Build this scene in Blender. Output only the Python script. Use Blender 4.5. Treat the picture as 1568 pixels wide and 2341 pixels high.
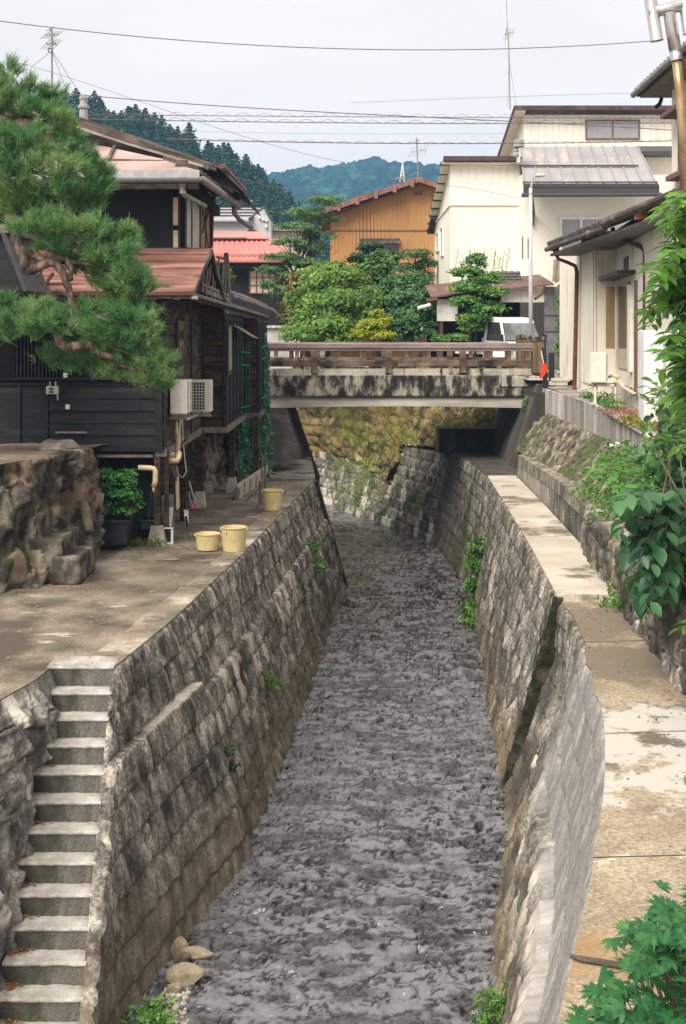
import bpy, bmesh, math, random
import numpy as np
from mathutils import Vector, Matrix
random.seed(7)
R = math.radians
for o in list(bpy.data.objects):
    bpy.data.objects.remove(o, do_unlink=True)
SC = bpy.context.scene
COL = SC.collection

# ------------------------------------------------------------------ camera
CZ = 6.3            # eye height above the water
F, CX, HY = 3000.0, 784.0, 765.0     # focal length and principal point of the photograph at 1568 px wide
cam = bpy.data.cameras.new('camera')
cam.sensor_fit = 'VERTICAL'; cam.sensor_height = 36.0
cam.lens = F/2341*36.0
cam.shift_y = -(1170.5-HY)/2341
cam.clip_start = 0.1; cam.clip_end = 4000
camo = bpy.data.objects.new('camera', cam); COL.objects.link(camo)
camo.location = (0, 0, CZ); camo.rotation_euler = (R(90), 0, 0)
SC.camera = camo

# ------------------------------------------------------------------ light
SUN_EL, SUN_AZ = R(50), R(215)       # azimuth clockwise from +Y
w = bpy.data.worlds.new('World'); SC.world = w; w.use_nodes = True
nt = w.node_tree; N = nt.nodes; L = nt.links
for n in list(N): N.remove(n)
out = N.new('ShaderNodeOutputWorld'); bg = N.new('ShaderNodeBackground')
sky = N.new('ShaderNodeTexSky'); sky.sky_type = 'NISHITA'; sky.sun_disc = False
sky.sun_elevation = SUN_EL; sky.sun_rotation = SUN_AZ
sky.air_density = 1.0; sky.dust_density = 3.0
tc = N.new('ShaderNodeTexCoord'); mp = N.new('ShaderNodeMapping'); mp.inputs['Scale'].default_value = (1, 1, 4.5)
ns = N.new('ShaderNodeTexNoise'); ns.inputs['Scale'].default_value = 2.2; ns.inputs['Detail'].default_value = 5; ns.inputs['Roughness'].default_value = .5
cr = N.new('ShaderNodeValToRGB')
cr.color_ramp.elements[0].position = .3; cr.color_ramp.elements[0].color = (9.3, 8.4, 7.95, 1)
cr.color_ramp.elements[1].position = .62; cr.color_ramp.elements[1].color = (10.9, 9.8, 9.15, 1)
mx = N.new('ShaderNodeMixRGB'); mx.inputs[0].default_value = .94
L.new(tc.outputs['Generated'], mp.inputs[0]); L.new(mp.outputs[0], ns.inputs['Vector']); L.new(ns.outputs['Fac'], cr.inputs[0])
L.new(sky.outputs[0], mx.inputs[1]); L.new(cr.outputs[0], mx.inputs[2]); L.new(mx.outputs[0], bg.inputs[0])
bg.inputs[1].default_value = 0.068
L.new(bg.outputs[0], out.inputs[0])
sun = bpy.data.lights.new('sun', 'SUN'); sun.energy = 3.4; sun.angle = R(38); sun.color = (1, .93, .82)
so = bpy.data.objects.new('sun', sun); COL.objects.link(so)
d = Vector((math.sin(SUN_AZ)*math.cos(SUN_EL), math.cos(SUN_AZ)*math.cos(SUN_EL), math.sin(SUN_EL)))
so.rotation_euler = d.to_track_quat('Z', 'Y').to_euler(); so.location = (0, -5, 30)
SC.view_settings.view_transform = 'Standard'; SC.view_settings.look = 'None'
SC.view_settings.exposure = 0.8; SC.view_settings.gamma = 1
SC.render.engine = 'CYCLES'
SC.cycles.max_bounces = 6; SC.cycles.transparent_max_bounces = 8

# ------------------------------------------------------------------ projection helpers (photo px at 1568 wide)
def P(x, y, Y): return Vector(((x-CX)*Y/F, Y, CZ+(HY-y)*Y/F))
def G(x, y, h): return P(x, y, F*h/(y-HY))
def PX(x, Y): return (x-CX)*Y/F
def PZ(y, Y): return CZ+(HY-y)*Y/F

# ------------------------------------------------------------------ object helpers
def tag(o, label=None, cat=None, group=None, kind=None):
    if label: o['label'] = label
    if cat: o['category'] = cat
    if group: o['group'] = group
    if kind: o['kind'] = kind
    return o
def thing(name, loc, label, cat, group=None):
    o = bpy.data.objects.new(name, None); o.empty_display_size = .2
    COL.objects.link(o); o.location = loc
    return tag(o, label, cat, group)
def wloc(o):
    v = Vector(o.location)
    while o.parent: o = o.parent; v += Vector(o.location)
    return v
def link_mesh(name, V, Fc, mats, parent=None, mi=None, smooth=False, label=None, attrs=None):
    """one mesh object; V in world metres, origin moved to the base centre"""
    V = np.asarray(V, dtype=np.float64)
    lo, hi = V.min(0), V.max(0)
    c = np.array([(lo[0]+hi[0])/2, (lo[1]+hi[1])/2, lo[2]])
    me = bpy.data.meshes.new(name)
    if isinstance(Fc, np.ndarray):
        k = Fc.shape[1]; nf = len(Fc)
        me.vertices.add(len(V)); me.vertices.foreach_set('co', (V-c).astype(np.float32).ravel())
        me.loops.add(nf*k); me.loops.foreach_set('vertex_index', Fc.astype(np.int32).ravel())
        me.polygons.add(nf)
        me.polygons.foreach_set('loop_start', np.arange(0, nf*k, k, dtype=np.int32))
        me.polygons.foreach_set('loop_total', np.full(nf, k, dtype=np.int32))
        me.update(calc_edges=True)
    else:
        me.from_pydata([tuple(v) for v in (V-c)], [], Fc)
    if not isinstance(mats, (list, tuple)): mats = [mats]
    for m in mats: me.materials.append(m)
    if mi is not None: me.polygons.foreach_set('material_index', np.asarray(mi, dtype=np.int32))
    if smooth: me.polygons.foreach_set('use_smooth', np.ones(len(me.polygons), dtype=bool))
    if attrs:
        for k, a in attrs.items():
            at = me.attributes.new(k, 'FLOAT', 'POINT'); at.data.foreach_set('value', np.asarray(a, dtype=np.float32))
    me.update()
    o = bpy.data.objects.new(name, me); COL.objects.link(o)
    o.location = Vector(c)
    if parent is not None:
        o.parent = parent; o.location = Vector(c)-wloc(parent)
    if label: o['label'] = label
    return o

class MB:
    def __init__(s): s.v = []; s.f = []; s.m = []; s.mi = 0; s.sm = False
    def poly(s, pts):
        b = len(s.v); s.v += [tuple(p) for p in pts]; s.f.append(tuple(range(b, b+len(pts)))); s.m.append(s.mi)
    def hexa(s, p):   # p: 8 points, bottom 4 then top 4
        b = len(s.v); s.v += [tuple(q) for q in p]
        for f in ((0,3,2,1),(4,5,6,7),(0,1,5,4),(1,2,6,5),(2,3,7,6),(3,0,4,7)):
            s.f.append(tuple(b+i for i in f)); s.m.append(s.mi)
    def box(s, x0, y0, z0, x1, y1, z1):
        s.hexa([(x0,y0,z0),(x1,y0,z0),(x1,y1,z0),(x0,y1,z0),(x0,y0,z1),(x1,y0,z1),(x1,y1,z1),(x0,y1,z1)])
    def prism(s, pts, ex):
        ex = Vector(ex); pts = [Vector(p) for p in pts]; n = len(pts); b = len(s.v)
        s.v += [tuple(p) for p in pts]+[tuple(p+ex) for p in pts]
        s.f.append(tuple(range(b+n-1, b-1, -1))); s.f.append(tuple(range(b+n, b+2*n))); s.m += [s.mi]*2
        for i in range(n):
            j = (i+1) % n
            s.f.append((b+i, b+j, b+n+j, b+n+i)); s.m.append(s.mi)
    def tube(s, pts, r, n=8, caps=True):
        pts = [Vector(p) for p in pts]; m = len(pts)
        rs = list(r) if isinstance(r, (list, tuple, np.ndarray)) else [r]*m
        b = len(s.v); up = None
        for i, p in enumerate(pts):
            d = (pts[min(i+1, m-1)]-pts[max(i-1, 0)])
            if d.length < 1e-9: d = Vector((0,0,1))
            d.normalize()
            if up is None:
                up = Vector((0,0,1)) if abs(d.z) < .9 else Vector((1,0,0))
            a = (up-d*up.dot(d))
            if a.length < 1e-6: a = d.orthogonal()
            a.normalize(); up = a; c = d.cross(a)
            for k in range(n):
                t = 2*math.pi*k/n
                s.v.append(tuple(p+(a*math.cos(t)+c*math.sin(t))*rs[i]))
        for i in range(m-1):
            for k in range(n):
                k2 = (k+1) % n
                s.f.append((b+i*n+k, b+i*n+k2, b+(i+1)*n+k2, b+(i+1)*n+k)); s.m.append(s.mi)
        if caps:
            s.f.append(tuple(b+k for k in range(n-1, -1, -1))); s.f.append(tuple(b+(m-1)*n+k for k in range(n))); s.m += [s.mi]*2
    def bar(s, a, b_, w, h, up=(0,0,1)):
        a = Vector(a); b_ = Vector(b_); d = (b_-a).normalized(); up = Vector(up)
        sd = d.cross(up)
        if sd.length < 1e-6: sd = d.orthogonal()
        sd.normalize(); u = sd.cross(d).normalized()
        p = []
        for e in (a, b_):
            p += [e-sd*w/2-u*h/2, e+sd*w/2-u*h/2, e+sd*w/2+u*h/2, e-sd*w/2+u*h/2]
        s.hexa(p)
    def lathe(s, c, prof, n=24, axis=(0,0,1)):
        c = Vector(c); ax = Vector(axis).normalized(); a = ax.orthogonal().normalized(); q = ax.cross(a); b = len(s.v); m = len(prof)
        for (r, z) in prof:
            for k in range(n):
                t = 2*math.pi*k/n; s.v.append(tuple(c+ax*z+(a*math.cos(t)+q*math.sin(t))*r))
        for i in range(m-1):
            for k in range(n):
                k2 = (k+1) % n; s.f.append((b+i*n+k, b+i*n+k2, b+(i+1)*n+k2, b+(i+1)*n+k)); s.m.append(s.mi)
    def build(s, name, mats, parent=None, smooth=False, label=None, bevel=0):
        o = link_mesh(name, s.v, s.f, mats, parent, s.m, smooth, label)
        if bevel:
            md = o.modifiers.new('bevel', 'BEVEL'); md.width = bevel; md.segments = 2; md.limit_method = 'ANGLE'
        return o

class Face:
    """a vertical facade plane from ground point A to B (X,Y); outward normal faces the camera side"""
    def __init__(s, A, B, flip=False):
        s.o = Vector((A[0], A[1], 0)); s.u = Vector((B[0]-A[0], B[1]-A[1], 0)); s.L = s.u.length; s.u.normalize()
        s.n = Vector((s.u.y, -s.u.x, 0))
        if flip: s.n = -s.n
    def pt(s, u, z, d=0): return s.o+s.u*u+Vector((0,0,z))+s.n*d
    def uz(s, x, y):      # photo pixel -> (u, z) on this plane
        dx = (x-CX)/F; dz = (HY-y)/F
        # (dx*t, t) on line: cross with u = 0
        t = (s.o.x*s.u.y-s.o.y*s.u.x)/(dx*s.u.y-s.u.x)
        p = Vector((dx*t, t, 0))-s.o
        return p.dot(s.u), CZ+dz*t
    def box(s, mb, u0, z0, u1, z1, d0, d1):
        if u0 > u1: u0, u1 = u1, u0
        if z0 > z1: z0, z1 = z1, z0
        mb.hexa([s.pt(u0,z0,d1), s.pt(u1,z0,d1), s.pt(u1,z0,d0), s.pt(u0,z0,d0), s.pt(u0,z1,d1), s.pt(u1,z1,d1), s.pt(u1,z1,d0), s.pt(u0,z1,d0)])
    def pbox(s, mb, x0, y0, x1, y1, d0, d1):
        u0, z0 = s.uz(x0, y0); u1, z1 = s.uz(x1, y1); s.box(mb, u0, z0, u1, z1, d0, d1)

# ------------------------------------------------------------------ numpy noise
def _h(ix, iy, seed):
    with np.errstate(over='ignore'):
        h = (ix.astype(np.int64)*374761393+iy.astype(np.int64)*668265263+seed*1442695041) & 0xffffffff
        h = ((h ^ (h >> 13))*1274126177) & 0xffffffff
        return ((h ^ (h >> 16)) & 0xffffff)/float(0xffffff)
def vn(x, y, seed=0):
    ix = np.floor(x); iy = np.floor(y); fx = x-ix; fy = y-iy
    fx = fx*fx*(3-2*fx); fy = fy*fy*(3-2*fy); ix = ix.astype(np.int64); iy = iy.astype(np.int64)
    a = _h(ix, iy, seed); b = _h(ix+1, iy, seed); c = _h(ix, iy+1, seed); d = _h(ix+1, iy+1, seed)
    return (a*(1-fx)+b*fx)*(1-fy)+(c*(1-fx)+d*fx)*fy
def fbm(x, y, seed=0, oct=4, gain=.5):
    s = 0; a = 1; t = 0
    for i in range(oct):
        s = s+a*vn(x*2**i, y*2**i, seed+i*17); t += a; a *= gain
    return s/t
def voro(x, y, seed=0, jit=.8):
    """returns F1, F2-F1, cell random"""
    ix = np.floor(x).astype(np.int64); iy = np.floor(y).astype(np.int64)
    f1 = np.full(x.shape, 9.); f2 = np.full(x.shape, 9.); cid = np.zeros(x.shape)
    for dx in (-1, 0, 1):
        for dy in (-1, 0, 1):
            cx = ix+dx; cy = iy+dy
            px = cx+.5+(_h(cx, cy, seed)-.5)*jit; py = cy+.5+(_h(cx, cy, seed+5)-.5)*jit
            d = np.hypot(px-x, py-y); r = _h(cx, cy, seed+9)
            n1 = d < f1
            f2 = np.where(n1, f1, np.minimum(f2, d)); cid = np.where(n1, r, cid); f1 = np.where(n1, d, f1)
    return f1, f2-f1, cid
def sst(a, b, x):
    t = np.clip((x-a)/(b-a), 0, 1); return t*t*(3-2*t)

# ------------------------------------------------------------------ materials
def lin(c):
    if isinstance(c, (int, float)): c = (c, c, c)
    return (c[0], c[1], c[2], 1)
def mk(name, ramp, scale=3.0, detail=6, rough=.85, bump=.25, bscale=40, stretch=(1,1,1), spots=(), attr=None,
       metal=0.0, fine=.25, fscale=60, spec=.3, emis=None, lines=None):
    """ramp: [(pos, colour)...] through a noise; spots: (colour, scale, lo, hi, stretch, seed)"""
    m = bpy.data.materials.new(name); m.use_nodes = True; nt = m.node_tree; N = nt.nodes; L = nt.links
    b = N['Principled BSDF']; tc = N.new('ShaderNodeTexCoord')
    def noise(sc, det, st, seed=0, rg=.55):
        mp = N.new('ShaderNodeMapping'); mp.inputs['Scale'].default_value = st; mp.inputs['Location'].default_value = (seed*3.7, seed*1.3, seed*2.1)
        n = N.new('ShaderNodeTexNoise'); n.inputs['Scale'].default_value = sc; n.inputs['Detail'].default_value = det; n.inputs['Roughness'].default_value = rg
        L.new(tc.outputs['Object'], mp.inputs[0]); L.new(mp.outputs[0], n.inputs['Vector']); return n.outputs['Fac']
    cr = N.new('ShaderNodeValToRGB'); e = cr.color_ramp.elements
    for i, (p, c) in enumerate(ramp):
        if i < 2: el = e[i]; el.position = p
        else: el = e.new(p)
        el.color = lin(c)
    L.new(noise(scale, detail, stretch), cr.inputs[0]); col = cr.outputs[0]
    if fine:
        f = noise(fscale, 3, (1,1,1), 3)
        mr = N.new('ShaderNodeMapRange'); mr.inputs[1].default_value = .32; mr.inputs[2].default_value = .68
        mr.inputs[3].default_value = 1-fine; mr.inputs[4].default_value = 1+fine
        L.new(f, mr.inputs[0]); mm = N.new('ShaderNodeVectorMath'); mm.operation = 'SCALE'
        L.new(col, mm.inputs[0]); L.new(mr.outputs[0], mm.inputs['Scale']); col = mm.outputs[0]
    if attr:
        a = N.new('ShaderNodeAttribute'); a.attribute_name = 'tone'
        mr = N.new('ShaderNodeMapRange'); mr.inputs[3].default_value = attr[0]; mr.inputs[4].default_value = attr[1]
        L.new(a.outputs['Fac'], mr.inputs[0]); mm = N.new('ShaderNodeVectorMath'); mm.operation = 'SCALE'
        L.new(col, mm.inputs[0]); L.new(mr.outputs[0], mm.inputs['Scale']); col = mm.outputs[0]
        a = N.new('ShaderNodeAttribute'); a.attribute_name = 'joint'
        mi = N.new('ShaderNodeMixRGB'); mi.inputs[2].default_value = lin(attr[2]); L.new(a.outputs['Fac'], mi.inputs[0]); L.new(col, mi.inputs[1]); col = mi.outputs[0]
    for (c, sc, lo, hi, st, sd) in spots:
        f = noise(sc, 5, st, sd, .6); mr = N.new('ShaderNodeMapRange'); mr.inputs[1].default_value = lo; mr.inputs[2].default_value = hi
        mi = N.new('ShaderNodeMixRGB'); mi.inputs[2].default_value = lin(c); L.new(f, mr.inputs[0]); L.new(mr.outputs[0], mi.inputs[0]); L.new(col, mi.inputs[1]); col = mi.outputs[0]
    if attr and len(attr) > 3:      # moss / stain masks carried by the mesh
        for nm, c in attr[3]:
            a = N.new('ShaderNodeAttribute'); a.attribute_name = nm
            mi = N.new('ShaderNodeMixRGB'); mi.inputs[2].default_value = lin(c); L.new(a.outputs['Fac'], mi.inputs[0]); L.new(col, mi.inputs[1]); col = mi.outputs[0]
    L.new(col, b.inputs['Base Color'])
    b.inputs['Roughness'].default_value = rough; b.inputs['Metallic'].default_value = metal
    b.inputs['Specular IOR Level'].default_value = spec
    if bump:
        bn = N.new('ShaderNodeBump'); bn.inputs['Strength'].default_value = bump; bn.inputs['Distance'].default_value = .02
        L.new(noise(bscale, 5, stretch, 1, .6), bn.inputs['Height']); L.new(bn.outputs[0], b.inputs['Normal'])
    return m
def flat(name, c, rough=.6, metal=0, spec=.4, var=.12, bump=0.0, scale=6):
    c = np.array(c if not isinstance(c, (int, float)) else (c,)*3)
    return mk(name, [(.3, tuple(c*(1-var))), (.7, tuple(c*(1+var)))], scale=scale, detail=5, rough=rough, metal=metal, spec=spec, bump=bump, fine=0)
def leafmat(name, cols, trans=.35, rough=.45, spec=.35):
    m = bpy.data.materials.new(name); m.use_nodes = True; nt = m.node_tree; N = nt.nodes; L = nt.links
    b = N['Principled BSDF']; g = N.new('ShaderNodeNewGeometry'); cr = N.new('ShaderNodeValToRGB'); e = cr.color_ramp.elements
    n = len(cols)
    for i, c in enumerate(cols):
        p = i/(n-1)
        if i < 2: el = e[i]; el.position = p
        else: el = e.new(p)
        el.color = lin(c)
    tcn = N.new('ShaderNodeTexCoord'); no = N.new('ShaderNodeTexNoise'); no.inputs['Scale'].default_value = 1.6; no.inputs['Detail'].default_value = 2
    L.new(tcn.outputs['Object'], no.inputs['Vector'])
    ma = N.new('ShaderNodeMath'); ma.operation = 'MULTIPLY_ADD'; ma.inputs[1].default_value = .55
    L.new(g.outputs['Random Per Island'], ma.inputs[0])
    mb_ = N.new('ShaderNodeMapRange'); mb_.inputs[1].default_value = .35; mb_.inputs[2].default_value = .65; mb_.inputs[3].default_value = 0; mb_.inputs[4].default_value = .45
    L.new(no.outputs['Fac'], mb_.inputs[0]); L.new(mb_.outputs[0], ma.inputs[2]); L.new(ma.outputs[0], cr.inputs[0])
    L.new(cr.outputs[0], b.inputs['Base Color']); b.inputs['Roughness'].default_value = rough; b.inputs['Specular IOR Level'].default_value = spec
    tr = N.new('ShaderNodeBsdfTranslucent'); hs = N.new('ShaderNodeHueSaturation'); hs.inputs['Value'].default_value = 1.5; hs.inputs['Hue'].default_value = .48
    L.new(cr.outputs[0], hs.inputs['Color']); L.new(hs.outputs[0], tr.inputs[0])
    ms = N.new('ShaderNodeMixShader'); ms.inputs[0].default_value = trans
    L.new(b.outputs[0], ms.inputs[1]); L.new(tr.outputs[0], ms.inputs[2]); L.new(ms.outputs[0], N['Material Output'].inputs[0])
    return m
# ================================================================== CANAL
def resamp(pts, t):
    pts = np.array([tuple(p) for p in pts], float); s = np.linspace(0, 1, len(pts))
    return s, pts
def surf(name, tops, bots, du, dv, disp, mat, parent=None, hint=(0,-1,0), vcut=None, smooth=True, extra=()):
    T = np.array([tuple(p) for p in tops], float); B = np.array([tuple(p) for p in bots], float)
    M = (T+B)/2; seg = np.linalg.norm(np.diff(M, axis=0), axis=1); s = np.concatenate([[0], np.cumsum(seg)])
    nu = max(2, int(s[-1]/du)+1); uu = np.linspace(0, s[-1], nu)
    Ti = np.stack([np.interp(uu, s, T[:, k]) for k in range(3)], 1); Bi = np.stack([np.interp(uu, s, B[:, k]) for k in range(3)], 1)
    H = np.linalg.norm(Ti-Bi, axis=1).max(); nv = max(2, int(H/dv)+1); vv = np.linspace(0, 1, nv)
    Pn = Ti[:, None, :]*(1-vv)[None, :, None]+Bi[:, None, :]*vv[None, :, None]
    U = np.repeat(uu[:, None], nv, 1); X, Y, Z = Pn[..., 0], Pn[..., 1], Pn[..., 2]
    a = np.gradient(Pn, axis=0); b = np.gradient(Pn, axis=1); n = np.cross(a, b)
    # smooth normals along u
    n /= np.linalg.norm(n, axis=2, keepdims=True)+1e-9
    if (n.reshape(-1, 3).mean(0) @ np.array(hint)) < 0: n = -n
    D, attrs = disp(U, X, Y, Z)
    taper = sst(0, .05/H, vv)[None, :]*np.ones_like(D)
    Pn = Pn+n*(D*taper)[..., None]
    V = Pn.reshape(-1, 3); i = np.arange(nu*nv).reshape(nu, nv)
    Fc = np.stack([i[:-1, :-1], i[1:, :-1], i[1:, 1:], i[:-1, 1:]], -1).reshape(-1, 4)
    # face orientation
    f = Fc[0]; nn = np.cross(V[f[1]]-V[f[0]], V[f[3]]-V[f[0]])
    if nn @ n[0, 0] < 0: Fc = Fc[:, ::-1]
    return link_mesh(name, V, Fc, mat, parent, None, smooth, attrs={k: v.ravel() for k, v in attrs.items()})

def pat_diamond(U, V, s=.36, amp=.05, seed=0, gap=.035):
    a = (U+V)/(s*1.414); b = (U-V)/(s*1.414); ia = np.floor(a); ib = np.floor(b); fa = a-ia; fb = b-ib
    r = _h(ia.astype(np.int64), ib.astype(np.int64), seed); r2 = _h(ia.astype(np.int64), ib.astype(np.int64), seed+3); r3 = _h(ia.astype(np.int64), ib.astype(np.int64), seed+8)
    e = np.minimum(np.minimum(fa, 1-fa), np.minimum(fb, 1-fb))
    pyr = np.minimum(e*2.6, .75)
    tilt = (fa-.5)*(r2-.5)*1.3+(fb-.5)*(r3-.5)*1.3+(.5-(fa-fb))*0.0
    h = sst(0, gap, e)*(.35+pyr*.8+tilt+.25*r)
    return h*amp, r, 1-sst(gap*.4, gap*1.3, e)
def pat_course(U, V, w=.42, hgt=.3, amp=.05, seed=0, gap=.05):
    U0, V0 = U, V; U = U+.035*(fbm(U0*6, V0*3, seed+1, 3)-.5)*2; V = V+.03*(fbm(U0*3, V0*4, seed+2, 3)-.5)*2
    row = np.floor(V/hgt); fv = V/hgt-row; uu = U/w+.5*(row % 2)+.15*_h(row.astype(np.int64), row.astype(np.int64), 3); iu = np.floor(uu); fu = uu-iu
    r = _h(iu.astype(np.int64), row.astype(np.int64), seed); r2 = _h(iu.astype(np.int64), row.astype(np.int64), seed+4); r3 = _h(iu.astype(np.int64), row.astype(np.int64), seed+7)
    e = np.minimum(np.minimum(fu, 1-fu)*w/hgt, np.minimum(fv, 1-fv))
    q = fu*2.2+r*3+.35*fv*(r3-.5)+.25*vn(U*3, V*3, seed+31); rid = 1-np.abs(2*(q-np.floor(q))-1); aw = np.abs(fu-.45-.25*(r-.5))*2/(fv*1.15+.12); tri = np.clip(1.15-aw, 0, 1); q2 = fv*1.6+r2*2+fu*.7*(r-.5); rd2 = 1-np.abs(2*(q2-np.floor(q2))-1)
    h = sst(0, gap*1.6, e)*(.3+np.minimum(e*1.2, .3)+tri*.95+rid*.35+rd2*.2+(fu-.5)*(r2-.5)*.9+(fv-.4)*.5*(r3-.3)+.25*r)
    return h*amp, r, 1-sst(gap*.4, gap*1.3, e)
def pat_rubble(U, V, s=.3, amp=.08, seed=0, asp=1.4):
    wx = U/s/asp+.35*fbm(U*2, V*2, seed+50); wy = V/s+.35*fbm(U*2, V*2, seed+60)
    f1, d, r = voro(wx, wy, seed)
    return (sst(.0, .16, d)*(.5+.4*r)+(.55-f1)*.5)*amp, r, 1-sst(.02, .1, d)

WL = 0.0     # water level
m_wallL = mk('masonry_left', [(.34, (.055,.049,.042)), (.46, (.15,.136,.118)), (.56, (.25,.23,.203)), (.68, (.41,.385,.345))], scale=4.2, stretch=(1,1,.55), bump=.9, bscale=26,
             attr=(.75, 1.25, (.085,.07,.05), [('moss', (.04,.06,.022)), ('stain', (.185,.15,.1)), ('lime', (.62,.55,.45)), ('dark', (.045,.04,.034))]), fine=.6, fscale=26,
             spots=[((.05,.043,.036), 2.2, .54, .66, (1,1,.5), 4), ((.5,.46,.4), 3.6, .6, .72, (1,1,.35), 7)])
m_wallR = mk('masonry_right', [(.34, (.055,.05,.042)), (.46, (.145,.132,.112)), (.57, (.24,.222,.193)), (.69, (.39,.365,.325))], scale=4.0, stretch=(1,1,.45), bump=.9, bscale=24,
             attr=(.65, 1.25, (.055,.05,.042), [('moss', (.03,.055,.02)), ('stain', (.19,.15,.08)), ('lime', (.66,.6,.52)), ('clean', (.33,.325,.33)), ('dark', (.04,.036,.03))]), fine=.55, fscale=26,
             spots=[((.055,.05,.038), 2.0, .55, .67, (1,1,.4), 5)])
m_conc = mk('weathered_concrete', [(.3, (.21,.185,.15)), (.5, (.33,.3,.26)), (.7, (.46,.43,.38))], scale=1.6, bump=.25, bscale=50, fine=.25, fscale=45,
            spots=[((.1,.085,.065), 1.1, .56, .66, (1,1,1), 2), ((.62,.58,.52), 1.7, .6, .68, (1,1,1), 6)])
m_concl = mk('pale_concrete', [(.3, (.36,.33,.28)), (.55, (.52,.48,.43)), (.75, (.66,.63,.58))], scale=1.4, bump=.15, bscale=60, fine=.15, fscale=45,
             spots=[((.19,.16,.12), 1.6, .56, .68, (1,1,1), 2)])
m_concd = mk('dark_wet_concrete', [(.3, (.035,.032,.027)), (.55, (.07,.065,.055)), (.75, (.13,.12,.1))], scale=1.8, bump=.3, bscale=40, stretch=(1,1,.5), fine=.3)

# water ------------------------------------------------------------
def make_water():
    # denser grid near the camera; long ripples across the stream
    ys = [9.5]
    while ys[-1] < 56: ys.append(ys[-1]+max(.026, ys[-1]*ys[-1]/6.3/1150))
    ys = np.array(ys); nx = 300
    cx = np.interp(ys, [9.5, 12, 18, 30, 36, 42, 50, 56], [-.6, -.35, .6, 1.3, 1.5, 1.0, -2.5, -7])
    wd = np.interp(ys, [9.5, 36, 44, 56], [5.2, 5.2, 9, 16])
    t = np.linspace(-.5, .5, nx)
    X = cx[:, None]+wd[:, None]*t[None, :]; Y = np.repeat(ys[:, None], nx, 1)
    wx = X+.35*(fbm(X*.8, Y*.8, 3)-.5); wy = Y+.5*(fbm(X*.7, Y*.7, 9)-.5)
    r1 = 1-np.abs(2*fbm(wx*2.1, wy*5.2, 21, 3)-1)*2.0
    r2 = 1-np.abs(2*fbm(wx*6+wy*1.5, wy*11, 31, 3)-1)*2.0
    r3 = fbm(wx*.55, wy*1.1, 41, 2)
    env = .6+.8*fbm(X*.5, Y*.35, 77, 2)
    r4 = 1-np.abs(2*fbm(wx*9-wy*3, wy*14, 51, 3)-1)*2.0
    Z = env*(.045*r1+.026*r2+.014*r4)+.07*r3-.07
    # little standing wave at the sill halfway down
    Z += .05*np.exp(-((Y-24.6+.25*np.sin(X*2.2))/.35)**2)
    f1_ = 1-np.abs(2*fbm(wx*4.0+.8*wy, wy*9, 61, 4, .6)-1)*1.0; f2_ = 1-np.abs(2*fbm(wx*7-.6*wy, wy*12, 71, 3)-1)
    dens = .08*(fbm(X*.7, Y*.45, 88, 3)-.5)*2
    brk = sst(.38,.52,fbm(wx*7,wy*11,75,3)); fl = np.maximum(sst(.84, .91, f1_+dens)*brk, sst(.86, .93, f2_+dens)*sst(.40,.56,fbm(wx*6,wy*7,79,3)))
    painted_sheen = (1-fl)*(.22+.78*sst(.3, .62, fbm(wx*2.5, wy*7.5, 90, 5, .6)))*(.82+.18*vn(wx*25, wy*30, 5))  # sky reflection painted as a pale diffuse mask, broken by dark flecks
    Z = Z-.012*fl
    V = np.stack([X, Y, Z+WL], -1).reshape(-1, 3); i = np.arange(len(ys)*nx).reshape(len(ys), nx)
    Fc = np.stack([i[:-1, :-1], i[:-1, 1:], i[1:, 1:], i[1:, :-1]], -1).reshape(-1, 4)
    m = bpy.data.materials.new('water'); m.use_nodes = True; nt = m.node_tree; N = nt.nodes; L = nt.links
    b = N['Principled BSDF']; b.inputs['Base Color'].default_value = (.012, .011, .009, 1); b.inputs['Roughness'].default_value = .05
    b.inputs['IOR'].default_value = 1.55; b.inputs['Specular IOR Level'].default_value = .5
    tc = N.new('ShaderNodeTexCoord'); mp = N.new('ShaderNodeMapping'); mp.inputs['Scale'].default_value = (1, 1.7, 1)
    n1 = N.new('ShaderNodeTexNoise'); n1.inputs['Scale'].default_value = 9; n1.inputs['Detail'].default_value = 4; n1.inputs['Distortion'].default_value = .6
    bp = N.new('ShaderNodeBump'); bp.inputs['Strength'].default_value = .4; bp.inputs['Distance'].default_value = .05
    L.new(tc.outputs['Object'], mp.inputs[0]); L.new(mp.outputs[0], n1.inputs['Vector']); L.new(n1.outputs['Fac'], bp.inputs['Height']); L.new(bp.outputs[0], b.inputs['Normal'])
    # foam flecks, plus a pale diffuse sheen painted in for sky reflection
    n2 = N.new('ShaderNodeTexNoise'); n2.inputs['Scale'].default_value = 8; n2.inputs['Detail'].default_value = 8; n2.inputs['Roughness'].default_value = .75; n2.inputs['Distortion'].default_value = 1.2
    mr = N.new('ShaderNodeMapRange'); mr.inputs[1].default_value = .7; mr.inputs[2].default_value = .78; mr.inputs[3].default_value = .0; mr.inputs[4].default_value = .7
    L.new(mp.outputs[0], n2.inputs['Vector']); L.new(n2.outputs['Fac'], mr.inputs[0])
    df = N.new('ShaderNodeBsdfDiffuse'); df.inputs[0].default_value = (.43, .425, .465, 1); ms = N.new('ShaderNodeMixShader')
    at = N.new('ShaderNodeAttribute'); at.attribute_name = 'painted_sheen'; m2 = N.new('ShaderNodeMapRange'); m2.inputs[3].default_value = .0; m2.inputs[4].default_value = .36; L.new(at.outputs['Fac'], m2.inputs[0])
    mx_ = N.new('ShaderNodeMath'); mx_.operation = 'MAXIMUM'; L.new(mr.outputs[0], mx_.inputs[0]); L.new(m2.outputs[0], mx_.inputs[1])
    L.new(mx_.outputs[0], ms.inputs[0]); L.new(b.outputs[0], ms.inputs[1]); L.new(df.outputs[0], ms.inputs[2]); L.new(ms.outputs[0], N['Material Output'].inputs[0])
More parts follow.
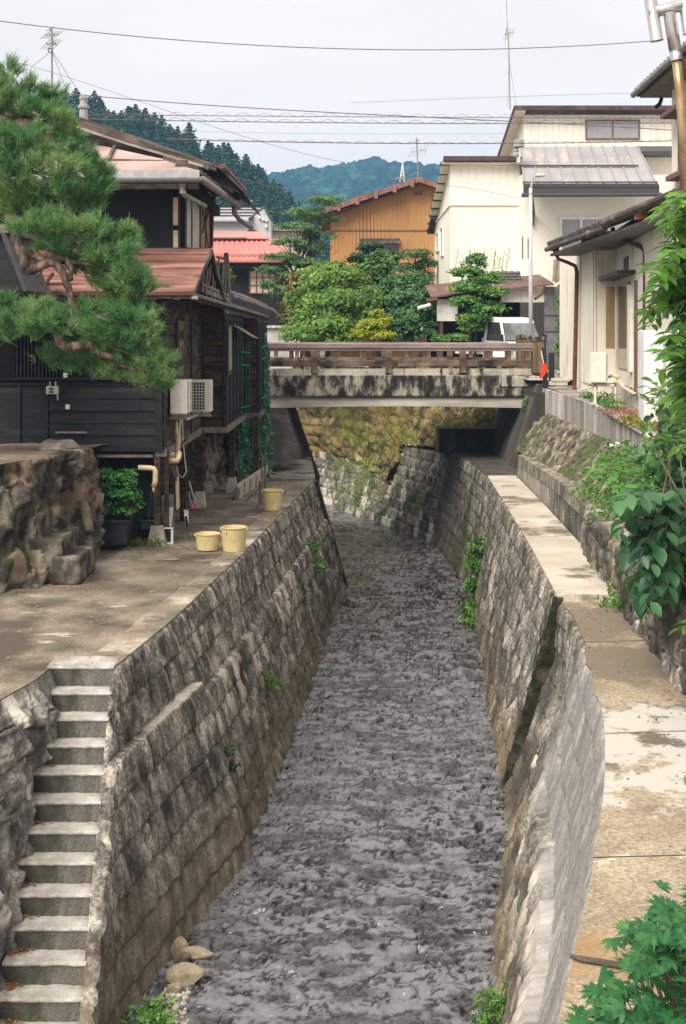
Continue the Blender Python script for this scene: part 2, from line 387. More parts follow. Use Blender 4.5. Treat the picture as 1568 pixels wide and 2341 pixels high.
    o = link_mesh('water', V, Fc, m, None, None, True, None, {'painted_sheen': painted_sheen.ravel()}); tag(o, kind='structure')
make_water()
mb = MB(); mb.poly([(-12,2,-.45),(8,2,-.45),(8,60,-.45),(-14,60,-.45)]); tag(mb.build('river_bed', m_concd), kind='structure')

# left retaining wall ----------------------------------------------
NS = 17; SR, SD = .2, .23
def st_right(k): return -2.44+.0165*k
def st_left(k): return -3.09+.0127*k
Yk = lambda k: 13.8-SD*k
def baseL(Y): return float(np.interp(Y, [9.8, 10.4, 11.27, 12, 13.3, 16.15, 19.7, 26.4, 30, 33], [-2.30,-2.29,-2.27,-2.12,-1.79,-1.16,-.88,-.39,-.1,.12]))
def topL(Y): return float(np.interp(Y, [13.8, 16.03, 20.6, 26, 31.3], [-2.41,-2.1,-1.64,-1.18,-.72]))
H1 = 3.5; ZP = CZ-H1
tops = []; bots = []
for k in np.arange(15, 0, -.5):
    tops.append((st_right(k)+.01, Yk(k), ZP-SR*k)); bots.append((baseL(Yk(k)), Yk(k), -.3) if baseL(Yk(k)) > st_right(k) else (st_right(k)+.02, Yk(k), -.3))
for Y in (13.8, 15, 16.03, 17, 18.5, 20.6, 23, 26, 28.5, 31.3):
    tops.append((topL(Y), Y, ZP)); bots.append((baseL(Y+.25*(Y-13.8)/17.5*3) , Y+ (Y-13.8)/17.5*1.6, -.3))
def dispL(U, X, Y, Z):
    V = (ZP-Z)*1.04
    Ys = Y-.12*V*0
    h1, r, j = pat_course(Y, V, .40, .39, .026, 3, .018)
    sec = (Y > 16.05+.03*V).astype(float)
    h2, r2, j2 = pat_course(Y, V, .40, .33, .023, 9, .018)
    low = sst(.98, 1.03, V+.06*(fbm(Y*2.5, V*.3, 5)-.5))
    hh = h1*(1-sec)+h2*sec; rr = r*(1-sec)+r2*sec; jj = j*(1-sec)+j2*sec
    rough = (fbm(U*4.5, V*4.5, 11, 5)-.5)*.035+(np.abs(fbm(U*11+V*3, V*2.0, 15, 4)-.5))*.045
    rug = (np.abs(fbm(U*5.5+V*1.2, V*1.3, 25, 4)-.5))*.2
    D = hh+rough+low*sec*(.055+rug*sst(16.5, 18, Y))
    # panel near the stairs stands forward below a slanted line
    D += .10*(1-sec)*sst(0, .03, V-.78)+.05*(1-sec)*sst(14.6, 15.2, Y)*sst(0, .03, V-.78)
    dk = 0
    for y0, sl in ((16.05, .03), (19.75, .0), (24.6, 0), (28.4, 0)):
        g = np.exp(-((Y-y0-sl*V)/.035)**2); lim = 1 if y0 < 17 else sst(.9, 1.1, V)
        D -= .10*g*lim; dk = np.maximum(dk, g*lim)
    moss = sst(.62, .78, fbm(Y*.8, V*1.1, 44, 4))*.5*sst(1.2, 2.6, V)
    for y0 in (16.05, 19.75): moss = np.maximum(moss, .9*np.exp(-((Y-y0-.03)/.09)**2)*sst(1.8, 2.5, V)*sst(.5, .6, fbm(Y*6, V*6, 4)))
    stain = sst(1.7, 2.8, V+.7*(fbm(Y*.9, V*.7, 6)-.5))*.7
    lime = sst(.55, .63, fbm(Y*2.6, V*.8, 71, 4))*np.exp(-((V-1.25)/.4)**2)*sst(16.2, 17, Y)
    lime = np.maximum(lime, np.exp(-((V-.79)/.022)**2)*.9*(1-sec)*sst(13.8, 14.6, Y))
    lime = np.maximum(lime, .8*np.exp(-((Y-15.93)/.05)**2)*sst(.55, .45, V)*sst(.4, .6, fbm(Y*8, V*6, 4)))
    dark = np.maximum(dk*.9, sst(.55, .68, fbm(Y*1.6+V*.6, V*.8, 91, 4))*.55*low*sec)
    return D, dict(tone=rr, joint=jj*.5, moss=moss, stain=stain, lime=lime*.8, dark=dark)
wL = thing('retaining_wall', (-1.6, 20, 0), 'long battered stone block retaining wall on the left of the stream, beside the stairs', 'wall')
surf('stone_facing', tops, bots, .028, .024, dispL, m_wallL, wL, hint=(1,-.2,.3))
# coping: pale concrete strip along the top
mb = MB(); ys = list(np.arange(13.8, 31.31, .25))+[31.3]
def wob(y): return .36+.22*(float(fbm(np.array([y*.9]), np.array([2.]), 8))-.5)
for a, b in zip(ys[:-1], ys[1:]):
    w0, w1 = wob(a), wob(b)
    mb.hexa([(topL(a)-w0,a,ZP-.12),(topL(a)+.012,a,ZP-.12),(topL(b)+.012,b,ZP-.12),(topL(b)-w1,b,ZP-.12),(topL(a)-w0,a,ZP+.012),(topL(a)+.005,a,ZP+.012),(topL(b)+.005,b,ZP+.012),(topL(b)-w1,b,ZP+.012)])
mb.build('coping', mk('coping_concrete', [(.34, (.17,.14,.1)), (.52, (.25,.21,.155)), (.6, (.36,.33,.27)), (.68, (.52,.48,.42))], scale=1.3, bump=.2, fine=.4,
    spots=[((.13,.11,.085), 1.9, .5, .62, (1,1,1), 4)]), wL)
# dark strip closing the far end
mb = MB(); mb.hexa([(.0,32.9,-.3),(.2,32.75,-.3),(.22,33.1,-.3),(.0,33.2,-.3),(-.8,31.32,ZP),(-.62,31.25,ZP),(-.60,31.55,ZP),(-.8,31.6,ZP)])
mb.build('end_strip', m_concd, wL)
# far stretch of the left bank, a slightly raised apron beyond
mb = MB()
mb.prism([(-2.2,31.34,ZP+.06),(-.66,31.34,ZP+.06),(-.9,36.9,ZP+.06),(-1.9,37.2,ZP+.06)], (0,0,-3.2))
mb.build('far_apron', mk('apron_concrete', [(.3, (.17,.155,.135)), (.7, (.3,.28,.25))], scale=1.2, bump=.2, fine=.3, spots=[((.08,.07,.055), 1.5, .55, .65, (1,1,1), 3)]), wL)

# staircase ---------------------------------------------------------
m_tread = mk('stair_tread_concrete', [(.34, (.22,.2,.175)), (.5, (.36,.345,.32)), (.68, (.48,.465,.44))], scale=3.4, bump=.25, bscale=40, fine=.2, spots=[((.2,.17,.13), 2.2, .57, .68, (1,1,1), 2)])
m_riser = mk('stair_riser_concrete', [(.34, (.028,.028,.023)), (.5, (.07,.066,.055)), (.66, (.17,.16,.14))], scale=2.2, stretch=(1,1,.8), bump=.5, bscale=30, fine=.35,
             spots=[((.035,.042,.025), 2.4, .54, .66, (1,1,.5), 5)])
st = thing('staircase', (-2.8, 12.5, 0), 'steep concrete steps descending from the left platform into the stream', 'stairs')
def slab_step(x0, x1, y0, y1, z0, z1, k):
    """step with worn, slightly uneven edges"""
    nx = 14; rr = random.Random(k); V = []; Fc = []; mi = []
    xs = [x0+(x1-x0)*i/nx for i in range(nx+1)]
    jz = [rr.uniform(-.007, .007) for _ in xs]; jy = [rr.uniform(-.012, .008) for _ in xs]
    for i, x in enumerate(xs):
        V += [(x, y0+jy[i]+.01, z0), (x, y0+jy[i], z1-.035), (x, y0+jy[i]-.012, z1-.02), (x, y0+jy[i]-.008, z1-.006+jz[i]), (x, y0+jy[i]+.012, z1+jz[i]*.5), (x, y1, z1), (x, y1, z0)]
    for i in range(nx):
        for j in range(6):
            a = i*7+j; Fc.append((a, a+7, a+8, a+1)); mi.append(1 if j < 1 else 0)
    Fc.append(tuple(range(7))[::-1]); mi.append(1); Fc.append(tuple(nx*7+j for j in range(7))); mi.append(1)
    return V, [f[::-1] for f in Fc], mi
for k in range(0, NS):
    z = ZP-SR*k; y1 = Yk(k)+.0; yf = Yk(k)-.01
    y_back = Yk(k-1)+.02 if k else 14.1
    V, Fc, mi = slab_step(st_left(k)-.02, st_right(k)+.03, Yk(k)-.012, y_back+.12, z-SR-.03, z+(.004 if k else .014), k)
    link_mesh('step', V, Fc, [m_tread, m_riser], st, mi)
# wall on the left of the stairs
tl = []; bl = []
TL = [(-3.07,13.8),(-3.12,13.3),(-3.29,12.57),(-3.6,11.6),(-4.0,10.6),(-4.6,9.3),(-5.4,8)]
for (x, y) in TL:
    k = (13.8-y)/SD
    tl.append((x, y, ZP-.01)); bl.append((st_left(k)+.0 if k < 15 else -2.9, y, ZP-SR*k-.2) if k > .3 else (x+.01, y, ZP-.2))
def dispS(U, X, Y, Z):
    V = ZP-Z
    f1, dd, r = voro(U/.5+.7*fbm(U*1.7, V*1.7, 5), V/.42+.7*fbm(U*1.4, V*1.4, 6), 9); j = 1-sst(.01, .07, dd)
    D = (sst(0, .06, dd)*.05+(r-.5)*.12+(fbm(U*2, V*2, 8, 5)-.5)*.16+np.abs(fbm(U*6, V*4, 19, 5)-.5)*.26+(fbm(U*16, V*12, 29, 3)-.5)*.05)*sst(.0, .3, V)
    return D, dict(tone=r, joint=j*.6, moss=sst(.6, .75, fbm(U, V, 3))*.4, stain=0*U, lime=sst(.62, .7, fbm(U*2.5, V*2, 13, 4)), clean=.2+0*U, dark=sst(.45, .62, fbm(U*1.8, V*1.8, 33))*.6)
wS = thing('retaining_wall', (-3.4, 12, 2), 'grey rough stone side wall left of the concrete steps', 'wall')
surf('stone_facing', tl, bl, .03, .03, dispS, m_wallR, wS, hint=(1,-.6,.2))

# platform ------------------------------------------------------------
m_plat = mk('worn_asphalt', [(.32, (.075,.062,.047)), (.46, (.15,.124,.094)), (.56, (.21,.176,.134)), (.7, (.29,.25,.2))], scale=1.5, detail=10, stretch=(1,.9,1), bump=.5, bscale=70, fine=.4, fscale=40,
            spots=[((.085,.07,.055), .7, .54, .64, (1,.8,1), 4), ((.4,.365,.31), 1.6, .62, .68, (.7,1.8,1), 8), ((.3,.27,.22), .5, .56, .7, (1,.7,1), 12)])
pts = [(-2.41,13.8),(-3.07,13.8),(-3.12,13.3),(-3.29,12.57),(-3.6,11.6),(-4.0,10.6),(-4.6,9.3),(-5.4,8),(-12,8),(-12,37),(-2.0,37),(-1.3,31.34),(-.9,31.3)]
edge = [(topL(y)-.02, y) for y in np.arange(31.0, 13.9, -.5)]
V2 = pts+edge
me = bmesh.new(); vs = [me.verts.new((x, y, ZP)) for x, y in V2]; f = me.faces.new(vs); 
if f.normal.z < 0: f.normal_flip()
mm = bpy.data.meshes.new('platform'); me.normal_update(); bmesh.ops.triangulate(me, faces=me.faces[:]); me.to_mesh(mm); mm.materials.append(m_plat)
po = bpy.data.objects.new('paved_platform', mm); COL.objects.link(po); tag(po, kind='structure')

# right retaining wall ------------------------------------------------
H2 = 3.6; ZR = CZ-H2; ZR2 = CZ-H1
topN = [(.0,4.2),(.6,5.4),(1.13,6.85),(1.31,7.47),(1.68,8.79),(2.01,10.1),(2.15,10.72),(2.37,11.82),(2.52,12.75),(2.52,13.15),(2.68,14.08),(2.66,14.3),(2.83,15.3),(2.95,16.74),(2.94,17.6)]
topF = [(2.88,17.6),(3.1,21.5),(3.33,26.5),(3.59,32.5),(3.5,36.5),(3.28,41)]
botN = [(-1.2,4.2),(-.5,5.4),(.1,6.85),(.34,7.47),(.8,8.79),(1.1,10.1),(1.22,10.72),(1.42,11.82),(1.56,12.75),(1.61,13.2),(1.71,14.2),(1.74,14.5),(1.86,15.6),(2.0,17.1),(2.1,18.2)]
botF = [(2.2,18.3),(2.44,21.9),(2.82,27.4),(3.0,33.4),(2.92,36.5),(2.6,40)]
def dispR(near):
    def f(U, X, Y, Z):
        V = (ZR2-Z)*1.05; uu = Y if not near else U
        h, r, j = pat_course(uu, V, .42, .38, .026, 13, .02) if near else pat_course(uu, V, .42, .36, .025, 17, .02)
        if not near:
            pass
        rough = (fbm(U*4.5, V*4.5, 61, 5)-.5)*.04+np.abs(fbm(U*10+V*2, V*1.8, 65, 4)-.5)*.055
        rug = np.abs(fbm(U*6.5+V, V*1.0, 75, 4)-.5)*.26
        low = sst(1.1, 1.6, V)
        D = h+rough+rug*low*.8
        clean = 0*U; dark = sst(.54, .66, fbm(Y*1.5+V*.5, V*.7, 95, 4))*.65*sst(.6, 1.8, V)
        lime = sst(.61, .68, fbm(Y*2.1, V*.8, 79, 4))*np.exp(-((V-1.9)/.5)**2)
        moss = sst(.5, .7, fbm(Y*1.3, V*1.0, 47, 4))*.75*sst(1.7, 3.0, V)
        stain = sst(1.6, 3.0, V+.8*(fbm(Y*.8, V*.6, 7)-.5))*.6
        if near:
            clean = sst(1.75, 1.5, V+.5*(fbm(Y*.7, V*.8, 28, 3)-.5))*sst(15.6, 14.6, Y+.8*(fbm(Y*2,V*2,6)-.5))
            D *= (1-.5*clean); dark *= (1-clean); stain = np.maximum(stain*(1-clean), .8*np.exp(-((V-.05)/.06)**2)*sst(10, 7, Y)+.6*np.exp(-((V-.45-.1*np.sin(Y))/.07)**2)*sst(12.5, 9, Y))
            for y0 in (11.2, 14.4):
                g = np.exp(-((Y-y0)/.03)**2); D -= .05*g
            g = sst(15.2, 16.6, Y)*sst(.12, 1.0, V)*(1-.55*sst(2.2, 3.2, V)); D -= .17*g; clean = clean*(1-g); dark = np.maximum(dark, .5*sst(16.8, 17.5, Y)*sst(.3,.8,V)); D += .1*sst(1.55, 1.62, V+.25*(fbm(Y*1.5, V*.5, 83)-.5))*sst(14.8, 14, Y)
            lime = np.maximum(lime, sst(.5, .58, fbm(Y*2.2, V*.7, 33, 4))*np.exp(-((V-1.85)/.3)**2)*sst(14.0, 12.0, Y)); dark = np.maximum(dark, sst(.47,.58,fbm(Y*2.6, V*.8, 39, 4))*.8*sst(1.75,2.0,V)*sst(3.1,2.7,V))
        else:
            moss = np.maximum(moss, .95*np.exp(-((Y-34.3-.3*np.sin(V*2))/.9)**2)*sst(.45, .6, fbm(Y*2, V*1.1, 48, 4)+.12))
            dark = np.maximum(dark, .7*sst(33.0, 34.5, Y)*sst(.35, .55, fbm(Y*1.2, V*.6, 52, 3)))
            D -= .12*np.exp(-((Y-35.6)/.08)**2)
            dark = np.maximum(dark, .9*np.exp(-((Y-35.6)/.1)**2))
            moss = np.maximum(moss, .5*sst(.5, .62, fbm(Y*.9, V*.6, 43, 4))*sst(26, 29, Y))
        return D, dict(tone=r, joint=j*.55, moss=moss, stain=stain, lime=lime*.75, clean=clean*.5, dark=dark)
    return f
wR = thing('retaining_wall', (2.2, 20, 0), 'curving pale grey block retaining wall on the right of the stream below the wide ledge', 'wall')
surf('stone_facing', [(x,y,ZR) for x,y in topN], [(x,y,-.3) for x,y in botN], .028, .024, dispR(True), m_wallR, wR, hint=(-1,0,.3))
wR2 = thing('retaining_wall', (3, 30, 0), 'mossy block retaining wall on the right of the stream running back under the bridge', 'wall')
surf('stone_facing', [(x,y,ZR2) for x,y in topF], [(x,y,-.3) for x,y in botF], .03, .026, dispR(False), m_wallR, wR2, hint=(-1,0,.3))
mb = MB()
for k in range(6):
    t0, t1 = k/6, (k+1)/6; a = Vector((2.83,17.58,ZR2-.02)).lerp(Vector((2.13,18.27,-.3)), t0); b = Vector((2.83,17.58,ZR2-.02)).lerp(Vector((2.13,18.27,-.3)), t1)
    w0, w1 = .12+.5*t0, .12+.5*t1; mb.hexa([b, b+Vector((w1,0,0)), b+Vector((w1,.3,0)), b+Vector((.02,.3,0)), a, a+Vector((w0,0,0)), a+Vector((w0,.3,0)), a+Vector((.02,.3,0))])
mb.build('panel_end', mk('mossy_joint', [(.36, (.014,.02,.01)), (.5, (.035,.036,.022)), (.62, (.09,.08,.055))], scale=6, bump=.6, fine=.4), wR2)
# ledges (walkway slabs)
m_ledgeN = mk('ledge_concrete_near', [(.34, (.19,.152,.105)), (.5, (.27,.22,.152)), (.66, (.34,.29,.21))], scale=1.6, detail=9, bump=.35, bscale=70, fine=.35, fscale=34, spots=[((.05,.04,.03), 9, .7, .74, (1,1,1), 3)])
def ledge_mat():
    m = m_ledgeN; nt = m.node_tree; N = nt.nodes; L = nt.links; b = N['Principled BSDF']
    col = b.inputs['Base Color'].links[0].from_socket
    g = N.new('ShaderNodeNewGeometry'); sx = N.new('ShaderNodeSeparateXYZ'); L.new(g.outputs['Position'], sx.inputs[0])
    def band(y0, y1, soft, seed, colr, amt, sc=1.3):
        nonlocal col
        n = N.new('ShaderNodeTexNoise'); n.inputs['Scale'].default_value = sc; n.inputs['Detail'].default_value = 9; n.inputs['Roughness'].default_value = .72
        mp = N.new('ShaderNodeMapping'); mp.inputs['Location'].default_value = (seed*3, seed, 0); L.new(g.outputs['Position'], mp.inputs[0]); L.new(mp.outputs[0], n.inputs['Vector'])
        a = N.new('ShaderNodeMapRange'); a.inputs[1].default_value = y0-soft; a.inputs[2].default_value = y0+soft; L.new(sx.outputs['Y'], a.inputs[0])
        c = N.new('ShaderNodeMapRange'); c.inputs[1].default_value = y1-soft; c.inputs[2].default_value = y1+soft; c.inputs[3].default_value = 1; c.inputs[4].default_value = 0; L.new(sx.outputs['Y'], c.inputs[0])
        mu = N.new('ShaderNodeMath'); mu.operation = 'MULTIPLY'; L.new(a.outputs[0], mu.inputs[0]); L.new(c.outputs[0], mu.inputs[1])
        ad = N.new('ShaderNodeMath'); ad.operation = 'MULTIPLY_ADD'; ad.inputs[1].default_value = .42; L.new(mu.outputs[0], ad.inputs[0]); L.new(n.outputs['Fac'], ad.inputs[2])
        th = N.new('ShaderNodeMapRange'); th.inputs[1].default_value = .84; th.inputs[2].default_value = .9; th.inputs[4].default_value = amt; L.new(ad.outputs[0], th.inputs[0])
        mi = N.new('ShaderNodeMixRGB'); mi.inputs[2].default_value = lin(colr); L.new(th.outputs[0], mi.inputs[0]); L.new(col, mi.inputs[1]); col = mi.outputs[0]
    band(13.0, 40, 1.2, 5, (.17,.14,.105), .9, .8)       # weathered brown further off
    band(10.4, 13.3, .9, 1, (.13,.11,.085), .95)         # dark damp area at its middle
    band(9.6, 13.2, .8, 2, (.48,.46,.42), .9, 1.9)           # worn pale patches
    band(8.75, 9.2, .3, 3, (.6,.55,.45), .75, 3.0)
    band(7.0, 8.4, .7, 6, (.3,.185,.075), .6, 1.0)       # rusty tan stain
    band(6.9, 7.5, .4, 9, (.5,.42,.28), .7)
    L.new(col, b.inputs['Base Color'])
ledge_mat()
def strip(name, A, B, z, mat, parent, th=.25, step=None):
    """slab between two plan polylines with the same number of points"""
    mb = MB()
    for i in range(len(A)-1):
        a0, a1, b0, b1 = A[i], A[i+1], B[i], B[i+1]
        mb.hexa([(a0[0],a0[1],z-th),(b0[0],b0[1],z-th),(b1[0],b1[1],z-th),(a1[0],a1[1],z-th),(a0[0],a0[1],z),(b0[0],b0[1],z),(b1[0],b1[1],z),(a1[0],a1[1],z)])
    return mb.build(name, mat, parent)
outN = [(2.2,4.2),(2.7,5.4),(3.0,6.85),(3.1,7.5),(3.2,8.4),(3.3,9.95),(3.38,11.55),(3.42,13.1),(3.6,15.1),(3.74,17.6)]
outF = [(3.7,17.6),(3.95,21.5),(4.12,26.5),(4.28,32.5),(4.7,36.5),(5.0,41)]
outN = [(float(np.interp(y, [q[1] for q in outN], [q[0] for q in outN])), y) for x, y in topN]
strip('ledge_top', [(x-.01,y) for x,y in topN], outN, ZR+.012, m_ledgeN, wR)
m_ledgeF = mk('ledge_concrete_far', [(.3, (.33,.29,.23)), (.5, (.44,.4,.33)), (.7, (.56,.52,.45))], scale=.9, bump=.2, fine=.2,
              spots=[((.16,.135,.1), .75, .53, .6, (1,1,1), 4)])
strip('ledge_top', [(x-.01,y) for x,y in topF[:4]], outF[:4], ZR2+.012, m_ledgeF, wR2, th=.115)
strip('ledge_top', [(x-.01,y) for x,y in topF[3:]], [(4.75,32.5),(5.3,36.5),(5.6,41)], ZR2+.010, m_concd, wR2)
mb = MB(); mb.box(4.1,31.2,ZR-.3,4.8,34.3,ZR2-.02); mb.build('footing', m_concd, wR2)

# curb wall behind the far ledge ---------------------------------------
m_curb = mk('curb_concrete', [(.36, (.1,.09,.07)), (.5, (.2,.18,.145)), (.64, (.36,.33,.28))], scale=3.2, bump=.4, bscale=25, stretch=(1,1,.5), fine=.3, spots=[((.08,.07,.055), 1.2, .54, .66, (1,1,.5), 3)])
def wall_slab(pts, z0, z1s, th, mat, name, parent, batter=0, jag=0):
    """pts plan polyline of the front face, th to the +normal side"""
    mb = MB(); n = len(pts)
    for i in range(n-1):
        (x0, y0), (x1, y1) = pts[i], pts[i+1]; za, zb = z1s[i], z1s[i+1]; dx, dy = x1-x0, y1-y0; l = math.hypot(dx, dy); nx, ny = dy/l, -dx/l
        m = max(1, int(l/.25)) if jag else 1
        for q in range(m):
            t0, t1 = q/m, (q+1)/m; r = random.uniform(-jag, jag); s = random.uniform(-jag, jag)*.6
            ax, ay, bx, by = x0+dx*t0, y0+dy*t0, x0+dx*t1, y0+dy*t1; a_, b_ = za+(zb-za)*t0+r, za+(zb-za)*t1+r
            mb.hexa([(ax+nx*s,ay+ny*s,z0),(ax+nx*th,ay+ny*th,z0),(bx+nx*th,by+ny*th,z0),(bx+nx*s,by+ny*s,z0),
                     (ax+nx*(s+batter),ay+ny*(s+batter),a_),(ax+nx*th,ay+ny*th,a_),(bx+nx*th,by+ny*th,b_),(bx+nx*(s+batter),by+ny*(s+batter),b_)])
    return mb.build(name, mat, parent)
CWP = [(3.0,6.0),(3.34,11.5),(3.55,15),(3.78,19.3),(3.98,22.2),(4.1,25.5),(4.3,32.6)]; CWZ = [3.4,3.42,3.45,3.5,3.5,3.5,3.32]
def dispC(U, X, Y, Z):
    V = 3.5-Z; rg = sst(22.5, 20.5, Y); h, r, j = pat_rubble(U, Z, .3, .12, 37, .9)
    D = rg*(h*.7+np.abs(fbm(U*5, Z*2, 3, 4)-.5)*.22)+(fbm(U*4, Z*4, 5, 5)-.5)*.035
    for y0 in (19.2, 22.4, 24.3, 26.8): D = D-.05*np.exp(-((Y-y0)/.03)**2)
    return D, dict(tone=r*rg+(1-rg)*vn(Y/2.4, Y*0, 4), joint=j*rg*.8, moss=sst(.52, .66, fbm(U*1.5, Z*2, 6, 4))*sst(21, 18, Y)*.9, stain=sst(.5,.64,fbm(U*1.1,Z*1.4,16,4))*.5*rg, lime=sst(25.8,27.2,Y)*.25+0*U, clean=0*U, dark=np.maximum(sst(.42,.56,fbm(U*1.6,Z*1.2,26,4))*rg*.7, .5*sst(21.5,22.5,Y)*sst(24.6,24.1,Y)))
cwt = thing('curb_wall', (3.7,18,2.7), 'low crumbling curb wall behind the right-hand ledge, mossy and dark nearby and pale grey further off', 'wall')
surf('wall_face', [(x+.06,y,z) for (x,y),z in zip(CWP,CWZ)], [(x,y,ZR-.3) for x,y in CWP], .03, .03, dispC, m_wallR, cwt, hint=(-1,0,.1))
mb = MB()
for k in range(len(CWP)-1):
    (xa,ya),(xb,yb) = CWP[k],CWP[k+1]; za,zb = CWZ[k],CWZ[k+1]; mb.hexa([(xa+.03,ya,za-.25),(xa+.42,ya,za-.25),(xb+.42,yb,zb-.25),(xb+.03,yb,zb-.25),(xa+.04,ya,za-.005),(xa+.42,ya,za+.03),(xb+.42,yb,zb+.03),(xb+.04,yb,zb-.005)])
mb.build('wall_top', m_curb, cwt)
# rubble slope up to the concrete garden wall --------------------------
m_rub = mk('rubble_stone', [(.34, (.045,.038,.027)), (.5, (.125,.108,.08)), (.66, (.27,.24,.19))], scale=4.6, bump=.5, bscale=25,
           attr=(.6, 1.35, (.03,.027,.018), [('moss', (.05,.075,.02))]), fine=.4, fscale=30)
def dispQ(U, X, Y, Z):
    h, r, j = pat_rubble(U, (Z*1.0), .17, .09, 31, .75)
    return h+(fbm(U*4, Z*4, 8, 5)-.5)*.1, dict(tone=r, joint=j*.7, moss=sst(.5, .65, fbm(U*1.3, Z*1.5, 3, 4))*.8)
sl = surf('rubble_wall', [(4.3,8,4.6),(4.7,13,4.6),(4.85,18,4.4),(4.95,21,4.26),(5.15,24,4.25),(5.28,29,4.24),(5.3,34.2,4.3)], [(3.35,8,3.36),(3.7,13,3.38),(3.98,18,3.42),(4.2,21,3.45),(4.32,24,3.45),(4.5,29,3.36),(4.55,34.2,3.25)], .03, .03, dispQ, m_rub, None, hint=(-1,0,.5))
tag(sl, 'rough rubble stone slope between the ledge curb and the garden wall on the right', 'wall')
m_gw = mk('streaked_concrete', [(.35, (.2,.185,.165)), (.5, (.34,.32,.29)), (.65, (.6,.57,.53))], scale=1.8, stretch=(1,1,.12), bump=.2, fine=.2,
          spots=[((.1,.09,.08), 2.5, .56, .68, (1,1,.1), 3)])
gw = wall_slab([(4.3,14),(4.42,18.5),(4.75,20.7),(5.16,24.5),(5.28,29.2),(5.2,34.2)], 4.0, [4.72,4.72,4.75,4.8,4.84,4.9], .18, m_gw, 'garden_wall', None)
tag(gw, 'low streaked concrete wall edging the yard of the cream house', 'wall')
m_yard = mk('yard_soil', [(.3, (.16,.14,.11)), (.7, (.36,.34,.3))], scale=1.2, bump=.4, fine=.4, spots=[((.07,.1,.03), 1.4, .55, .65, (1,1,1), 3)])
mb = MB(); mb.poly([(4.4,8,4.72),(40,8,4.72),(40,20,4.72),(4.5,18.5,4.72)]); mb.poly([(4.5,18.5,4.72),(40,18.5,4.725),(40,27,4.78),(5.25,27,4.78)]); mb.poly([(5.25,27,4.78),(40,27,4.78),(40,35,5.0),(5.3,34.6,4.95)])
tag(mb.build('yard', m_yard), kind='structure')

# joints across the near ledge, twigs and grit
mb = MB(); mb.bar((2.80,15.3,ZR+.013),(3.55,15.38,ZR+.013),.022,.006); mb.bar((2.36,11.8,ZR+.013),(3.36,11.9,ZR+.013),.012,.006); mb.bar((1.72,9.0,ZR+.013),(3.2,9.1,ZR+.013),.012,.006)
mb.build('slab_joint', m_concd, wR)
rs = np.random.RandomState(91); Vs = []; Fs = []; k0 = 0
for i in range(900):
    if i < 620: Y = rs.uniform(11.5, 30); x = rs.uniform(-8, -.9); 
    else: Y = rs.uniform(7, 17); x = float(np.interp(Y, [q[1] for q in topN], [q[0] for q in topN]))+rs.rand()**.5*1.3
    if i < 620:
        xr = topL(max(Y, 13.8))-.03
        if Y < 13.9: xr = -3.4
        x = xr-abs(rs.normal())*1.3
    r = rs.uniform(.006, .02); z = (ZP if i < 620 else ZR)+.012
    c = np.array([x, Y, z+r*.3]); v = np.array([[1,0,0],[0,1,0],[-1,0,0],[0,-1,0],[0,0,.8]])*r*rs.uniform(.6,1.3,(5,1)); Vs.append(c+v); Fs += [(k0,k0+1,k0+4),(k0+1,k0+2,k0+4),(k0+2,k0+3,k0+4),(k0+3,k0,k0+4)]; k0 += 5
tag(link_mesh('grit', np.concatenate(Vs), Fs, mk('grit_stone', [(.3, (.05,.04,.03)),(.7, (.35,.31,.25))], scale=15)), kind='stuff')
# ================================================================== LEFT SIDE BUILDINGS
m_black = mk('charred_boards', [(.3, (.0085,.009,.0105)), (.55, (.017,.018,.02)), (.75, (.038,.038,.04))], scale=3, stretch=(.35,.35,3), bump=.4, bscale=24, rough=.7, fine=.3, spots=[((.05,.048,.045), 3.2, .62, .78, (.3,.3,2), 4)])
m_black2 = mk('charred_wall', [(.3, (.007,.0075,.009)), (.7, (.02,.02,.022))], scale=2, bump=.2, rough=.75, fine=.3)
m_brown = mk('weathered_boards', [(.34, (.017,.012,.009)), (.48, (.046,.03,.02)), (.64, (.12,.073,.045))], scale=3.2, stretch=(.5,.5,3), bump=.5, bscale=22, rough=.8, fine=.35, spots=[((.012,.011,.011), 2.3, .52, .64, (.5,.5,1.5), 6)])
m_greywood = mk('grey_wood', [(.3, (.08,.07,.06)), (.5, (.18,.16,.14)), (.7, (.33,.3,.26))], scale=5, stretch=(1,1,.3), bump=.5, rough=.85)
m_redroof = mk('faded_red_metal', [(.3, (.09,.042,.034)), (.5, (.18,.085,.068)), (.68, (.31,.165,.135))], scale=1.3, stretch=(.5,1.6,1), bump=.12, rough=.5, fine=.12, fscale=30,
               spots=[((.06,.035,.03), 1.5, .54, .68, (.35,1.5,1), 4), ((.5,.33,.29), 2.2, .62, .74, (.3,2,1), 6)])
m_pinkroof = mk('pale_pink_metal', [(.3, (.27,.19,.17)), (.6, (.38,.28,.255)), (.8, (.46,.36,.33))], scale=1.2, bump=.1, rough=.5, fine=.1, spots=[((.25,.16,.14), 1.8, .6, .72, (.4,2,1), 4)])
m_ridge = mk('dark_roof_timber', [(.3, (.03,.024,.02)), (.5, (.075,.06,.05)), (.7, (.19,.15,.13))], scale=4, stretch=(.4,.4,1), bump=.4, rough=.8)
m_cream = flat('cream_plaster', (.62,.52,.36), .8)
m_pipe = flat('cream_pipe', (.6,.5,.33), .45)
m_gutter = mk('grey_gutter', [(.3, (.16,.14,.13)), (.6, (.29,.26,.24)), (.8, (.42,.38,.35))], scale=4, bump=.1, rough=.5, fine=.15)
m_dgutter = flat('dark_gutter', (.05,.05,.052), .45)
m_glass = flat('dark_glass', (.03,.035,.04), .12, spec=.7)
m_pane = flat('milky_pane', (.33,.35,.34), .3, spec=.5, var=.25, scale=3)
m_orange = flat('orange_board', (.36,.17,.075), .7, var=.3)
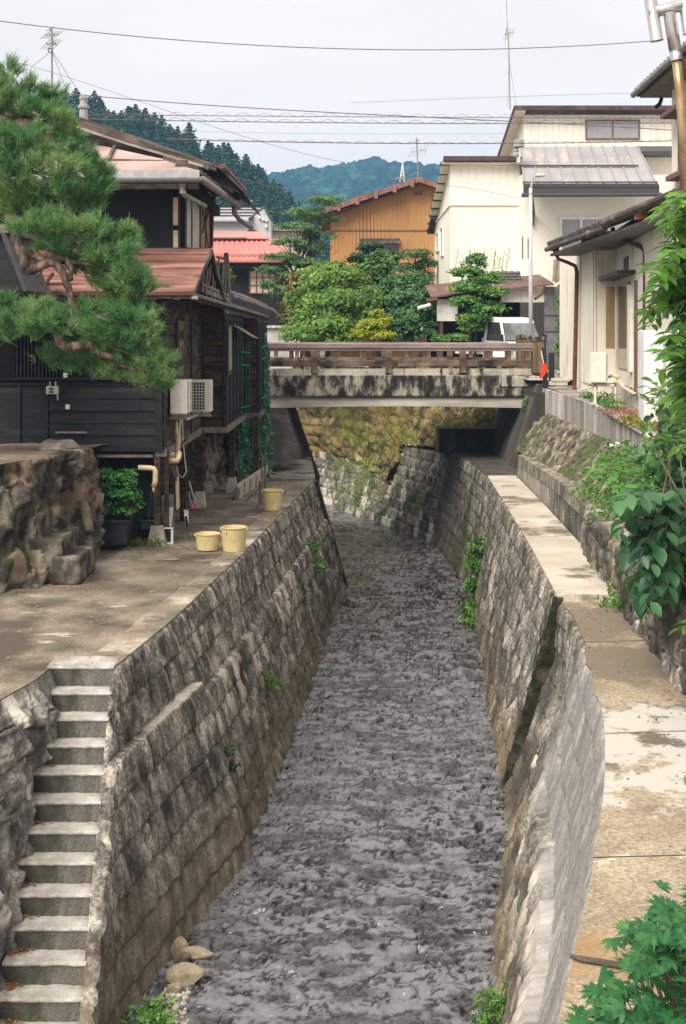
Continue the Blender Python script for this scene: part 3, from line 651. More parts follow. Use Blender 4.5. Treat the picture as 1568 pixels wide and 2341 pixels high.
m_white = flat('white_plastic', (.72,.7,.66), .4)
m_grey = flat('grey_metal', (.3,.3,.3), .45)
m_dark = flat('dark_metal', (.025,.025,.028), .5)
m_rust = mk('rusty_brown', [(.3, (.06,.025,.018)), (.6, (.14,.055,.035)), (.8, (.24,.1,.06))], scale=6, bump=.2, rough=.7)
m_copper = flat('copper_cap', (.42,.17,.07), .5)
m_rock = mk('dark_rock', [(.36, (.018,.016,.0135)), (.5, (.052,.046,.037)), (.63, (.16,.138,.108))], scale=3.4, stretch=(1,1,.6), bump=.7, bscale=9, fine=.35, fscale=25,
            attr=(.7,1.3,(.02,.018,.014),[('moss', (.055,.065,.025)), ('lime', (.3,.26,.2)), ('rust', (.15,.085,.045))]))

hs = thing('wooden_house', (-5.5, 27, 4.37), 'dark charred timber house on stilts at the left bank with rusty red lower roof', 'house')

def boards(mb, fc, u0, u1, z0, z1, h=.2, d=.03, seed=0, vert=0, jit=.012):
    rr = random.Random(seed); z = z0
    while z < z1-.01:
        zt = min(z1, z+h*rr.uniform(.93, 1.07)); u = u0
        while u < u1-.01:
            un = min(u1, u+rr.uniform(1.2, 2.6)) if not vert else u1
            a = rr.uniform(-jit, jit)*.5; dz = rr.uniform(-jit, jit)*.7
            # lap board: bottom stands out
            mb.hexa([fc.pt(u+.003,z+dz,d+a+.012), fc.pt(un-.003,z+dz,d+a+.012), fc.pt(un-.003,z+dz,-.02), fc.pt(u+.003,z+dz,-.02),
                     fc.pt(u+.003,zt+.012,d+a-.012), fc.pt(un-.003,zt+.012,d+a-.012), fc.pt(un-.003,zt+.012,-.02), fc.pt(u+.003,zt+.012,-.02)])
            u = un
        z = zt

# front wall, lower storey
FF = Face((-9.5,21.9), (-3.03,21.9)); FL = FF.L
uf = lambda x: (x-CX)*21.9/F+9.5
zf = lambda y: PZ(y, 21.9)
mb = MB(); mb.box(-9.5, 21.93, zf(1029), -3.05, 22.1, zf(672)); mb.build('front_wall', m_black2, hs)
mb = MB(); boards(mb, FF, uf(112), FL, zf(1022), zf(872), .205, .03, 1); mb.build('front_boards', m_black, hs)
mb = MB()
FF.box(mb, uf(-200), zf(1022), uf(110), zf(872), 0, .02)
for x in (-60, 45, 108): FF.box(mb, uf(x-3), zf(1024), uf(x+3), zf(868), .02, .05)
for y in (1024, 880, 868): FF.box(mb, uf(-200), zf(y), uf(112), zf(y-6), .02, .055)
mb.build('wall_panel', m_black, hs)
mb = MB()
x = -60.0
while x < 362:
    FF.box(mb, uf(x), zf(866), uf(x+3.4), zf(742), .03, .075); x += 8.3
FF.box(mb, uf(-60), zf(868), uf(362), zf(863), .0, .1); FF.box(mb, uf(-60), zf(745), uf(362), zf(739), .0, .1)
mb.build('lattice', m_black, hs)
mb = MB(); FF.box(mb, uf(-60), zf(738), uf(366), zf(690), 0, .02)
mb.build('plaster_strip', flat('grey_plaster', (.13,.115,.1), .9, var=.3), hs)
mb = MB()
for x in (132, 312, 366): FF.box(mb, uf(x-7 if x < 366 else x-4), zf(742), uf(x+7 if x < 366 else x+1), zf(680), .02, .07)
FF.box(mb, uf(-60), zf(688), uf(368), zf(676), .02, .09)
FF.box(mb, FL-.1, zf(1029), FL+.02, zf(676), -.02, .04)
mb.build('wall_post', m_black, hs)
mb = MB(); FF.box(mb, uf(195), zf(1031), FL+.05, zf(1022), -.05, .11); mb.build('floor_sill', m_black, hs)
mb = MB(); mb.bar(FF.pt(uf(128), zf(988), .05), FF.pt(uf(200), zf(988), .05), .03, .03); mb.bar(FF.pt(uf(200), zf(1042), .02), FF.pt(uf(350), zf(1042), .02), .04, .05)
mb.build('rail', m_gutter, hs)
for x, y in ((152, 857), (157, 929)):
    mb = MB(); FF.pbox(mb, x-4.5, y-5, x+4.5, y+6, .03, .12); mb.build('vent_cap', m_white, hs, bevel=.01)
mb = MB(); FF.pbox(mb, 110, 882, 137, 900, .06, .16)
mb.mi = 1; FF.pbox(mb, 117, 886, 127, 890, .16, .17); FF.pbox(mb, 117, 893, 127, 897, .16, .17)
mb.mi = 0
for x in (117, 130): mb.tube([FF.pt(uf(x), zf(882), .1), FF.pt(uf(x), zf(872), .1)], .012, 6)
mb.tube([FF.pt(uf(134), zf(900), .1), FF.pt(uf(135), zf(914), .1)], .014, 6)
tag(mb.build('meter_box', [flat('meter_grey', (.42,.4,.36), .5), m_dark], None), 'small pale utility meter box fixed low on the black boarded wall', 'meter')

# side walls facing the stream
zs = 4.37
S1 = Face((-3.03,21.9), (-2.95,27.2)); S2 = Face((-2.95,27.2), (-2.475,27.2)); S3 = Face((-2.475,27.2), (-2.42,32.0)); S4 = Face((-2.42,32.0), (-2.1,32.0)); S5 = Face((-2.1,32.0), (-2.12,35.6))
mb = MB()
for s, zt in ((S1, 6.95), (S2, 6.9), (S3, 6.75), (S4, 6.7), (S5, 6.7)): s.box(mb, 0, zs, s.L, zt, -.15, .0)
mb.build('side_wall', m_black2, hs)
for i, (s, zt, h) in enumerate(((S1, 6.9, .215), (S2, 6.85, .215), (S3, 6.7, .24), (S4, 6.65, .24), (S5, 6.65, .24))):
    mb = MB(); boards(mb, s, .02, s.L-.01, zs+.02, zt, h, .025, 20+i, jit=.02); mb.build('side_boards', m_brown if i in (0, 1, 3) else m_black, hs)
# vertical battens and corner posts
for s, us in ((S1, (.0, 1.6, 3.4, 5.25)), (S2, (.0, .45)), (S3, (.0, .8, 1.6, 2.4, 3.2, 4.0, 4.75)), (S5, (0, .9, 1.8, 2.7, 3.5))):
    for u in us: mb = MB(); s.box(mb, u, zs, u+.05, 6.6, .04, .065); mb.build('batten', m_black, hs)
mb = MB()
for s in (S1, S2, S3, S4, S5): s.box(mb, -.06, zs-.1, s.L+.06, zs+.02, -.1, .09)
mb.build('sill_beam', m_greywood, hs)
# windows on the side
mb = MB(); S1.box(mb, 1.4, 5.2, 2.6, 6.55, .03, .08); w1 = mb.build('window', m_dark, hs)
mb = MB(); S1.box(mb, 1.5, 5.3, 2.5, 6.45, .08, .09); mb.build('pane', m_glass, w1)
mb = MB(); S2.box(mb, -.02, 5.85, .1, 6.5, .03, .06); S3.box(mb, .2, 5.45, .95, 6.5, .03, .08); w2 = mb.build('window', m_dark, hs)
mb = MB(); S3.box(mb, .28, 5.55, .5, 6.45, .08, .09); S3.box(mb, .58, 5.55, .88, 6.45, .08, .09); mb.build('pane', m_pane, w2)
mb = MB(); mb.prism([S3.pt(1.0,6.5,.1), S3.pt(2.9,6.45,.1), S3.pt(2.9,6.2,.5), S3.pt(1.0,6.25,.5)], (0,0,.02)); mb.build('awning', flat('grey_sheet', (.22,.21,.19), .7, var=.3), hs)
# side eave roof over the side wall
mb = MB()
e0, e1 = Vector((-2.44,21.6,6.93)), Vector((-1.97,34.8,6.75)); t0, t1 = Vector((-3.05,21.6,7.16)), Vector((-2.6,34.8,7.0))
mb.prism([e0, e1, t1, t0], (0,0,.035)); mb.build('side_eave', m_greywood, hs)
n = 20
for i in range(n+1):
    t = i/n; a = e0.lerp(e1, t); b = t0.lerp(t1, t); mb = MB(); mb.bar(a+Vector((0,0,-.05)), b+Vector((0,0,-.04)), .05, .07); mb.build('rafter', m_ridge, hs)
mb = MB(); mb.tube([P(520,686,30.6)+Vector((.1,0,.1)), P(565,700,32.5)+Vector((.1,0,.1)), P(622,708,35.0), P(636,722,35.2)], .045, 8); mb.build('eave_pipe', m_gutter, hs)
mb = MB(); a, b = P(505,664,29.5), P(612,700,35.3); mb.prism([a, b, b+Vector((-.6,0,.25)), a+Vector((-.6,0,.25))], (0,0,.04)); mb.build('back_eave', m_greywood, hs)

# lower red roof with folded courses
er, tr_ = -2.44, -2.44
def roofcourses(p_eave0, p_eave1, p_top0, p_top1, n, mat, parent, name='roof', lip=.02):
    mb = MB(); a0, a1, b0, b1 = map(Vector, (p_eave0, p_eave1, p_top0, p_top1)); nn = (a1-a0).cross(b0-a0).normalized()
    if nn.z < 0: nn = -nn
    for i in range(n):
        t, u = i/n, (i+1)/n+.012
        m = 16
        for k in range(m):
            s0, s1 = k/m, (k+1)/m
            w0 = .01*math.sin(k*1.7+i*2.3); w1 = .01*math.sin((k+1)*1.7+i*2.3)
            q = [a0.lerp(a1, s0).lerp(b0.lerp(b1, s0), t), a0.lerp(a1, s1).lerp(b0.lerp(b1, s1), t), a0.lerp(a1, s1).lerp(b0.lerp(b1, s1), u), a0.lerp(a1, s0).lerp(b0.lerp(b1, s0), u)]
            mb.hexa([q[0]-nn*.03, q[1]-nn*.03, q[2]-nn*.05, q[3]-nn*.05, q[0]+nn*(lip+w0), q[1]+nn*(lip+w1), q[2]+nn*(-.004+w1), q[3]+nn*(-.004+w0)])
    return mb.build(name, mat, parent)
ze, zt = PZ(671,21.25), PZ(568,24.5)
roofcourses((-9.5,21.25,ze), (-2.43,21.25,ze), (-9.5,24.5,zt), (-2.45,24.5,zt), 6, m_redroof, hs, 'lower_roof', .028)
mb = MB()
mb.prism([(-3.6,24.5,zt+.01),(-2.45,24.5,zt+.01),(-2.45,27.3,zt-.85),(-3.6,27.3,zt-.85)], (0,0,-.05)); mb.build('lower_roof_back', m_ridge, hs)
for x in (85, 132, 172, 215, 262, 317, 345, 398, 440):
    mb = MB(); mb.box(PX(x,21.4)-.035, 21.3, PZ(683,21.4), PX(x,21.4)+.035, 21.9, PZ(676,21.4)); mb.build('rafter_end', m_white, hs)
mb = MB(); mb.box(-9.5, 21.3, ze-.08, -2.46, 21.36, ze-.03); mb.bar((-2.46,21.3,ze-.05), (-2.46,24.5,zt-.05), .05, .1); mb.bar((-2.46,24.5,zt-.05), (-2.46,27.2,zt-.88), .05, .1); mb.build('verge_board', m_ridge, hs)
# gable end of lower roof: dark boards and weathered poles
mb = MB(); mb.prism([(-3.0,21.95,ze-.1),(-3.0,24.5,zt-.12),(-3.0,27.2,zt-.9),(-3.0,27.2,6.9)], (.03,0,0)); mb.build('gable_wall', m_black, hs)
rk = thing('pole_rack', (-2.25,25.5,6.9), 'row of weathered grey poles standing against the lower gable of the black house', 'pole rack')
rr = random.Random(5)
for i in range(9):
    x0 = 463+i*7.2; Y = 24.2+i*.45; mb = MB()
    mb.tube([P(x0+rr.uniform(-3,3)-2, 668+i*4, Y), P(x0+rr.uniform(-2,2), 640+i*2, Y), P(x0+rr.uniform(-2,3)+2, (628,612,600,618,596,590,603,586,582)[i], Y)], [.028,.024,.02], 7)
    mb.build('pole', m_greywood, rk)
mb = MB(); mb.tube([P(517,578,27.8), P(521,640,27.8), P(523,694,27.8)], .05, 8); mb.build('pole', m_greywood, rk)
mb = MB(); mb.bar(P(456,660,24.3), P(520,686,27.8), .07, .1); mb.bar(P(462,650,24.3), P(520,675,27.8), .05, .05); mb.bar(P(497,588,27.2), P(514,592,27.8), .05, .05); mb.build('rail', m_greywood, rk)

# upper storey
U1 = Face((-9.5,24.8), (-3.08,24.8)); US = Face((-3.08,24.8), (-3.08,31.0))
mb = MB(); mb.box(-9.5, 24.8, 6.9, -3.09, 31, PZ(400,24.8)+.25); mb.build('upper_wall', m_black2, hs)
z0, z1 = PZ(566,24.8), PZ(412,24.8)
mb = MB()
for x0, x1, ya, yb in ((396,408,566,527),(396,408,515,452)): U1.pbox(mb, x0, ya, x1, yb, 0, .03)
mb.build('plaster_panel', m_cream, hs)
mb = MB(); U1.pbox(mb, 408, 568, 413, 412, .0, .06); U1.pbox(mb, 392, 568, 396, 412, 0, .05); U1.pbox(mb, 200, 420, 413, 412, 0, .08); mb.build('post', m_black, hs)
def usx(x): return -3.08*F/(x-CX)-24.8
mb = MB(); US.box(mb, usx(415), 7.95, usx(452), 9.0, 0, .07); w3 = mb.build('window', m_black, hs)
mb = MB()
US.box(mb, usx(418), 8.0, usx(427), 8.95, .07, .08); US.box(mb, usx(431), 8.0, usx(446), 8.95, .07, .085); mb.build('pane', m_pane, w3)
mb = MB(); US.box(mb, usx(415), 7.86, usx(452), 7.94, .0, .16); US.box(mb, usx(415), 7.6, usx(452), 7.85, 0, .02); mb.build('sill', m_greywood, w3)
mb = MB(); US.box(mb, usx(456), 7.9, usx(475), 9.15, 0, .04); mb.build('board_panel', m_orange, hs)
mb = MB(); mb.bar(US.pt(usx(457),9.0,.06), US.pt(usx(474),8.1,.06), .02, .03); mb.bar(US.pt(usx(457),8.5,.06), US.pt(usx(472),9.1,.06), .02, .03); mb.tube([US.pt(usx(465),7.9,.05), US.pt(usx(465),9.1,.05)], .018, 6); mb.build('brace', m_dark, hs)
mb = MB(); mb.tube([P(492,440,29.5), P(485,462,30), P(482,566,30)], .05, 8); mb.build('downpipe', m_rust, hs)

# skirt roof of the upper storey
zk = PZ(389,23.9)
mb = MB()
A = Vector((-9.5,23.9,zk)); B = Vector((PX(456,23.9),23.9,zk)); C = P(375,364,24.76); D = P(195,325,26.4); E = Vector((-9.5,26.4,D.z+.0))
mb.prism([A, B, C, D, E], (0,0,-.05)); mb.build('skirt_roof', m_pinkroof, hs)
mb = MB(); mb.box(-9.5, 23.86, zk-.16, B.x, 23.92, zk+.0); mb.build('fascia', flat('pale_fascia', (.36,.35,.36), .4, var=.2), hs)
mb = MB(); mb.box(-9.5, 23.92, zk-.34, B.x-.02, 23.98, zk-.14); mb.bar(C+Vector((0,0,.03)), B+Vector((0,0,.03)), .06, .06); mb.bar(P(262,340,25.8)+Vector((0,-.02,.05)), P(248,372,24.6)+Vector((0,-.02,.06)), .05, .05)
mb.bar(P(240,371,24.7)+Vector((0,0,.04)), P(430,370,24.7)+Vector((0,0,.0)), .05, .05)
mb.build('roof_batten', m_ridge, hs)
mb = MB(); mb.tube([(-9.5,23.8,PZ(417,23.8)), P(466,413,23.8)], .055, 10); mb.build('gutter', m_dgutter, hs)
mb = MB()
e2 = Vector((-2.28,29.0,zk)); mb.prism([B, e2, Vector((-3.15,29.0,zk+.35)), C], (0,0,-.05)); mb.build('side_roof', m_ridge, hs)
mb = MB(); mb.tube([P(463,411,23.85), P(547,471,28.7)], .07, 10); mb.build('gutter', m_gutter, hs)
mb = MB(); mb.lathe(P(416,440,23.9), [(.045,-.02),(.05,.08),(.1,.2),(.1,.27)], 12); mb.tube([P(418,438,23.9), P(422,446,24.0), P(468,471,25.6)], .05, 10); mb.build('downpipe', m_gutter, hs)
mb = MB(); mb.tube([P(543,463,28.6), P(537,474,28.6), P(536,488,28.6), P(547,502,28.6), P(577,522,28.7)], [.1,.08,.055,.05,.05], 10); mb.lathe(P(577,524,28.7), [(.02,.06),(.05,.0),(.13,-.04)], 10); mb.build('downpipe', m_gutter, hs)
mb = MB(); mb.tube([P(532,441,29), P(575,464,29)], .055, 10); mb.build('drain_tube', m_gutter, hs)
# main gable roof
Y0 = 26.4
def rk_(pts, dY, th, name, mat, dy0=0):
    mb = MB(); q = [P(x, y, Y0)+Vector((0,dy0,0)) for x, y in pts]
    mb.prism(q+[p+Vector((0,0,-th)) for p in reversed(q)], (0,dY,0)); return mb.build(name, mat, hs)
rk_([(-60,166),(150,256),(330,318),(500,378),(555,432)], 5.6, .05, 'main_roof', m_ridge)
rk_([(-60,172),(150,262),(330,324),(495,384)], .12, .07, 'rake_board', m_ridge, -.06)
rk_([(60,254),(150,284),(300,334),(470,384)], .2, .05, 'rake_trim', mk('pale_rake', [(.3,(.12,.1,.09)),(.6,(.36,.3,.28)),(.8,(.5,.43,.4))], scale=5, stretch=(.4,1,1)), -.5)
rk_([(60,240),(150,272),(300,322),(480,384)], .2, .08, 'rake_trim', m_ridge, -.3)
mb = MB(); mb.prism([P(-60,176,Y0+.05), P(150,262,Y0+.05), P(500,384,Y0+.05), P(455,390,Y0+.05), P(-60,390,Y0+.05)], (0,.1,0)); mb.build('gable_infill', m_ridge, hs)
mb = MB()
for i in range(13):
    t = i/12; p = P(508+t*47, 381+t*52, Y0-.05+t*1.8); mb.tube([p+Vector((0,-.09,0)), p+Vector((0,.12,.02))], .055, 8)
mb.build('verge_tile', m_redroof, hs)
for i in range(9):
    t = i/8; mb = MB(); mb.bar(P(463+t*70, 392+t*62, 24.2+t*4), P(463+t*70, 392+t*62, 24.2+t*4)+Vector((-.5,0,.12)), .05, .06); mb.build('rafter_tail', m_ridge, hs)
mb = MB(); mb.lathe(P(191,250,27.5), [(.09,-.4),(.09,.0),(.12,.02),(.12,.08),(.08,.1),(.08,.2),(.1,.21),(.1,.25),(.07,.26),(.07,.3),(0,.3)], 12); mb.build('roof_vent', flat('concrete_vent', (.35,.35,.35), .8), hs)
mb = MB(); mb.box(-9.5,24.6,zk-.2,-2.9,31,zk+.0); mb.build('soffit', m_black2, hs)

# floor and stilts
mb = MB(); mb.box(-9.5,21.95,zs-.12,-3.1,35,zs); mb.box(-3.1,27.2,zs-.12,-2.5,35,zs); mb.build('floor', m_black2, hs)
zg = ZP
for (xa, xb, Y, yt, yb, foot) in ((352,366,21.85,1034,1218,1), (411,425,24.6,1040,1166,0), (446,464,26.6,1000,1130,1), (523,536,29.2,980,1120,1), (579,590,31.2,970,1080,0), (375,384,21.95,1034,1230,0)):
    mb = MB(); x0, x1 = PX(xa,Y), PX(xb,Y); mb.box(x0, Y, zg, x1, Y+.14, zs); mb.build('stilt', m_brown, hs)
    if foot: 
        mb = MB(); c = (x0+x1)/2; w_ = .16 if Y < 22 else .13; hh = .32
        mb.hexa([(c-w_,Y-.12,zg),(c+w_,Y-.12,zg),(c+w_,Y+.28,zg),(c-w_,Y+.28,zg),(c-w_*.6,Y-.05,zg+hh),(c+w_*.6,Y-.05,zg+hh),(c+w_*.6,Y+.2,zg+hh),(c-w_*.6,Y+.2,zg+hh)])
        mb.build('footing', m_concl if Y > 22 else m_conc, hs)
mb = MB(); mb.box(PX(200,22.3),22.3,zg,PX(350,22.3),22.36,zs-.1); mb.build('under_panel', m_black2, hs)
# lean-to shed at the far left edge
sh = thing('shed', (-5.2,19.2,4.6), 'black shed gable with steep grey-edged roof at the left edge behind the pine', 'shed')
mb = MB(); mb.prism([P(-160,870,19.4), P(-12,870,19.4), P(-8,674,19.4), P(56,664,19.4), P(12,535,19.4), P(-160,500,19.4)], (0,1.2,0)); mb.build('wall', m_black, sh)
mb = MB(); mb.prism([P(0,532,19.3), P(12,532,19.3), P(62,664,19.3), P(54,668,19.3)], (0,1.5,0)); mb.build('verge_board', m_dgutter, sh)
mb = MB(); mb.prism([P(-150,512,19.3), P(22,512,19.3), P(26,520,19.3), P(26,532,19.3), P(-150,532,19.3)], (0,1.6,0)); mb.build('roof_edge', flat('slate_grey', (.12,.12,.12), .6), sh)

# rock bank and stone steps on the left of the platform ----------------
def dispK(U, X, Y, Z):
    f1, dd, r = voro(U/.36+.9*fbm(U*1.5, Z*1.5, 5), Z/.75+.7*fbm(U*1.2, Z*2, 6), 41)
    j = 1-sst(.01, .09, dd); ix = np.floor(r*997)
    D = sst(0, .04, dd)*.025+(r-.5)*.2+(fbm(U*1.3, Z*1.0, 12, 4)-.5)*.3-np.abs(fbm(U*4.6, Z*1.6, 18, 5)-.5)*.6+np.floor(fbm(U*1.7, Z*2.6, 44, 3)*9)/9*.4+(fbm(U*12, Z*9, 19, 4)-.5)*.1
    return D, dict(tone=r, joint=j*.6, moss=sst(.6, .72, fbm(U*1.4, Z*1.4, 6))*.5, lime=sst(.58, .7, fbm(U*2, Z*1.4, 23, 4))*.7, rust=sst(.62, .72, fbm(U*2.2, Z*1.6, 26, 4))*.5)
gtop = PZ(1045,20.5)
rb = surf('rock_bank', [(-7.5,16.8,4.45),(-5.2,18.1,4.42),(-4.6,19.2,4.46),(-4.42,20.0,4.5),(-4.33,20.9,4.5),(-4.25,21.8,4.35),(-4.4,23.4,4.3)], [(-7.3,15.9,ZP-.05),(-4.75,17.2,ZP-.05),(-4.3,18.3,ZP-.05),(-4.12,19.4,ZP-.05),(-4.08,20.6,ZP-.05),(-4.1,21.7,ZP-.05),(-4.3,23.2,ZP-.05)], .035, .035, dispK, m_rock, None, hint=(.5,-1,.3))
tag(rb, 'dark rugged rock bank carrying the yard left of the paved platform', 'rock')
mb = MB(); n = 30
gx = np.linspace(-9.5,-3.9,60); gy = np.linspace(16.2,22.1,50); GX, GY = np.meshgrid(gx, gy, indexing='ij')
front = np.interp(GX, [-9.5,-7.5,-5.2,-4.6,-4.3,-4.18,-4.0], [16.8,16.8,18.1,19.2,20.4,21.2,21.9])
GY2 = front-.08+(GY-16.2)/5.9*(22.2-front); GZ = 4.46+.06*fbm(GX*2, GY2*2, 3)+.03*fbm(GX*8, GY2*8, 4)-.03
V = np.stack([GX, GY2, GZ], -1).reshape(-1,3); i_ = np.arange(3000).reshape(60,50)
Fc = np.stack([i_[:-1,:-1], i_[1:,:-1], i_[1:,1:], i_[:-1,1:]], -1).reshape(-1,4)
tag(link_mesh('upper_yard', V, Fc, mk('packed_earth', [(.3,(.1,.08,.06)),(.6,(.2,.165,.125)),(.8,(.3,.26,.2))], scale=2, bump=.5, fine=.4), None, None, True), kind='structure')
def rockmesh(c, r, seed, sub=4, amp=.28, flat_top=None):
    bm = bmesh.new(); bmesh.ops.create_icosphere(bm, subdivisions=sub, radius=1)
    co = np.array([v.co[:] for v in bm.verts]); rs = np.random.RandomState(seed)
    for _ in range(11):   # chop with planes for a hewn look
        n = rs.normal(size=3); n /= np.linalg.norm(n); dd = rs.uniform(.62,.9); pr = co @ n; m_ = pr > dd; co[m_] -= np.outer(pr[m_]-dd, n)
    co *= (1+amp*(fbm(co[:,0]*1.7+seed, co[:,1]*1.7+co[:,2]*1.3, seed, 4)-.5))[:, None]
    V = co*np.array(r)+np.array(c); Fc = [tuple(v.index for v in f.verts) for f in bm.faces]; bm.free(); return V, Fc
def rock(name, c, r, seed, mat, parent=None, label=None, cat=None, group=None, amp=.28):
    V, Fc = rockmesh(c, r, seed, 4, amp); o = link_mesh(name, V, Fc, mat, parent, None, True)
    if label: tag(o, label, cat, group)
    return o
m_rock2 = mk('plain_rock', [(.3, (.05,.043,.034)), (.5, (.12,.1,.075)), (.7, (.26,.22,.16))], scale=3, bump=.6, bscale=12, fine=.35, spots=[((.06,.07,.03), 2, .58, .7, (1,1,1), 3)])
p = G(8,1355,3.5); rock('boulder', (p.x-.1,p.y+.4,ZP+.2), (.35,.35,.42), 3, mk('ochre_rock', [(.3,(.08,.06,.038)),(.7,(.22,.17,.11))], scale=3, bump=.5), None, 'ochre boulder at the foot of the rock bank by the left edge', 'boulder')
p = G(60,1325,3.5); rock('boulder', (p.x,p.y+.35,ZP+.15), (.22,.25,.28), 9, m_rock2, None, 'small rounded boulder between the ochre boulder and the stone steps', 'boulder')
# three rough steps
def roughbox(x0, y0, z0, x1, y1, z1, mat, name, parent, seed=0, j=.03):
    bm = bmesh.new(); bmesh.ops.create_cube(bm, size=1); bmesh.ops.subdivide_edges(bm, edges=bm.edges[:], cuts=7, use_grid_fill=True)
    co = np.array([v.co[:] for v in bm.verts]); s = np.array([x1-x0,y1-y0,z1-z0]); V = co*s+np.array([(x0+x1)/2,(y0+y1)/2,(z0+z1)/2])
    nrm = co/np.linalg.norm(co, axis=1, keepdims=True)
    k = (fbm(V[:,0]*4+V[:,2]*3+seed, V[:,1]*4+V[:,2]*2, seed, 4)-.5)*2*j; V = V+nrm*k[:, None]
    Fc = [tuple(v.index for v in f.verts) for f in bm.faces]; bm.free(); return link_mesh(name, V, Fc, mat, parent, None, True)
ss = thing('stone_steps', (-4.3,18.9,ZP), 'rough stone steps climbing the rock bank from the platform', 'steps')
m_sst = mk('step_stone', [(.36, (.03,.027,.021)), (.5, (.075,.066,.052)), (.64, (.21,.185,.15))], scale=4, bump=.6, bscale=14, fine=.35)
roughbox(PX(128,18.6), 18.35, ZP, PX(192,18.6), 19.4, PZ(1262,18.8), m_sst, 'step', ss, 1)
roughbox(PX(70,18.7), 18.45, ZP, PX(150,18.7), 19.6, PZ(1221,18.9), m_sst, 'step', ss, 2)
roughbox(PX(50,18.9), 18.6, ZP, PX(105,18.9), 19.8, PZ(1165,19.1), m_sst, 'step', ss, 3, .06)
cap = rock('cap_stone', P(131,1028,21.0), (.36,.3,.2), 21, mk('cap_stone_grey', [(.3,(.16,.14,.125)),(.7,(.36,.33,.3))], scale=4, bump=.4), None, 'grey saddle-shaped cap stone on the corner of the rock bank', 'stone', amp=.5)
mb = MB(); mb.tube([P(160,1035,20.6), P(170,1090,20.5), P(180,1130,20.4), P(196,1180,20.2), P(205,1215,20.0)], [.06,.1,.11,.09,.07], 8); tag(mb.build('root', m_rock2, None, True), 'pale twisted root running down the corner of the rock bank', 'root')
# dark rock under the house
def dispU(U, X, Y, Z):
    h, r, j = pat_rubble(U, Z*1.1, .5, .2, 51, 1.1); return h+(fbm(U*2,Z*2,3)-.5)*.3, dict(tone=r, joint=j*.5, moss=0*U, lime=sst(.58,.68,fbm(U*1.1,Z*1.1,9))*.8, rust=0*U)
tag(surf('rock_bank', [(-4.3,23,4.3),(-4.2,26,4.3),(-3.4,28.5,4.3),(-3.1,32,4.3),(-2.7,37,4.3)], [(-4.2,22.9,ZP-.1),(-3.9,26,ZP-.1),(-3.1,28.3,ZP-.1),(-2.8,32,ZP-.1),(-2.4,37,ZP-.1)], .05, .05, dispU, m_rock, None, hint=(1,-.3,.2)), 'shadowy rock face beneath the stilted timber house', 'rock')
# ================================================================== GROUND BEYOND, BRIDGE, FAR BANKS
ZD = CZ-1.2
m_road = mk('road_surface', [(.3, (.3,.28,.26)), (.7, (.46,.43,.4))], scale=1.2, bump=.2, fine=.2)
m_earth = mk('dry_earth', [(.3, (.1,.09,.06)), (.7, (.22,.19,.13))], scale=.3, bump=.3, fine=.3)
mb = MB()
mb.poly([(4.9,34.6,ZD),(60,34.6,ZD),(60,42.5,ZD),(5.0,42.5,ZD)])
mb.poly([(5.0,42.5,ZD),(60,42.5,ZD),(60,48,ZD),(1,51,ZD),(2.2,46.5,ZD)])
mb.poly([(-60,36,ZD),(-2.9,36,ZD),(-2.9,40.8,ZD),(-60,40.8,ZD)])
tag(mb.build('road', m_road), kind='structure')
mb = MB(); mb.poly([(60,48,ZD-.02),(1,51,ZD-.02),(-8,56,ZD-.02),(-40,60,ZD-.02),(-900,200,ZD-.02),(-900,1500,ZD-.02),(900,1500,ZD-.02),(900,48,ZD-.02)])
mb.poly([(60,20,ZD-.02),(900,20,ZD-.02),(900,48,ZD-.02),(60,48,ZD-.02)]); mb.poly([(-9.5,8,ZD-.02),(-9.5,36,ZD-.02),(-900,36,ZD-.02),(-900,8,ZD-.02)])
mb.poly([(-900,36,ZD-.02),(-60,36,ZD-.02),(-60,40.8,ZD-.02),(-9,44,ZD-.02),(-22,54,ZD-.02),(-900,190,ZD-.02)])
tag(mb.build('ground', m_earth), kind='structure')

m_bconc = mk('stained_bridge_concrete', [(.4, (.016,.015,.013)), (.5, (.07,.063,.054)), (.57, (.24,.215,.18)), (.66, (.36,.33,.28))], scale=5.5, detail=9, stretch=(1,1,.5), bump=.5, bscale=18, fine=.35, spots=[((.34,.3,.24), 1.8, .6, .68, (1,1,.4), 3)])
m_bcap = mk('bridge_kerb_concrete', [(.3, (.25,.225,.18)), (.5, (.42,.39,.33)), (.7, (.52,.49,.43))], scale=2, bump=.3, fine=.25, spots=[((.035,.03,.025), 4, .52, .6, (1,1,.3), 3), ((.09,.08,.065), 1.6, .56, .66, (1,1,.6), 9)])
m_bsof = mk('bridge_beam_concrete', [(.3, (.2,.185,.155)), (.6, (.36,.335,.29)), (.8, (.45,.42,.38))], scale=1.5, stretch=(.5,1,2), bump=.2, fine=.2)
m_rail = mk('bridge_rail_wood', [(.3, (.055,.036,.024)), (.5, (.12,.085,.06)), (.7, (.22,.17,.13))], scale=4, stretch=(.5,1,1), bump=.4, fine=.3, spots=[((.02,.018,.016), 2.2, .52, .62, (1,1,1), 4)])
m_railtop = mk('bridge_rail_cap', [(.3, (.16,.12,.115)), (.6, (.27,.215,.205)), (.8, (.36,.3,.28))], scale=4, stretch=(.3,1,1), bump=.3, fine=.15)
YB, YB2 = 36.0, 40.6
br = thing('bridge', (1.6, 38.3, 4.3), 'weathered concrete bridge with low brown timber-style railings crossing the stream', 'bridge')
X0, X1 = PX(606,YB), PX(1232,YB)
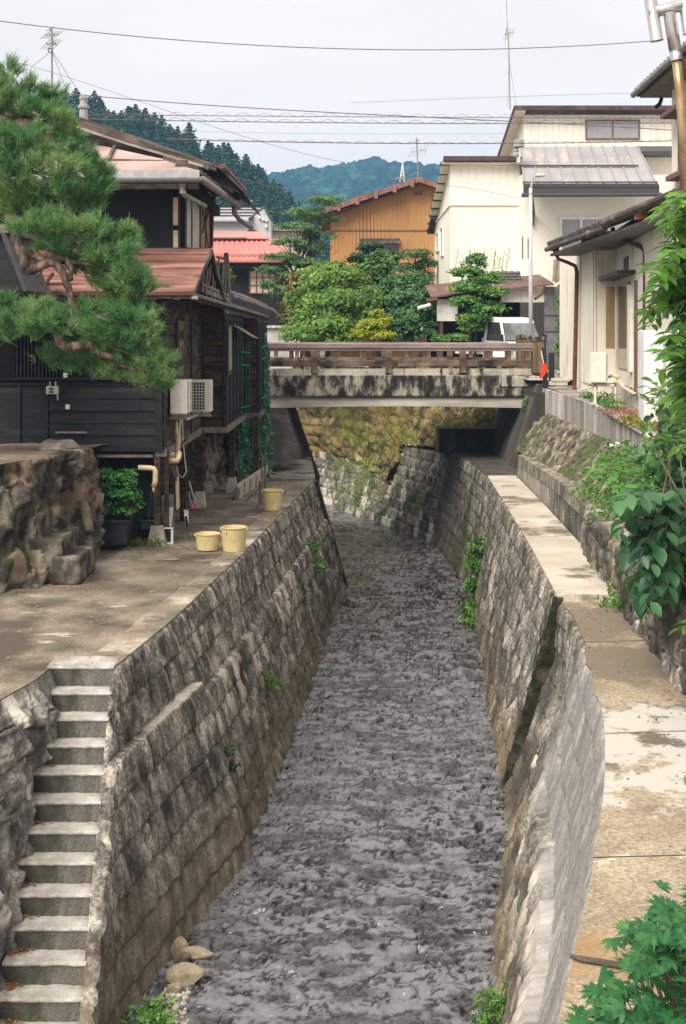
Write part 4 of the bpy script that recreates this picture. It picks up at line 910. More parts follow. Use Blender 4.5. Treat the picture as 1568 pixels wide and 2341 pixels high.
# slab face with arched lower edge
def zc(x): return PZ(932,YB)+.03-.0*x
mb = MB(); n = 40; V = []; 
mb.box(X0-1.6, YB+.12, PZ(905,YB), X1+.6, YB2-.1, PZ(852,YB)-.02)
mb.build('deck', m_bconc, br)
mb = MB(); mb.box(X0-.0, YB+.04, PZ(877,YB), PX(1216,YB), YB+.2, PZ(843,YB)); mb.build('kerb', m_bcap, br, bevel=.015)
mb = MB(); mb.box(X0-.5, YB-.03, PZ(906,YB), PX(1242,YB), YB+.13, PZ(858,YB)); mb.build('fascia', m_bconc, br, bevel=.02)
mb = MB(); mb.box(PX(1140,YB), YB-.055, PZ(884,YB), PX(1233,YB), YB-.02, PZ(860,YB)); mb.build('patch', m_bcap, br, bevel=.02)
mb = MB()
for i in range(24):
    t0, t1 = i/24, (i+1)/24; xa = X0+(PX(1206,YB)-X0)*t0; xb = X0+(PX(1206,YB)-X0)*t1
    ba = PZ(933,YB)+.05*math.sin(math.pi*t0); bb = PZ(933,YB)+.05*math.sin(math.pi*t1)
    mb.hexa([(xa,YB+.0,ba),(xb,YB+.0,bb),(xb,YB2,bb),(xa,YB2,ba),(xa,YB+.08,PZ(905,YB)),(xb,YB+.08,PZ(905,YB)),(xb,YB2,PZ(905,YB)),(xa,YB2,PZ(905,YB))])
mb.build('beam', m_bsof, br)
mb = MB(); mb.box(X0-1.5,YB+.2,ZD-.06,X1+.5,YB2-.2,ZD+.01); mb.build('road_deck', m_road, br)
def railing(Y, xa, xb, nm='railing'):
    mb = MB(); mb.box(xa, Y-.12, PZ(797,YB), xb, Y+.12, PZ(785,YB)); mb.box(xa, Y-.09, PZ(803,YB), xb, Y+.09, PZ(797,YB)+.01); top = mb.build('top_rail', [m_railtop], br, bevel=.02)
    mb = MB(); mb.box(xa, Y-.075, PZ(838,YB), xb, Y+.075, PZ(823,YB)); mb.build('lower_rail', m_rail, br, bevel=.015)
    xs = [666, 718, 771, 832, 889, 946, 1004, 1058, 1112, 1163, 1205]
    for j, x in enumerate([612]+xs):
        big = x in (718, 889, 1058)
        wd = .085 if big else .06; mb = MB(); xx = PX(x,YB)
        mb.box(xx-wd, Y-.07 if not big else Y-.11, PZ(852,YB) if big else PZ(824,YB), xx+wd, Y+.06, PZ(802,YB)); mb.build('baluster', m_rail, br)
railing(YB+.08, X0, PX(1220,YB)); railing(YB2-.15, X0-.2, PX(1220,YB)-.15)
def bpost(x0, x1, ya, yb, Y):
    mb = MB(); a, b = PX(x0,Y), PX(x1,Y); mb.box(a, Y, PZ(yb,Y), b, Y+.32, PZ(ya+10,Y)); mb.mi = 1
    mb.box(a-.02, Y-.02, PZ(ya+10,Y), b+.02, Y+.34, PZ(ya+2,Y)); mb.box(a-.005, Y, PZ(ya+2,Y), b+.005, Y+.32, PZ(ya,Y))
    mb.build('end_post', [mk('post_wood', [(.3,(.05,.038,.022)),(.5,(.13,.09,.05)),(.7,(.2,.15,.09))], scale=4, stretch=(1.5,1.5,.25), bump=.4, fine=.3), m_bconc], br, bevel=.012)
bpost(1218, 1245, 770, 852, YB-.05); bpost(1182, 1213, 765, 850, YB2-.3)
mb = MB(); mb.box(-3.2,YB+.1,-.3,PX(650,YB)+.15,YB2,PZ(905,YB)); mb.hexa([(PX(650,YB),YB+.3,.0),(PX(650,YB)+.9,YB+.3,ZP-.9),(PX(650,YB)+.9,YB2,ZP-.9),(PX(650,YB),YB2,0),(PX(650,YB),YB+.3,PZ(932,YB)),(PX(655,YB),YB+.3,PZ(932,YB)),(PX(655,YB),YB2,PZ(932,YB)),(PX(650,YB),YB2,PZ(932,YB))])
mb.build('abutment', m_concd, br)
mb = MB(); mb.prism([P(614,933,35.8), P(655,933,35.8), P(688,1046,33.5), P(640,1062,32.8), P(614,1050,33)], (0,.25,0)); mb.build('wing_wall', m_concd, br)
mb = MB(); mb.box(PX(1002,40),39.8,ZR2-.1,5.4,41.2,PZ(980,40)); mb.prism([(4.45,34.25,ZR2),(5.3,34.25,ZR2),(5.4,34.25,5.0),(5.1,34.25,5.0)],(0,6.5,0)); mb.build('abutment', m_concd, br)
mb = MB(); mb.box(5.0,33.8,2,5.6,36.2,PZ(897,34)); mb.build('abutment', m_concd, br)

# black posts, rope and red cloth at the right end of the bridge
mb = MB(); mb.box(PX(1256,34.3),34.3,4.7,PX(1268,34.3),34.45,PZ(806,34.3)); tag(mb.build('post', m_dark, None, bevel=.01), 'square black post standing right of the bridge end beside the red cloth', 'post')
mb = MB(); mb.tube([P(1244,925,34.2), P(1243,860,34.2), P(1241,795,34.2)], .035, 8); mb.tube([P(1250,940,34.0), P(1248,860,34.0), P(1245,775,34.0)], .03, 8)
tag(mb.build('stake', m_dark), 'thin dark stake leaning against the bridge end post', 'stake')
mb = MB(); 
cl = [P(1238,830,33.9), P(1250,832,33.9), P(1250,845,33.9), P(1246,857,33.9), P(1240,862,33.9), P(1234,863,33.9), P(1236,848,33.9)]
mb.prism(cl, (.01,.05,0)); tag(mb.build('cloth', flat('red_cloth', (.75,.05,.02), .8), None), 'bright red cloth tied to the stake at the right bridge end', 'cloth')
mb = MB(); mb.tube([P(1237,802,33.95), P(1240,818,33.9), P(1243,831,33.88)], .012, 5); tag(mb.build('string', m_white), 'white string holding the red cloth at the bridge end', 'string')

# far outer bank: coursed wall, slope with grass, rubble top
def dispF(U, X, Y, Z):
    h, r, j = pat_course(U, Z+10, .5, .33, .06, 23); rough = (fbm(U*4, Z*4, 3, 4)-.5)*.08+np.abs(fbm(U*3, Z*1.5, 7, 3)-.5)*.12
    return h+rough, dict(tone=r, joint=j*.6, moss=sst(.48, .62, fbm(U*1.2, Z*1.2, 14, 4))*.8, stain=sst(.5, .7, fbm(U, Z, 5))*.6, lime=sst(.62,.68,fbm(U*2,Z,9))*.5, clean=0*U, dark=0*U)
fw = surf('bank_wall', [G(1028,1040,3.7)+Vector((.1,0,0)), G(931,1017,3.74), G(905,1107,4.96)+Vector((0,.6,0)), P(860,1075,47), P(810,1049,48.3), P(724,1030,50.5), P(600,1010,54)],
     [Vector((2.75,39.2,-.2)), Vector((1.46,43.2,-.2)), Vector((1.3,43.6,-.2)), Vector((.6,45.3,-.2)), Vector((-.1,47.2,-.2)), Vector((-1.1,50,-.2)), Vector((-4,54,-.2))], .05, .04, dispF, m_wallR, None, hint=(-.5,-1,.3))
tag(fw, 'grey block wall of the outer stream bend seen beneath the bridge', 'wall')
m_slope = mk('mossy_slope', [(.36, (.022,.017,.01)), (.48, (.075,.055,.03)), (.56, (.12,.105,.035)), (.67, (.26,.2,.12))], scale=2.2, stretch=(1,1,.6), bump=.7, bscale=9, fine=.45, fscale=12, attr=(.7,1.4,(.015,.012,.008),[('moss',(.14,.15,.03)),('dry',(.2,.13,.06))]),
             spots=[((.14,.15,.03), 1.4, .54, .62, (1,1,.6), 3), ((.3,.24,.17), 2.2, .6, .7, (1,1,.3), 6), ((.03,.035,.015), 1.6, .56, .68, (1,1,1), 8)])
def dispG(U, X, Y, Z):
    h, r, j = pat_rubble(U, Z*1.2, .42, .2, 61, 1.3); m_ = fbm(U*.55, Z*1.1, 5, 5)
    return (fbm(U*.8, Z*.8, 5, 5)-.5)*.7+h, dict(tone=r, joint=j*.8, moss=sst(.44, .56, m_)*(.35+.65*vn(U*3, Z*4, 8)), dry=sst(.5, .6, fbm(U*.9, Z*.9, 15, 4))*.6)
bots = [Vector((6.5,41.0,3.4)), Vector((4.4,41.0,3.3)), Vector((3.3,41.0,2.7)), G(931,1017,3.74)+Vector((-.2,.1,-.05)), G(905,1107,4.96)+Vector((0,.6,0)), P(860,1075,47), P(810,1049,48.3), P(724,1030,50.5), P(600,1010,54)]
topsG = [Vector((6.5,42.2,5.05)), Vector((5.2,42.6,5.05)), Vector((4.4,43.8,5.05)), Vector((3.2,46,5.06)), Vector((2.0,48,5.06)), Vector((1.0,50,5.06)), Vector((-.5,51.5,5.06)), Vector((-2.5,53.5,5.06)), Vector((-6,57,5.06))]
tag(surf('stream_bank', topsG, bots, .06, .06, dispG, m_slope, None, hint=(-.3,-1,.6)), kind='structure')

mb = MB(); q = [G(1028,1040,3.7)+Vector((.1,0,0)), G(931,1017,3.74), G(905,1107,4.96)+Vector((0,.6,0)), P(860,1075,47), P(810,1049,48.3), P(724,1030,50.5), P(600,1010,54)]
for a, b in zip(q[:-1], q[1:]):
    o = Vector((-.04,-.03,-.05)); c = Vector((.9,1.1,.15)); mb.poly([a+o, b+o, b+c, a+c])
tag(mb.build('bank_shelf', m_slope), kind='structure')
# ================================================================== HOUSES BEHIND AND ON THE RIGHT
m_wh = mk('white_siding', [(.3, (.7,.68,.58)), (.5, (.78,.76,.67)), (.7, (.82,.8,.72))], scale=.5, stretch=(1,1,.5), bump=.03, fine=.05, rough=.7, spots=[((.55,.5,.36), .6, .6, .8, (1,1,.4), 3)])
m_cr = mk('cream_mortar', [(.3, (.7,.65,.53)), (.5, (.78,.73,.62)), (.7, (.82,.78,.68))], scale=1.1, stretch=(1,1,.5), bump=.15, bscale=60, fine=.1, spots=[((.36,.3,.22), 1.2, .58, .74, (1,1,.3), 3)])
m_seam = flat('seam_grey', (.42,.41,.38), .7)
m_groof = mk('grey_metal_roof', [(.3, (.26,.25,.265)), (.6, (.34,.33,.345)), (.8, (.4,.39,.4))], scale=.9, bump=.05, rough=.45, fine=.06, spots=[((.45,.4,.38), 1.5, .58, .7, (1,.4,1), 3)])
m_dfas = mk('dark_fascia', [(.3, (.03,.024,.022)), (.6, (.09,.06,.055)), (.8, (.22,.14,.12))], scale=3, bump=.2, rough=.6)
m_or = mk('orange_siding', [(.3, (.37,.2,.08)), (.6, (.47,.265,.105)), (.8, (.53,.32,.15))], scale=.6, stretch=(1,1,.3), bump=.05, fine=.08, rough=.75, spots=[((.17,.085,.055), .45, .5, .7, (1,1,.35), 5)])
m_redsheet = mk('red_sheet_roof', [(.3, (.42,.14,.12)), (.6, (.52,.21,.185)), (.8, (.58,.29,.26))], scale=.8, bump=.05, rough=.5, fine=.08)
m_tile = mk('dark_tile', [(.3, (.035,.033,.033)), (.6, (.09,.085,.085)), (.8, (.2,.19,.18))], scale=6, bump=.3, rough=.6)
m_win = flat('window_grey', (.3,.3,.33), .25, spec=.6, var=.2, scale=1)
m_frame_b = flat('brown_frame', (.16,.08,.06), .6)
m_frame_w = flat('white_frame', (.75,.74,.7), .5)

def window(fc, u0, z0, u1, z1, fm, gm, parent, n=2, t=.06, d=.06, bars=()):
    mb = MB(); fc.box(mb, u0-t, z0-t, u1+t, z0, 0, d); fc.box(mb, u0-t, z1, u1+t, z1+t, 0, d); fc.box(mb, u0-t, z0, u0, z1, 0, d); fc.box(mb, u1, z0, u1+t, z1, 0, d)
    for k in range(1, n): u = u0+(u1-u0)*k/n; fc.box(mb, u-t*.5, z0, u+t*.5, z1, 0, d*.8)
    w_ = mb.build('window', fm, parent)
    mb = MB(); fc.box(mb, u0, z0, u1, z1, -.01, .02); mb.build('pane', gm, w_)
    return w_

# --- white house with back-sloping roof
w1 = thing('white_house', (5.2,51,5.1), 'two-storey white house with dark back-sloping roof edge right of the orange house', 'house')
Yn = 48.0; xl, xr = PX(1029,Yn), PX(1192,Yn); zt = PZ(372,Yn)
mb = MB(); dY = 8.2
mb.hexa([(xl,Yn,5),(xr,Yn,5),(xr,Yn+dY,5),(xl,Yn+dY,5),(xl,Yn,zt),(xr,Yn,zt),(xr,Yn+dY,zt-1.7),(xl,Yn+dY,zt-1.7)]); mb.build('wall', m_wh, w1)
mb = MB()
def slab(mb, x0, x1, y0, y1, z0, z1, th): mb.hexa([(x0,y0,z0-th),(x1,y0,z0-th),(x1,y1,z1-th),(x0,y1,z1-th),(x0,y0,z0),(x1,y0,z0),(x1,y1,z1),(x0,y1,z1)])
slab(mb, PX(1014,Yn-.4), PX(1181,Yn-.4), Yn-.4, Yn+dY+.7, PZ(360,Yn), PZ(360,Yn)-1.95, .17); mb.build('roof', m_dfas, w1)
mb = MB(); slab(mb, xl-.32, xr, Yn-.3, Yn+dY+.5, PZ(362,Yn)-.18, PZ(362,Yn)-2.0, .03); mb.build('soffit', m_cr, w1)
for i in range(9):
    t = i/8; y = Yn-.1+t*8.4; mb = MB(); mb.box(xl-.36, y, PZ(362,Yn)-.3-.21*(y-Yn), xl-.02, y+.09, PZ(362,Yn)-.17-.21*(y-Yn)); mb.build('rafter_tail', m_dfas, w1)
mb = MB(); Ff = Face((xl,Yn),(xr,Yn))
for x in (1054,1072,1090,1108,1126,1143,1160,1176): Ff.box(mb, PX(x,Yn)-xl-.004, PZ(466,Yn), PX(x,Yn)-xl+.004, zt, 0, .006)
mb.build('siding_seam', m_seam, w1)
mb = MB(); Ff.box(mb, -.02, PZ(470,Yn), xr-xl, PZ(466,Yn), 0, .05); Sf = Face((xl,Yn+dY),(xl,Yn)); Sf.box(mb, 0, PZ(470,Yn)-.02, dY+.02, PZ(466,Yn), 0, .05); mb.build('belt_trim', m_cr, w1)
for (xa, xb, ya, yb) in ((999,1004,532,575),(1009,1014,520,585)):
    u0, z0 = Sf.uz(xa, yb); u1, z1 = Sf.uz(xb, ya); window(Sf, u0, z0, u1, z1, m_frame_w, m_win, w1, 1)
mb = MB(); mb.tube([(xr-.02,Yn-.08,PZ(360,Yn)),(xr-.0,Yn-.08,PZ(438,Yn))], .04, 8); mb.tube([(xr-.0,Yn-.1,PZ(460,Yn)),(xr+.3,Yn-.1,PZ(482,Yn))], .03, 8); mb.build('downpipe', m_rust, w1)

# --- tall white house
w2 = thing('white_house', (9,52,5.1), 'tall three-storey white house with ribbed grey metal lean-to roof behind the lamp post', 'house')
Y3 = 49.0; xa = PX(1197,Y3); xb = PX(1640,Y3); z3 = PZ(249,Y3)
mb = MB(); mb.hexa([(xa,Y3,5),(xb,Y3,5),(xb,Y3+8,5),(xa,Y3+8,5),(xa,Y3,z3),(xb,Y3,z3),(xb,Y3+8,z3-1.6),(xa,Y3+8,z3-1.6)]); mb.build('wall', m_wh, w2)
mb = MB(); slab(mb, PX(1175,Y3-.5), xb, Y3-.5, Y3+8.5, PZ(241,Y3-.5), PZ(241,Y3-.5)-1.9, .16); mb.build('roof', m_dfas, w2)
mb = MB(); slab(mb, PX(1175,Y3-.5)+.04, xa+.02, Y3-.45, Y3+8.4, PZ(241,Y3-.5)-.17, PZ(241,Y3-.5)-2.05, .03); mb.build('soffit', m_cr, w2)
F3 = Face((xa,Y3),(xb,Y3)); u_ = lambda x: PX(x,Y3)-xa
mb = MB()
for x in range(1215, 1560, 16): F3.box(mb, u_(x)-.004, PZ(330,Y3), u_(x)+.004, z3, 0, .006)
mb.build('siding_seam', m_seam, w2)
window(F3, u_(1341), PZ(316,Y3), u_(1459), PZ(277,Y3), m_frame_b, m_win, w2, 2, .05)
Yw = 47.6; xw0 = PX(1190,Yw); xw1 = PX(1620,Yw)
mb = MB(); mb.box(xw0, Yw, 5, xw1, Y3, PZ(400,Yw)); mb.build('lower_wall', m_wh, w2)
F2 = Face((xw0,Yw),(xw1,Yw)); v_ = lambda x: PX(x,Yw)-xw0
window(F2, v_(1284), PZ(585,Yw), v_(1372), PZ(502,Yw), m_frame_w, m_win, w2, 2, .09, .09)
mb = MB(); F2.box(mb, v_(1193), PZ(592,Yw), v_(1195), PZ(540,Yw), 0, .03); F2.box(mb, v_(1206), PZ(590,Yw), v_(1208), PZ(545,Yw), 0, .03); mb.build('wall_slot', m_frame_b, w2)
# lean-to roof
Ye, Yt = 46.0, 48.9; ez, tz = PZ(430,Ye), PZ(335,Yt); e0x, e1x, t0x, t1x = PX(1198,Ye), PX(1505,Ye), PX(1190,Yt), PX(1456,Yt)
mb = MB(); mb.prism([(e0x,Ye,ez),(e1x,Ye,ez),(t1x,Yt,tz),(t0x,Yt,tz)], (0,0,-.08)); mb.build('lean_roof', m_groof, w2)
for i in range(11):
    t = i/10; mb = MB(); mb.bar((e0x+(e1x-e0x)*t, Ye, ez+.03), (t0x+(t1x-t0x)*t, Yt, tz+.03), .05, .06); mb.build('roof_rib', m_groof, w2)
mb = MB(); my, mz = (Ye+Yt)/2-.1, (ez+tz)/2-.04; mb.bar((e0x,my,mz+.06),(e1x-.4,my,mz+.06), .05, .06); mb.build('snow_bar', m_dfas, w2)
mb = MB()
for k in range(3): mb.bar((e0x-.02, Ye-.02+.1*k, ez+.06+.085*k), (e1x+.02, Ye-.02+.1*k, ez+.06+.085*k), .03, .05)
mb.bar((e0x-.02, Ye+.02, ez-.04), (e1x+.03, Ye+.02, ez-.04), .06, .3)
mb.build('snow_guard', m_dgutter, w2)
mb = MB(); mb.tube([(e0x-.1, Ye-.1, ez-.26), (e1x+.1, Ye-.1, ez-.24)], .07, 10); mb.build('gutter', m_dgutter, w2)
mb = MB(); mb.tube([(e0x+.25, Ye-.05, ez-.2), (e0x+.55, Yw-.1, ez-.75), (e0x+.5, Yw-.1, ez-1.2)], .06, 8); mb.build('downpipe', m_dgutter, w2)
mb = MB(); mb.box(PX(1466,Y3-.7), Y3-.75, PZ(360,Y3), xb, Y3, PZ(352,Y3)); mb.prism([(PX(1466,Y3-.7),Y3-.7,PZ(354,Y3)),(xb,Y3-.7,PZ(354,Y3)),(xb,Y3,PZ(334,Y3)),(PX(1456,Y3),Y3,PZ(334,Y3))],(0,0,-.04)); mb.build('side_roof', m_dgutter, w2)
mb = MB(); mb.lathe(P(1181,348,47.2), [(.05,-.2),(.09,-.1),(.06,0),(.1,.05),(.06,.1),(.1,.16),(.03,.2)], 10); mb.lathe(P(1186,336,47.2), [(.2,.0),(.2,.25),(0,.25)], 8); mb.build('insulator', m_grey, w2)

# --- garage with rusty roof
g1 = thing('garage', (5.6,45,5.1), 'low open garage with rusty lean-to roof and white corrugated fascia behind the truck', 'garage')
Yg = 44.6
mb = MB(); mb.prism([P(985,677,Yg-.3), P(1266,648,Yg-.3), P(1266,648,Yg-.3)+Vector((0,3.6,.5)), P(985,677,Yg-.3)+Vector((0,3.6,.5))], (0,0,-.06)); mb.build('roof', mk('rusty_sheet',[(.3,(.07,.045,.035)),(.55,(.15,.08,.06)),(.75,(.22,.18,.16))],scale=2,stretch=(1,.3,1),rough=.6), g1)
mb = MB(); 
nn_ = 46
for i in range(nn_):     # corrugated sheet
    x0, x1 = 1146+i*120/nn_, 1146+(i+1)*120/nn_; yy = lambda x: 681-(x-1100)*(29/160.)
    d0 = .02 if i % 2 else -.02
    mb.prism([P(x0,691,Yg+d0), P(x1,691,Yg-d0), P(x1,max(661,yy(x1)-12),Yg-d0), P(x0,max(661,yy(x0)-12),Yg+d0)], (0,.02,0))
mb.build('corrugated_fascia', m_white, g1)
mb = MB(); mb.box(PX(999,Yg),Yg,PZ(734,Yg),PX(1046,Yg),Yg+.05,PZ(684,Yg)); mb.build('white_panel', m_white, g1)
for x in (1006,1070,1142):
    mb = MB(); mb.box(PX(x,Yg),Yg+.02,ZD,PX(x,Yg)+.1,Yg+.12,PZ(684,Yg)); mb.build('post', m_rust, g1)
mb = MB(); mb.box(PX(1244,Yg),Yg-.02,ZD,PX(1278,Yg),Yg+.06,PZ(655,Yg)); mb.box(PX(1244,Yg),Yg-.06,PZ(720,Yg),PX(1278,Yg),Yg-.02,PZ(717,Yg)); mb.box(PX(1244,Yg),Yg-.06,PZ(757,Yg),PX(1278,Yg),Yg-.02,PZ(753,Yg)); mb.build('side_panel', mk('grey_sheet_wall', [(.3,(.1,.1,.1)),(.7,(.2,.2,.2))], scale=3, fine=.3), g1)
mb = MB(); mb.box(PX(1276,Yg),Yg-.05,ZD,PX(1285,Yg),Yg+.1,PZ(650,Yg)); mb.build('post', m_greywood, g1)
mb = MB(); mb.box(PX(990,Yg),Yg+3.2,ZD,PX(1280,Yg),Yg+3.3,PZ(668,Yg)); mb.box(PX(1274,Yg),Yg+.1,ZD,PX(1274,Yg)+.1,Yg+3.2,PZ(655,Yg)); mb.build('back_wall', m_black2, g1)
mb = MB(); mb.tube([P(1244,652,Yg-.4), P(1243,668,Yg-.4), P(1222,684,Yg-.5)], .05, 8); mb.tube([P(975,688,Yg-.4), P(990,686,Yg-.4), P(1000,684,Yg-.4)], .06, 8); mb.build('drain', m_rust, g1)
mb = MB(); mb.tube([P(955,705,Yg-.6), P(984,697,Yg-.5)], .06, 8); mb.build('drain', m_white, g1)
g2 = thing('shed_roof', (6,46.8,8), 'small dark shingled lean-to roof against the white house above the garage', 'roof')
roofcourses(tuple(P(1118,648,46)), tuple(P(1194,646,46)), tuple(P(1120,620,47)), tuple(P(1188,620,47)), 4, m_tile, g2, 'shingles', .03)
mb = MB(); mb.box(PX(1118,46.2),46.2,8.0,PX(1192,46.2),48,8.1); mb.build('underside', m_dark, g2)
# awning of corrugated sheet right of garage
aw = thing('awning', (7.6,43,7.5), 'brown corrugated awning between the garage and the cream house', 'awning')
mb = MB(); n_ = 30
for i in range(n_):
    x0, x1 = 1262+i*68/n_, 1262+(i+1)*68/n_; z0, z1 = .035*math.sin(i*1.05), .035*math.sin((i+1)*1.05)
    mb.prism([P(x0,645,42.5)+Vector((0,0,z0)), P(x1,645,42.5)+Vector((0,0,z1)), P(x1+1,596,43.7)+Vector((0,0,z1)), P(x0+8-8*i/n_,596,43.7)+Vector((0,0,z0))], (0,0,.015))
mb.build('corrugated_sheet', mk('brown_sheet', [(.3,(.13,.1,.075)),(.6,(.25,.2,.15)),(.8,(.36,.3,.23))], scale=3, stretch=(1,.3,1), bump=.2, fine=.3), aw)
mb = MB(); mb.box(PX(1278,43),43,PZ(675,43),PX(1340,43),43.1,PZ(650,43)); mb.build('beam', mk('old_beam', [(.3,(.12,.1,.06)),(.7,(.26,.21,.13))], scale=3), aw)
mb = MB(); mb.box(PX(1276,46),46,ZD,PX(1345,46),46.1,PZ(690,46)); tag(mb.build('fence', mk('garden_fence',[(.3,(.03,.035,.025)),(.7,(.14,.12,.09))],scale=2), None), 'dim board fence behind the greenery beneath the awning', 'fence')

# --- orange house
oh = thing('orange_house', (6,66,5.1), 'large house with orange ribbed gable wall behind the garden trees', 'house')
Yo = 62.0
rg = P(956,412,Yo); el = P(722,488,Yo); er_ = Vector((2*rg.x-el.x, Yo, el.z)); wl, wr = PX(755,Yo), 2*rg.x-PX(755,Yo); zwl = PZ(482,Yo)
mb = MB(); mb.prism([(wl,Yo,5),(wr,Yo,5),(wr,Yo,zwl),(rg.x,Yo,rg.z-.1),(wl,Yo,zwl)], (0,9,0)); mb.build('wall', m_or, oh)
mb = MB(); Fo = Face((wl,Yo),(wr,Yo)); k = 0
while k*.17 < wr-wl:
    u = k*.17; zz = min(zwl+(rg.z-.2-zwl)*(u/(rg.x-wl)), zwl+(rg.z-.2-zwl)*((wr-wl-u)/(rg.x-wl)))
    Fo.box(mb, u, 5, u+.045, zz, 0, .02); k += 1
mb.build('siding_rib', m_or, oh)
mb = MB(); Fo.box(mb, 0, PZ(528,Yo), wr-wl, PZ(526,Yo), .02, .04); mb.build('belt_trim', m_frame_b, oh)
m_orf = mk('brown_red_trim', [(.3,(.16,.08,.065)),(.6,(.3,.17,.14)),(.8,(.42,.28,.24))], scale=2, bump=.1)
for s_, e in (('l', el), ('r', er_)):
    mb = MB(); a = rg+Vector((0,-.7,.08)); b_ = e+Vector((0,-.7,.08)); mb.hexa([tuple(b_+Vector((0,0,-.28))), tuple(a+Vector((0,0,-.24))), tuple(a+Vector((0,10.6,-.24))), tuple(b_+Vector((0,10.6,-.28))), tuple(b_), tuple(a), tuple(a+Vector((0,10.6,0))), tuple(b_+Vector((0,10.6,0)))]) if s_ == 'l' else mb.hexa([tuple(a+Vector((0,0,-.24))), tuple(b_+Vector((0,0,-.28))), tuple(b_+Vector((0,10.6,-.28))), tuple(a+Vector((0,10.6,-.24))), tuple(a), tuple(b_), tuple(b_+Vector((0,10.6,0))), tuple(a+Vector((0,10.6,0)))])
    mb.build('roof', m_orf, oh)
mb = MB(); mb.prism([el+Vector((.3,-.62,-.22)), rg+Vector((0,-.62,-.18)), rg+Vector((0,0,-.2)), el+Vector((.3,0,-.22))], (0,0,-.03)); mb.build('soffit', m_ridge, oh)
for t in (.04,.22,.4,.58,.76,.93):
    p = el.lerp(rg, t); mb = MB(); mb.box(p.x-.07, Yo-.78, p.z-.28, p.x+.1, Yo-.68, p.z+.12); mb.build('rake_batten', m_orf, oh)
mb = MB(); Fo.box(mb, PX(827,Yo)-wl, PZ(620,Yo), PX(910,Yo)-wl, PZ(556,Yo), .0, .06); wq = mb.build('window', m_glass, oh)
mb = MB(); Fo.box(mb, PX(824,Yo)-wl, PZ(557,Yo), PX(914,Yo)-wl, PZ(546,Yo), .0, .3); mb.build('hood', m_ridge, wq)
mb = MB(); Fo.box(mb, PX(946,Yo)-wl, PZ(446,Yo), PX(965,Yo)-wl, PZ(437,Yo), .0, .06); mb.build('vent', m_frame_b, oh)
roofcourses(tuple(P(668,652,59)), tuple(P(1010,648,59)), tuple(P(700,612,61.9)), tuple(P(1000,612,61.9)), 7, mk('brick_tile', [(.3,(.2,.07,.04)),(.6,(.38,.16,.1)),(.8,(.5,.26,.18))], scale=6, bump=.3), oh, 'lower_roof', .04)

# --- red roofed house and grey gabled house
rh = thing('red_roof_house', (-4.5,59,5.1), 'dark house with bright red sheet roof behind the black timber house', 'house')
Yr = 56.0
mb = MB(); mb.box(PX(440,Yr+.8),Yr+.8,4.9,PX(648,Yr+.8),Yr+7,PZ(600,Yr)); mb.build('wall', m_black2, rh)
a0, a1, b0, b1 = P(440,598,Yr), P(665,598,Yr), P(440,546,Yr+3), P(640,546,Yr+3)
mb = MB(); mb.prism([a0,a1,b1,b0], (0,0,-.06)); mb.prism([b0,b1,b1+Vector((0,3,-1)),b0+Vector((0,3,-1))], (0,0,-.05)); mb.build('roof', m_redsheet, rh)
for i in range(19):
    t = i/18; mb = MB(); mb.bar(a0.lerp(a1,t)+Vector((0,0,.02)), b0.lerp(b1,t)+Vector((0,0,.02)), .06, .07); mb.build('roof_rib', m_redsheet, rh)
mb = MB(); mb.bar(a0+Vector((0,-.0,.03)), a1+Vector((0,0,.03)), .1, .1); mb.bar(a0.lerp(b0,.18)+Vector((0,0,.09)), a1.lerp(b1,.18)+Vector((0,0,.09)), .04, .1); mb.build('eave_bar', m_redsheet, rh)
c0, c1, d0_, d1_ = P(440,544,Yr+2.6), P(612,544,Yr+2.6), P(440,529,Yr+3.2), P(606,529,Yr+3.2)
mb = MB(); mb.prism([c0,c1,d1_,d0_], (0,0,-.05)); mb.prism([d0_,d1_,d1_+Vector((.2,1.2,-.5)),d0_+Vector((0,1.2,-.5))],(0,0,-.05)); mb.prism([c1+Vector((-.05,0,-.02)), d1_+Vector((-.05,0,-.02)), d1_+Vector((.15,1.2,-.5))],(-.03,0,0)); mb.build('ridge_roof', m_redsheet, rh)
mb = MB(); mb.prism([P(486,543,Yr+2.5), P(562,543,Yr+2.5), P(562,538,Yr+2.55), P(486,538,Yr+2.55)], (0,.08,0)); mb.build('roof_vent', flat('faded_vent',(.3,.22,.22)), rh)
Fr = Face((PX(440,Yr+.8),Yr+.8),(PX(648,Yr+.8),Yr+.8)); xr0 = PX(440,Yr+.8)
wr_ = window(Fr, PX(572,Yr+.8)-xr0, PZ(668,Yr), PX(628,Yr+.8)-xr0, PZ(619,Yr), m_frame_b, flat('shoji_paper',(.62,.5,.42),.8), rh, 4, .05)
mb = MB()
for y in (633,651): Fr.box(mb, PX(572,Yr+.8)-xr0, PZ(y+.8,Yr), PX(628,Yr+.8)-xr0, PZ(y-.8,Yr), .02, .06)
mb.build('lattice', m_frame_b, wr_)
mb = MB(); Fr.box(mb, PX(500,Yr+.8)-xr0, PZ(612,Yr), PX(648,Yr+.8)-xr0, PZ(603,Yr), .0, .1); mb.build('beam', m_ridge, rh)
gh = thing('grey_house', (-5.5,72,5.1), 'pale grey gabled house with corrugated roof behind the red roof', 'house')
Yq = 70
mb = MB(); mb.prism([P(567,560,Yq), P(620,560,Yq), P(619,503,Yq), P(604,477,Yq), P(569,503,Yq)], (0,3,0)); mb.box(PX(440,Yq),Yq-.02,5,PX(568,Yq),Yq+3,PZ(503,Yq)); mb.build('wall', flat('grey_siding',(.42,.44,.48),.8), gh)
mb = MB(); mb.prism([P(440,503,Yq-.4), P(570,503,Yq-.4), P(605,475,Yq+1.5), P(440,475,Yq+1.5)], (0,0,-.08)); mb.build('roof', m_groof, gh)
